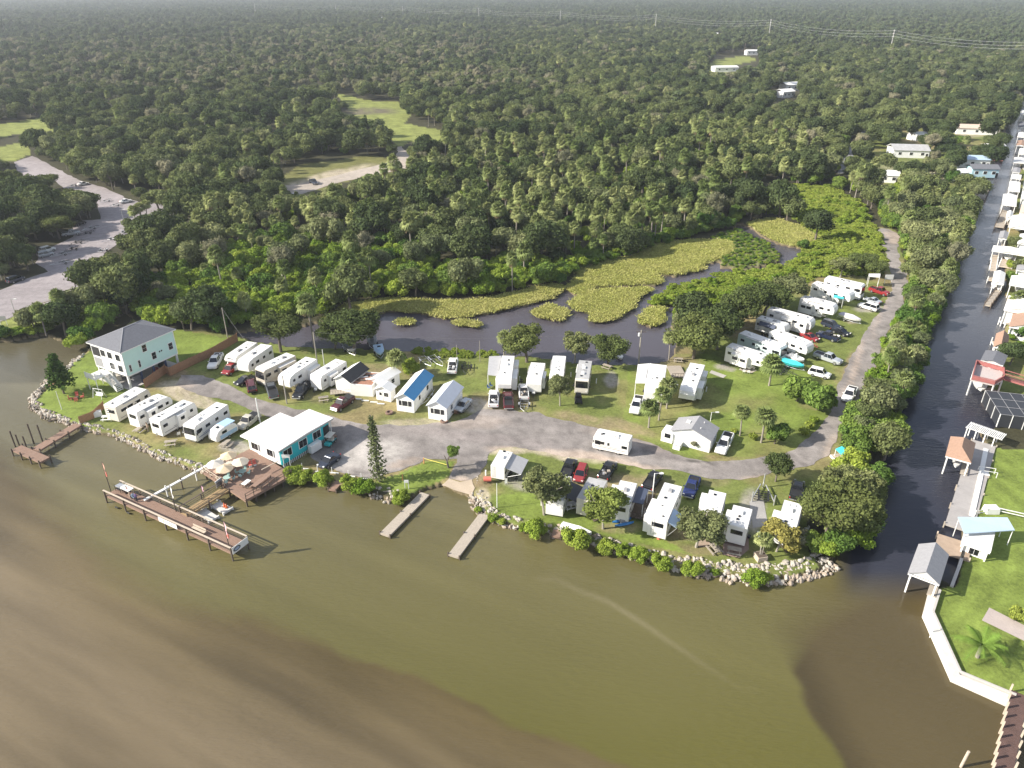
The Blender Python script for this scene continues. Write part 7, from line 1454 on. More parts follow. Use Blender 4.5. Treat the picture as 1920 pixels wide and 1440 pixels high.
for i, (px, py, k, w, h, lb) in enumerate([(268, 418, 'palm1', 4, 7, 'left palm of the trio beside the parking lot arm'), (278, 416, 'palm2', 4, 7.5, 'middle palm of the trio beside the parking lot arm'), (256, 420, 'palm0', 4, 6.4, 'right leaning palm of the trio beside the parking lot arm'), (300, 398, 'oak1', 11, 8, 'oak overhanging the parking lot arm'), (332, 396, 'oak3', 12, 8, 'second oak overhanging the parking lot arm'), (350, 402, 'darkoak0', 12, 9, 'dark oak closing the end of the parking lot arm'),
        (216, 350, 'oak2', 12, 8, 'oak on the upper island of the parking lot'), (186, 338, 'olive0', 10, 7, 'pale tree on the upper island of the parking lot'), (96, 356, 'poak0', 9, 6, 'small oak between the two upper lot lanes'), (150, 398, 'oak0', 13, 8.5, 'oak shading the parked cars in the left lot'), (168, 404, 'darkoak1', 11, 8, 'dark oak shading the trailer row in the left lot'), (128, 425, 'oak4', 11, 8, 'oak at the bend of the left lot'), (112, 448, 'poak1', 10, 7.5, 'oak behind the silver pickup in the left lot')]):
    scaled(k, px, py, w, h, lb, 'palm tree' if k[:4] == 'palm' else 'tree', 'palm_tree' if k[:4] == 'palm' else 'oak_tree')
rb = np.random.default_rng(31); nb = 0
for px, py in zip(rb.uniform(1888, 1990, 900), rb.uniform(150, 800, 900)):
    if nb > 95 or not inpoly(px, py, RBANK) or inpoly(px+22, py, LAKE) or inpoly(px-10, py, LAKE) or (py > 690): continue
    p = P(px, py); nb += 1; s_ = rb.uniform(.35, .9); plant(['palm1', 'mangrove0', 'deep1', 'oak1', 'palm3', 'mangrove2'][nb % 6], p.x, p.y, LZ, s_*(.75 if nb % 6 == 3 else 1), nb*1.1, 'garden tree or shrub between the canal houses at the right edge', 'tree', 'garden_tree', 'garden plants of the right canal bank')
# papaya
p = P(1425, 1048); t = thing('papaya_tree', 'papaya with pale twin stems in a square timber planter', 'tree', (p.x, p.y, LZ+.8)); b = MB(); b.tube((-.1, 0, 0), (-.3, 0, 2.6), .08, bark_pale, 6, .06); b.tube((.1, 0, 0), (.35, .1, 2.8), .08, bark_pale, 6, .06); b.build('trunk', t)
for dx in (-.3, .35): c = bpy.data.objects.new('crown', palm_head('papaya_leaves', 400+int(dx*10), 1.15, 16, 0)); C.objects.link(c); c.parent = t; c.location = (dx, 0, 2.7)
# queen palm with feather fronds bottom right
p = P(1832, 1232); t = thing('feather_palm', 'low feather palm with long drooping fronds on the right lawn', 'palm tree', p); b = MB(); b.tube((0, 0, -.2), (0, 0, 2.0), .25, palm_bark, 8, .2); b.build('trunk', t)
fm = leaf_mat('feather_frond', (.13, .21, .04), (.15, .23, .045)); g = np.random.default_rng(9)
for k in range(15):
    a = k*2.4; el = 1.1-1.0*(k/15); Vv, Ff = [], []
    L_ = 3.3
    def pt(s): return np.array((math.cos(a)*math.cos(el)*L_*s, math.sin(a)*math.cos(el)*L_*s, 2.0+math.sin(el)*L_*s-1.6*s*s*(1.2-el*.4)))
    for j in range(22):
        s = .12+.88*j/22; c0 = pt(s); c1 = pt(s+.02); tg = (c1-c0)/np.linalg.norm(c1-c0); sd_ = np.cross(tg, (0, 0, 1.0)); sd_ /= np.linalg.norm(sd_)+1e-6
        for sg in (-1, 1):
            tip = c0+(sd_*sg*.75+tg*.35+np.array((0, 0, -.3)))*(.9 if s < .8 else .55)*math.sin(min(1, s*1.6+.2)*PI*.62); k0 = len(Vv); Vv += [c0, c0+tg*.09, tip+tg*.02, tip]; Ff.append([k0, k0+1, k0+2, k0+3])
    for j in range(6): k0 = len(Vv); c0, c1 = pt(j/6), pt((j+1)/6); w_ = np.array((-math.sin(a), math.cos(a), 0))*.04; Vv += [c0-w_, c0+w_, c1+w_, c1-w_]; Ff.append([k0, k0+1, k0+2, k0+3])
    mkobj('frond', mesh_np('frond', np.array(Vv), np.array(Ff), [fm], g.random(len(Ff))*.4+.4), t)
scaled('vine1', 1905, 1160, 2.6, 1.8, 'small spiky bush beside the concrete slab on the right lawn', 'shrub', 'small_bush')

# ------------------------------------------------------------------ right bank: seawalls, boathouses, docks
def strip(name, line, w_, z0, z1, m, label, cat='seawall', kind=None):
    b = MB()
    pts = [P(x, y, z=z1).xy for x, y in line]
    n = len(pts); L_, R2 = [], []
    for i, p in enumerate(pts):
        d = ((pts[min(i+1, n-1)]-pts[max(i-1, 0)])).normalized(); nn = Vector((-d.y, d.x)); L_.append(p+nn*w_/2); R2.append(p-nn*w_/2)
    for i in range(n-1):
        a, c, d, e = L_[i], L_[i+1], R2[i+1], R2[i]
        b.add([(a.x, a.y, z1), (c.x, c.y, z1), (d.x, d.y, z1), (e.x, e.y, z1), (a.x, a.y, z0), (c.x, c.y, z0), (d.x, d.y, z0), (e.x, e.y, z0)], [(0, 1, 2, 3), (0, 4, 5, 1), (1, 5, 6, 2), (2, 6, 7, 3), (3, 7, 4, 0)], m)
    o = b.build(name); return props(o, label, cat, kind=kind)
strip('seawall', [(1752, 1100), (1740, 1148), (1793, 1266), (1898, 1311)], .95, -1.5, .95, mat('worn_white_cap', (.62, .60, .55), .8, .2, .8), 'white capped seawall round the lower right lawn')
strip('seawall_kerb', [(1763, 1105), (1750, 1146), (1801, 1258), (1906, 1302)], .3, .4, 1.1, CONC, 'grey kerb behind the white capped seawall', 'kerb')
strip('seawall', [(1849, 841), (1836, 905), (1822, 966)], .7, -1.5, .95, WPT, 'white seawall along the upper right lawn')
strip('seawall', [(1847, 741), (1883, 758), (1925, 769)], 1.0, -1.5, .9, mat('sand_concrete', (.5, .42, .32), .85, .15), 'tan seawall below the red deck')
strip('seawall', [(1785, 1098), (1800, 1058), (1808, 1030)], .4, -1.5, .9, CONC, 'grey seawall beside the lowest boathouse slip')
strip('garden_path', [(1850, 728), (1885, 745), (1935, 760)], 2.0, .5, .72, mat('pink_pavers', (.45, .33, .28), .9, .2), 'pink paver path behind the tan seawall', 'path', 'structure')
strip('brown_jetty', [(1909, 1300), (1893, 1360), (1878, 1440), (1868, 1500)], 1.0, .8, .9, DECK, 'x') if 0 else None
dock('dark_jetty', (1912, 1300), (1880, 1452), 1.6, 1.0, 'dark reddish jetty with pale posts at the lower right corner', mat('dark_red_boards', (.11, .065, .055), .85, .3, 1), 1.6, .9, (), pm=PALEW)
p = P(1800, 1438, 0); props(MB().tube((p.x, p.y, -1.5), (p.x+.2, p.y, 2.4), .14, PALEW, 8).build('mooring_pile'), 'lone pale pile standing in the water near the lower right corner', 'pile')
p = P(1742, 1195, 0); props(MB().tube((p.x, p.y, -1.5), (p.x+.2, p.y, 1.9), .07, WPT, 8).build('mooring_pile'), 'thin white pole leaning at the white capped seawall', 'pile')
def boathouse(name, quad, ze, zr, label, m, cat='boathouse', hip=False, flat=False, posts=WPT, wall=None, boatin=True, wallside=None, m2=None):
    """quad: eave corners px (front-left, front-right, back-right, back-left); ridge runs front to back"""
    p = [P(*q, z=ze) for q in quad]; c = (p[0]+p[1]+p[2]+p[3])/4; d = ((p[3]+p[2])/2-(p[0]+p[1])/2); rz = math.atan2(d.y, d.x)-PI/2
    W = ((p[1]-p[0]).length+(p[2]-p[3]).length)/2; D = d.length; t = thing(name, label, cat, (c.x, c.y, 0), rz); w, h = W/2, D/2
    q = MB()
    if flat: q.box((0, 0, ze+.06), (W, D, .14), m)
    elif hip:
        r = min(w, h); hx = max(0, h-r); wx_ = max(0, w-r)
        vs = [(-w, -h, ze), (w, -h, ze), (w, h, ze), (-w, h, ze), (-wx_, -hx, zr), (wx_, -hx, zr), (wx_, hx, zr), (-wx_, hx, zr)]
        if hx < .05: vs = vs[:4]+[(-wx_, 0, zr), (wx_, 0, zr)]; q.add(vs, [(0, 1, 5, 4), (1, 2, 5), (2, 3, 4, 5), (3, 0, 4), (3, 2, 1, 0)], m)
        elif wx_ < .05: vs = vs[:4]+[(0, -hx, zr), (0, hx, zr)]; q.add(vs, [(0, 1, 4), (1, 2, 5, 4), (2, 3, 5), (3, 0, 4, 5), (3, 2, 1, 0)], m)
    else:
        q.add([(-w, -h, ze), (-w, h, ze), (0, h, zr), (0, -h, zr), (-w, -h, ze-.12), (-w, h, ze-.12), (0, h, zr-.12), (0, -h, zr-.12)], [(3, 2, 1, 0), (4, 5, 6, 7), (0, 1, 5, 4), (0, 4, 7, 3), (1, 2, 6, 5)], m)
        q.add([(w, -h, ze), (w, h, ze), (0, h, zr), (0, -h, zr), (w, -h, ze-.12), (w, h, ze-.12), (0, h, zr-.12), (0, -h, zr-.12)], [(0, 1, 2, 3), (7, 6, 5, 4), (0, 4, 5, 1), (0, 3, 7, 4), (1, 5, 6, 2)], m2 or m)
        o2 = MB(); [o2.add([(-w+.2, s*(h-.25), ze-.1), (w-.2, s*(h-.25), ze-.1), (0, s*(h-.25), zr-.16)], [(0, 1, 2)], WPT) for s in (-1, 1)]; o2.build('gable_end', t)
    q.build('roof', t)
    one('fascia', lambda q: ([q.box((0, s*(h-.03), ze-.16), (W-.1, .08, .2), WPT) for s in (-1, 1)], [q.box((s*(w-.08), 0, ze-.16), (.08, D-.2, .2), WPT) for s in (-1, 1)]), t)
    for a in (-w+.35, w-.35):
        for c_ in (-h+.35, 0, h-.35): one('post', lambda q: q.box((a, c_, (ze-1.6)/2), (.2, .2, ze+1.2), posts), t)
    if wall: one('wall', lambda q: q.box((0, .2, LZ+(ze-LZ)/2-.1), (W-.9, D-.9, ze-LZ-.2), wall), t); win(t, 0, -(h-.65)-.0, ze*.55, 1.2, 1.0)
    else: one('walkway', lambda q: (q.box((w-.5, 0, 1.0), (1.0, D-.5, .12), DECKG),), t)
    if boatin:
        bt = thing('motor_boat', 'boat on its lift under the '+label.split(' over')[0], 'boat', (c.x, c.y, 1.0), rz-PI/2); bt['label'] = ' '.join(bt['label'].split()[:15])
        boat_hull(bt, min(D*.85, 6.5), min(W*.42, 2.2), mat('hull_white', (.8, .8, .8), .3, .04), GRYP, .15, None)
    return t
boathouse('boathouse', [(1702, 1075), (1762, 1096), (1780, 1040), (1722, 1020)], 3.3, 4.5, 'lowest grey gabled boathouse at the canal mouth', SHL, boatin=False)
boathouse('boathouse', [(1772, 854), (1822, 869), (1829, 830), (1783, 818)], 3.5, 4.9, 'brown hip-roofed boathouse beside the white slatted pergola', SHB, hip=True)
boathouse('waterside_shed', [(1806, 1018), (1853, 1036), (1868, 988), (1811, 985)], 2.5, 2.6, 'white flat-roofed shed between the two right lawns', W_RF, 'shed', flat=True, wall=WWL, boatin=False)
cover('open_shelter', [(1796, 969), (1889, 970), (1903, 994), (1808, 1000)], 3.4, 'long pale blue metal roof behind the white flat shed', mat('pale_blue_metal', (.42, .53, .64), .4, .06, 1), 'shelter', zlow=2.7)
dock('boat_walkway', (1845, 830), (1798, 990), 3.6, .8, 'long grey concrete walkway along the upper right seawall', mat('grey_dock_surface', (.36, .34, .33), .85, .15, .6), 6, .25, (), pm=DECKG, wd=1.2)
dock('small_platform', (1790, 1010), (1784, 1040), 4.2, .9, 'brown platform behind the lowest boathouse', mat('tan_boards', (.38, .29, .22), .85, .2, 1), 4, .4, (), pm=PALEW)
# dark slip basin is open water; white slatted pergola
p = P(1845, 822, 1.5); a = P(1812, 806, 1.5); c = P(1880, 830, 1.5); rz, l = basis(a, c); t = thing('pergola', 'white slatted pergola over the walkway beside the brown boathouse', 'pergola', (a.x, a.y, 0), rz)
for i in range(22): one('slat', lambda q: q.box((l*(i+.5)/22, 0, 2.6), (l/22*.55, 2.6, .08), WPT), t)
one('beam', lambda q: [q.box((l/2, s*1.1, 2.5), (l, .12, .12), WPT) for s in (-1, 1)], t)
for i in range(4): one('post', lambda q: [q.box((l*(i+.2)/4, s*1.1, .5), (.16, .16, 4.0), WPT) for s in (-1, 1)], t)
# pool cage
a = P(1868, 800); t = thing('pool_cage', 'dark screened pool enclosure with white frame at the right edge', 'screen room', (a.x, a.y, LZ), -.25); SCR = mat('dark_screen', (.035, .038, .045), .5, .1)
one('screen', lambda q: q.box((6, 4.5, 1.3), (12, 9, 2.5), SCR), t); one('frame', lambda q: [q.box((i*2, 4.5, 2.56), (.05, 9.02, .05), GRYP) for i in range(7)]+[q.box((6, j*3, 2.57), (12.02, .05, .05), GRYP) for j in range(4)]+[q.box((i*2, -.04, 1.3), (.1, .1, 2.6), WPT) for i in range(7)]+[q.box((-.04, j*3, 1.3), (.1, .1, 2.6), WPT) for j in range(4)], t)
p = P(1857, 960); props(MB().box((p.x, p.y, LZ+.5), (2, 1.4, 1.0), WPT, taper=(.9, .85)).build('storage_box', bevel=.06), 'white storage box on the lawn by the pale blue roof', 'box')
post_rail([(1827, 968), (1868, 962), (1925, 975)], 'thin white rail fence across the lawn above the pale blue roof', WPT)
p = P(1850, 890); t = thing('lawn_gate', 'white frame steps at the seawall on the upper right lawn', 'gate', p, -.3); one('frame', lambda q: ([q.box((a, c, .5), (.08, .08, 1.0), WPT) for a in (-1.2, 1.2) for c in (-.6, .6)], [q.box((0, c, 1.0), (2.4, .07, .07), WPT) for c in (-.6, .6)], q.box((-.4, 0, .2), (1.4, 1.1, .08), WPT)), t)
# red deck over the water
zq = 3.4; pts = [(1829, 683), (1880, 697), (1880, 713), (1864, 722), (1821, 712)]; ww = [P(x, y, z=zq) for x, y in pts]; c = sum(ww, Vector())/5; t = thing('raised_deck', 'raised red deck with railing above a boat lift', 'deck', (c.x, c.y, 0), 0); REDW = mat('red_stained_wood', (.34, .12, .11), .8, .2, 2)
q = MB(); n = 5; rel = [(v.x-c.x, v.y-c.y) for v in ww]; q.add([(a, b_, zq) for a, b_ in rel]+[(a, b_, zq-.25) for a, b_ in rel], [tuple(range(n)), tuple(range(2*n-1, n-1, -1))]+[(i, i+n, (i+1) % n+n, (i+1) % n) for i in range(n)], mat('sun_bleached_boards', (.5, .44, .42), .85, .25, 1.5, stretch=(1, 5, 1))); q.build('deck_boards', t)
for i in range(n):
    a, b_ = Vector(rel[i]), Vector(rel[(i+1) % n]); m_ = (a+b_)/2; rz = math.atan2((b_-a).y, (b_-a).x); one('rail', lambda q: (q.box((m_.x, m_.y, zq+.95), ((b_-a).length, .2, .08), REDW, rz=rz), q.box((m_.x, m_.y, zq+.45), ((b_-a).length, .04, .75), REDW, rz=rz)), t); one('post', lambda q: q.box((a.x*.97, a.y*.97, (zq-1.6)/2), (.2, .2, zq+1.2), WPT), t)
boat((1838, 738), (1833, 712), 'white cabin boat on the lift under the red deck', trailer=False, onwater=True, lift=.6, L=6, W=2.6)
dock('red_walkway', (1880, 706), (1935, 722), 1.6, 3.3, 'red railed walkway leading from the red deck to the shore', REDW, 4, .2, (-1, 1), railm=REDW, cat='walkway')
for a in [('boathouse', [(1838, 676), (1882, 684), (1890, 665), (1848, 658)], 3.4, 3.9, 'dark grey roofed boathouse with white front beside the red deck', SHG), ('boathouse', [(1862, 650), (1888, 655), (1893, 629), (1868, 626)], 3.4, 4.5, 'small brown gabled boathouse above the grey roofed one', SHB),
          ('canal_house', [(1894, 612), (1940, 622), (1950, 592), (1898, 586)], 3.6, 4.6, 'brown roofed white house at the right edge', SHB), ('canal_house', [(1884, 582), (1940, 590), (1950, 562), (1890, 556)], 4.2, 5.2, 'white house with white roof above the brown roofed one', W_RF),
          ('boathouse', [(1893, 534), (1935, 540), (1940, 522), (1896, 518)], 3.6, 4.2, 'white roofed boathouse with stairs at the right edge', W_RF), ('boathouse', [(1860, 530), (1882, 534), (1886, 512), (1864, 508)], 3.0, 3.5, 'white boathouse sheltering two jet skis', W_RF), ('boathouse', [(1862, 468), (1925, 482), (1928, 472), (1864, 458)], 3.6, 4.0, 'long white dock roof reaching over the canal', W_RF),
          ('boathouse', [(1893, 425), (1930, 432), (1935, 408), (1898, 404)], 3.6, 4.4, 'white two part house roof by the canal bend', W_RF), ('boathouse', [(1879, 383), (1905, 387), (1908, 367), (1881, 363)], 3.4, 3.8, 'white square boathouse roof, third up the canal', W_RF), ('boathouse', [(1891, 357), (1912, 360), (1914, 342), (1893, 340)], 3.2, 3.6, 'white boathouse with open front, fourth up the canal', W_RF),
          ('boathouse', [(1895, 334), (1914, 336), (1916, 328), (1897, 326)], 3.2, 3.4, 'thin white dock roof, fifth up the canal', W_RF), ('boathouse', [(1900, 304), (1925, 307), (1926, 297), (1902, 295)], 3.4, 3.7, 'white dock roof, sixth up the canal', W_RF), ('boathouse', [(1910, 288), (1930, 291), (1932, 280), (1912, 278)], 3.2, 3.5, 'white dock roof, seventh up the canal', W_RF),
          ('canal_house', [(1905, 506), (1955, 514), (1960, 494), (1910, 487)], 4.2, 5.0, 'grey roofed house between two white dock roofs', SHL), ('canal_house', [(1908, 456), (1960, 463), (1965, 445), (1912, 439)], 4.2, 5.2, 'white roofed house above the long white dock roof', W_RF), ('canal_house', [(1912, 400), (1960, 405), (1964, 388), (1915, 384)], 4.2, 5.2, 'tan roofed house at the edge beside the canal bend', TILE),
          ('canal_house', [(1914, 372), (1950, 376), (1952, 362), (1917, 358)], 4.2, 5.0, 'white roofed house behind the square boathouse', W_RF), ('canal_house', [(1918, 350), (1950, 353), (1952, 342), (1920, 339)], 4.0, 5.0, 'grey roofed house behind the open front boathouse', SHG), ('boathouse', [(1898, 322), (1912, 324), (1914, 316), (1901, 314)], 3.2, 3.5, 'small grey boathouse between white dock roofs', SHL), ('boathouse', [(1906, 272), (1922, 274), (1924, 265), (1909, 263)], 3.2, 3.7, 'small brown boathouse far up the canal', SHB), ('boathouse', [(1908, 256), (1922, 258), (1924, 250), (1911, 248)], 3.2, 3.7, 'small white boathouse far up the canal', W_RF), ('boathouse', [(1872, 446), (1888, 449), (1891, 436), (1876, 433)], 3.2, 3.6, 'grey boathouse over dark pilings below the canal bend', SHL), ('boathouse', [(1886, 408), (1898, 410), (1900, 398), (1889, 396)], 3.2, 3.8, 'small white gabled boathouse at the canal bend', W_RF),
          ('boathouse', [(1909, 238), (1930, 240), (1932, 230), (1912, 228)], 3.2, 3.8, 'grey boathouse far up the canal', SHG), ('boathouse', [(1913, 214), (1930, 216), (1932, 208), (1916, 206)], 3.2, 3.8, 'white boathouse farthest up the canal', W_RF)]:
    hs = a[0] == 'canal_house'
    boathouse(a[0], a[1], a[2], a[3], a[4], a[5], 'house' if hs else 'boathouse', wall=WWL if hs else None, boatin=not hs and a[1][0][1] > 350)
for A_2, B_2, w2, lb in [((1866, 478), (1858, 525), 1.4, 'grey pier along the canal below the long white roof'), ((1876, 540), (1852, 572), 1.2, 'grey dock fingers beside the open lift slip'), ((1888, 395), (1874, 425), 2.5, 'dock platform with posts at the canal bend'), ((1893, 480), (1885, 500), 3.0, 'white dock deck beside the jet ski boathouse'), ((1872, 650), (1867, 640), 1.5, 'tiny white dock beside the small brown boathouse'), ((1880, 600), (1893, 606), 2.0, 'white dock landing before the brown roofed house')]:
    dock('canal_dock', A_2, B_2, w2, 1.0, lb, PALEW if 'white' in lb else DECKG, 2.5, .9, (), pm=WPT if 'white' in lb else POST)
boat((1862, 548), (1862, 534), 'left white jet ski on the lift below its boathouse', trailer=False, onwater=True, lift=.8, L=4, W=1.4); boat((1871, 551), (1872, 537), 'right white jet ski on the lift below its boathouse', trailer=False, onwater=True, lift=.8, L=4, W=1.4)
# left bank of the canal, houses in the trees
def house(px, py, W, D, zw, zr, rz, label, wall, roofm, m2=None, hip=False):
    p = P(px, py); t = thing('bungalow', label, 'house', p, rz); w, h = W/2, D/2
    one('wall', lambda q: q.box((0, 0, zw/2), (W-.8, D-.8, zw), wall), t)
    for s, m in ((-1, roofm), (1, m2 or roofm)):
        q = MB(); q.add([(-w, 0, zr), (w, 0, zr), (w, s*h, zw-.05), (-w, s*h, zw-.05), (-w, 0, zr-.15), (w, 0, zr-.15), (w, s*h, zw-.2), (-w, s*h, zw-.2)], [(0, 1, 2, 3), (7, 6, 5, 4), (0, 4, 5, 1), (1, 5, 6, 2), (2, 6, 7, 3), (3, 7, 4, 0)], m); q.build('roof', t)
    for u in (-.3, .0, .3): win(t, W*u, -(h-.4), zw*.55, 1.3, 1.1)
    one('door', lambda q: q.box((W*.42, -(h-.38), 1.0), (.9, .06, 2), GLS), t)
    return t
for a in [(1700, 292, 16, 11, 3.4, 5.2, -.15, 'white house with grey front roof slope among the trees', WWL, GRF, WPT), (1655, 338, 11, 9, 3, 4.2, -.3, 'white flat house at the wood edge above the road', WWL, WPT), (1815, 312, 15, 7, 3.6, 4.8, -.1, 'light blue roofed house on the left canal bank', WWL, mat('light_blue_roof', (.42, .55, .7), .5, .05), WPT), (1838, 330, 11, 7, 3.6, 4.8, -.1, 'dark roofed blue house on the left canal bank', mat('pale_blue_wall', (.4, .58, .66), .7, .05), SHG),
          (1825, 250, 20, 9, 3.2, 4.6, -.2, 'pink tan roofed house above the canal trees', WWL, TILE), (1860, 284, 9, 6, 3, 3.6, -.1, 'small white roofed boat shelter on the left canal bank', WWL, WPT), (1785, 219, 9, 7, 3, 4, .1, 'teal grey roofed house hidden in trees', WWL, mat('teal_grey_roof', (.35, .5, .52), .6, .1)), (1790, 335, 8, 6, 3, 4, .2, 'white annex behind the light blue roofed house', WWL, WPT), (1720, 262, 9, 7, 3, 4, .3, 'white annex behind the grey front roof house', WWL, WPT),
          (1358, 134, 22, 12, 4, 5, .1, 'far white roofed building, lower of the field pair', WWL, WPT), (1410, 103, 16, 9, 4.5, 5.5, .1, 'far white building at the top of the field', WWL, WPT), (1484, 168, 16, 11, 4, 5.5, .2, 'far white roofed house in the mid woods, upper one', WWL, WPT), (1470, 182, 12, 9, 4, 5.5, .5, 'far white roofed house in the mid woods, lower one', WWL, WPT), (1255, 92, 16, 8, 5, 6, 0, 'far pale house left of the tall palm clump', WWL, WPT), (1335, 72, 16, 8, 6, 7.5, 0, 'far white house below the power line', WWL, WPT), (1305, 71, 12, 8, 6, 7, 0, 'tiny far pale house below the power line', WWL, WPT),
          (1632, 168, 14, 9, 4, 5.5, 0, 'far pinkish roofed house in the right woods', WWL, TILE), (1600, 150, 10, 8, 5, 7, 0, 'far blue grey house in the right woods', WWL, GRF), (1848, 140, 12, 8, 4, 5.5, 0, 'far white house near the canal head', WWL, WPT), (1575, 82, 18, 10, 5, 7, 0, 'tiny far white building right of the pylon', WWL, WPT), (704, 38, 40, 14, 7, 9, 0, 'tiny far white building on the left horizon', WWL, WPT), (892, 104, 20, 10, 5, 7, 0, 'tiny far white roof in the middle woods', WWL, WPT), (1178, 250 if 0 else 128, 14, 9, 3, 5, 0, 'x', WWL, WPT)]:
    if a[7] != 'x': house(*a)
dock('canal_dock', (1846, 348), (1836, 372), 4.0, 1.0, 'brown dock platform before the dark roofed blue house', DECKG, 2.5, 1.2, (), pm=POST); dock('canal_dock', (1870, 290), (1868, 300), 5, 1.0, 'reddish dock under the small white boat shelter', REDW, 3, .6, ())
dock('canal_dock', (1828, 395), (1822, 415), 2.0, 1.2, 'dark narrow dock under the canal oaks with pale blue roof end', POST, 2.5, .4, ()); boat((1835, 374), (1822, 371), 'small white boat at the bank below the blue house', trailer=False, onwater=True, L=5)
boat((1866, 318), (1860, 308), 'dark boat with orange bow tied at the left canal bank', 'black', trailer=False, onwater=True, L=5); boat((1163, 668), (1155, 658), 'white covered skiff by the lagoon bank', cover=WPT, trailer=False, onwater=True, L=4.5, W=1.8)
p = P(1740, 327); t = thing('garden_umbrella', 'pale green garden umbrella in the shaded yard', 'umbrella', p); one('pole', lambda q: q.tube((0, 0, 0), (0, 0, 2.4), .05, WPT, 5), t); n = 8
q = MB(); q.add([(0, 0, 2.8)]+[(2*math.cos(2*PI*k/n), 2*math.sin(2*PI*k/n), 2.1) for k in range(n)], [(0, 1+k, 1+(k+1) % n) for k in range(n)], mat('pale_green_canvas', (.4, .62, .5), .8, .05)); q.build('canopy', t)

# ------------------------------------------------------------------ power line beyond the woods
WIR = mat('line_wire', (.45, .46, .47), .5, 0); PYL = mat('pylon_concrete', (.5, .49, .47), .8, .1)
base = [(480, 30), (631, 33), (756, 37), (898, 43), (1050, 51), (1228, 61), (1440, 77), (1668, 99), (1990, 128)]; prev = None
for i, (px, py) in enumerate(base):
    p = P(px, py); t = thing('power_pylon', 'tall pale power line pole rising from the distant woods', 'pylon', p, 0, 'poles of the distant power line'); H = 27 if px < 1500 else 24
    one('mast', lambda q: q.tube((0, 0, 0), (0, 0, H), .5, PYL, 6, .35), t)
    for k in range(3): one('cross_arm', lambda q: q.box((0, 0, H-1-k*3), (.4, 4, .4), PYL), t)
    if prev is not None:
        b = MB()
        for k in range(3):
            for s in (-1.9, 1.9):
                a_, c_ = Vector((prev[0].x, prev[0].y+s, prev[1]-1-k*3)), Vector((p.x, p.y+s, LZ+H-1-k*3)); pr = a_
                for j in range(1, 9): u = j/8; v = a_.lerp(c_, u)-Vector((0, 0, 5*4*u*(1-u))); b.tube(pr, v, .035, WIR, 3); pr = v
        props(b.build('power_line'), 'span of thin power wires sagging between distant poles', 'power line', 'wires of the distant power line')
    prev = (p, LZ+H)
p = P(1420, 66); 
# ------------------------------------------------------------------ people
SKIN = mat('skin', (.5, .3, .2), .6, 0)
def person(px, py, z, rz, label, shirt, pants, sit=False, hair=(.08, .05, .03)):
    p = P(px, py, z=z) if z != LZ else P(px, py); t = thing('person', label, 'person', (p.x, p.y, z), rz)
    hip = .50 if sit else .92; J = {'pel': (0, 0, hip), 'ch': (0, 0, hip+.42), 'nk': (0, 0, hip+.56), 'hd': (.02, 0, hip+.66)}
    V = [J['pel'], (0, 0, hip+.22), J['ch'], J['nk'], J['hd'], (.03, 0, hip+.80)]; E = [(0, 1), (1, 2), (2, 3), (3, 4), (4, 5)]; Rr = [.15, .14, .17, .06, .09, .075]
    for s in (-1, 1):
        k = len(V)
        if sit: V += [(0.02, s*.1, hip-.02), (.42, s*.13, hip-.02), (.45, s*.13, .08), (.6, s*.13, .05)]
        else: V += [(0, s*.1, hip-.08), (.04, s*.12, .5), (-.02, s*.13, .08), (.14, s*.14, .04)]
        E += [(0, k), (k, k+1), (k+1, k+2), (k+2, k+3)]; Rr += [.1, .075, .05, .04]
        k = len(V); V += [(0, s*.2, hip+.44), (.06, s*.27, hip+.18), (.26, s*.2, hip+.04), (.36, s*.17, hip+.04)]; E += [(2, k), (k, k+1), (k+1, k+2), (k+2, k+3)]; Rr += [.065, .05, .035, .03]
    me = bpy.data.meshes.new('body'); me.from_pydata(V, E, []); o = bpy.data.objects.new('body', me); C.objects.link(o); o.parent = t
    md = o.modifiers.new('skin', 'SKIN'); me.skin_vertices.new() if not me.skin_vertices else None
    for i, r in enumerate(Rr): me.skin_vertices[0].data[i].radius = (r, r)
    me.skin_vertices[0].data[0].use_root = True; md.use_smooth_shade = True; o.modifiers.new('sub', 'SUBSURF').levels = 1
    m, nt_, b_ = new_mat('figure_'+label[:12].replace(' ', '_')); n = nt_.nodes; l = nt_.links.new; tc = n.new('ShaderNodeTexCoord'); sp = n.new('ShaderNodeSeparateXYZ'); l(tc.outputs['Object'], sp.inputs[0])
    cr_ = n.new('ShaderNodeValToRGB'); cr_.color_ramp.interpolation = 'CONSTANT'; mr = n.new('ShaderNodeMapRange'); mr.inputs['From Max'].default_value = 2.0; l(sp.outputs['Z'], mr.inputs['Value']); l(mr.outputs[0], cr_.inputs['Fac']); l(cr_.outputs['Color'], b_.inputs['Base Color'])
    e = cr_.color_ramp.elements; e[0].color = (*pants, 1); e[1].position = (hip+.02)/2; e[1].color = (*shirt, 1); k = e.new((hip+.58)/2); k.color = (.5, .3, .2, 1); me.materials.append(m)
    v0, f0 = ico(2); hv = v0*np.array((.105, .095, .10))+np.array((-.01, 0, hip+.84)); hm = mat('hair_%d' % int(hair[0]*100), hair, .8, 0); mkobj('hair', mesh_np('hair', hv, f0, [hm]), t)
    return t
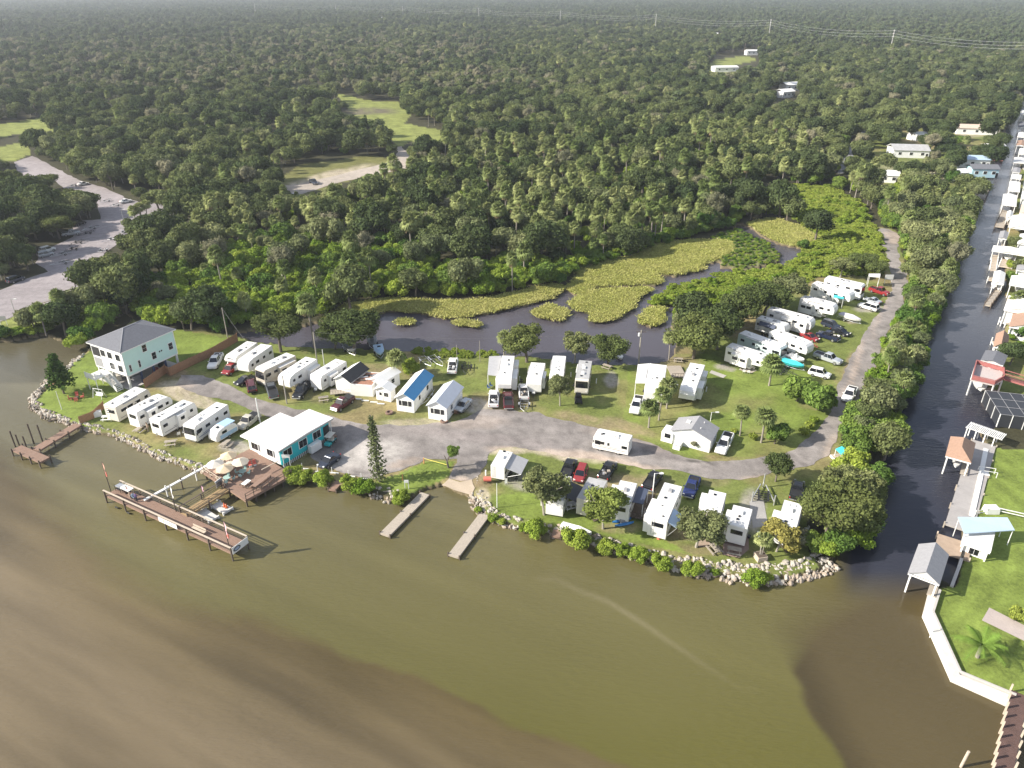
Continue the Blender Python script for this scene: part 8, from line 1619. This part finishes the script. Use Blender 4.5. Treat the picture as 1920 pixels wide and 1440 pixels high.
for px, py, z, rz, lb, sh, pn, st in [(240, 926, 1.3, .4, 'person in a red shirt seated near the left end of the pier', (.5, .05, .05), (.05, .05, .08), True), (251, 936, 1.3, -.5, 'person in a pale blue shirt seated beside the red shirted one', (.4, .5, .6), (.06, .06, .1), True), (257, 941, 1.3, 1.2, 'person in a dark purple shirt at the right of the pier group', (.12, .08, .2), (.04, .04, .05), False),
                                       (278, 809, LZ, .3, 'person in a tan shirt standing behind the third lakeside trailer', (.5, .38, .28), (.3, .25, .2), False), (297, 817, LZ, 2.0, 'person in a red shirt sitting by the third lakeside trailer', (.55, .08, .08), (.5, .5, .5), True)]:
    person(px, py, z, rz, lb, sh, pn, st)
for px, py, z, rz, lb in [(240, 928, 1.3, .4, 'dark folding chair under the red shirted person on the pier'), (251, 937, 1.3, -.5, 'dark folding chair under the blue shirted person on the pier'), (297, 818, LZ, 2.0, 'white folding chair beside the third lakeside trailer')]:
    p = P(px, py, z=z); t = thing('folding_chair', lb, 'chair', (p.x, p.y, z), rz); m = WPT if 'white' in lb else SIGR if 0 else BLK
    one('seat', lambda q: q.box((0, 0, .38), (.45, .5, .04), m), t); one('backrest', lambda q: q.box((-.25, 0, .65), (.04, .5, .45), m), t); one('leg', lambda q: [q.box((a, c, .18), (.04, .04, .36), ALU) for a in (-.2, .2) for c in (-.22, .22)], t)
p = P(318, 806); t = thing('camp_table', 'navy tarpaulin covered table beside the third lakeside trailer', 'table', p, .6); one('table_top', lambda q: q.box((0, 0, .75), (3.0, 1.3, .06), AWN), t); one('leg', lambda q: [q.box((a, c, .36), (.06, .06, .72), ALU) for a in (-1.3, 1.3) for c in (-.5, .5)], t)
p = P(333, 794); props(MB().box((p.x, p.y, LZ+.6), (1.3, .8, 1.1), mat('red_gear', (.35, .05, .04), .5, .1), rz=.5, taper=(.8, .7)).build('covered_grill', bevel=.06), 'dark red covered grill between the trailer and the blue striped motorhome', 'grill')

# ------------------------------------------------------------------ haze: even thin air round camera and scene
hm = bpy.data.materials.new('haze_air'); hm.use_nodes = True; t_ = hm.node_tree; t_.nodes.clear(); o_ = t_.nodes.new('ShaderNodeOutputMaterial'); pv = t_.nodes.new('ShaderNodeVolumePrincipled')
pv.inputs['Color'].default_value = (.86, .92, 1.0, 1); pv.inputs['Density'].default_value = HAZE; pv.inputs['Anisotropy'].default_value = .3; t_.links.new(pv.outputs[0], o_.inputs['Volume'])
b = MB(); b.box((0, 13000, 36), (90000, 50000, 78), hm); props(b.build('haze'), kind='stuff', label='thin pale haze over the woods and water', cat='haze')
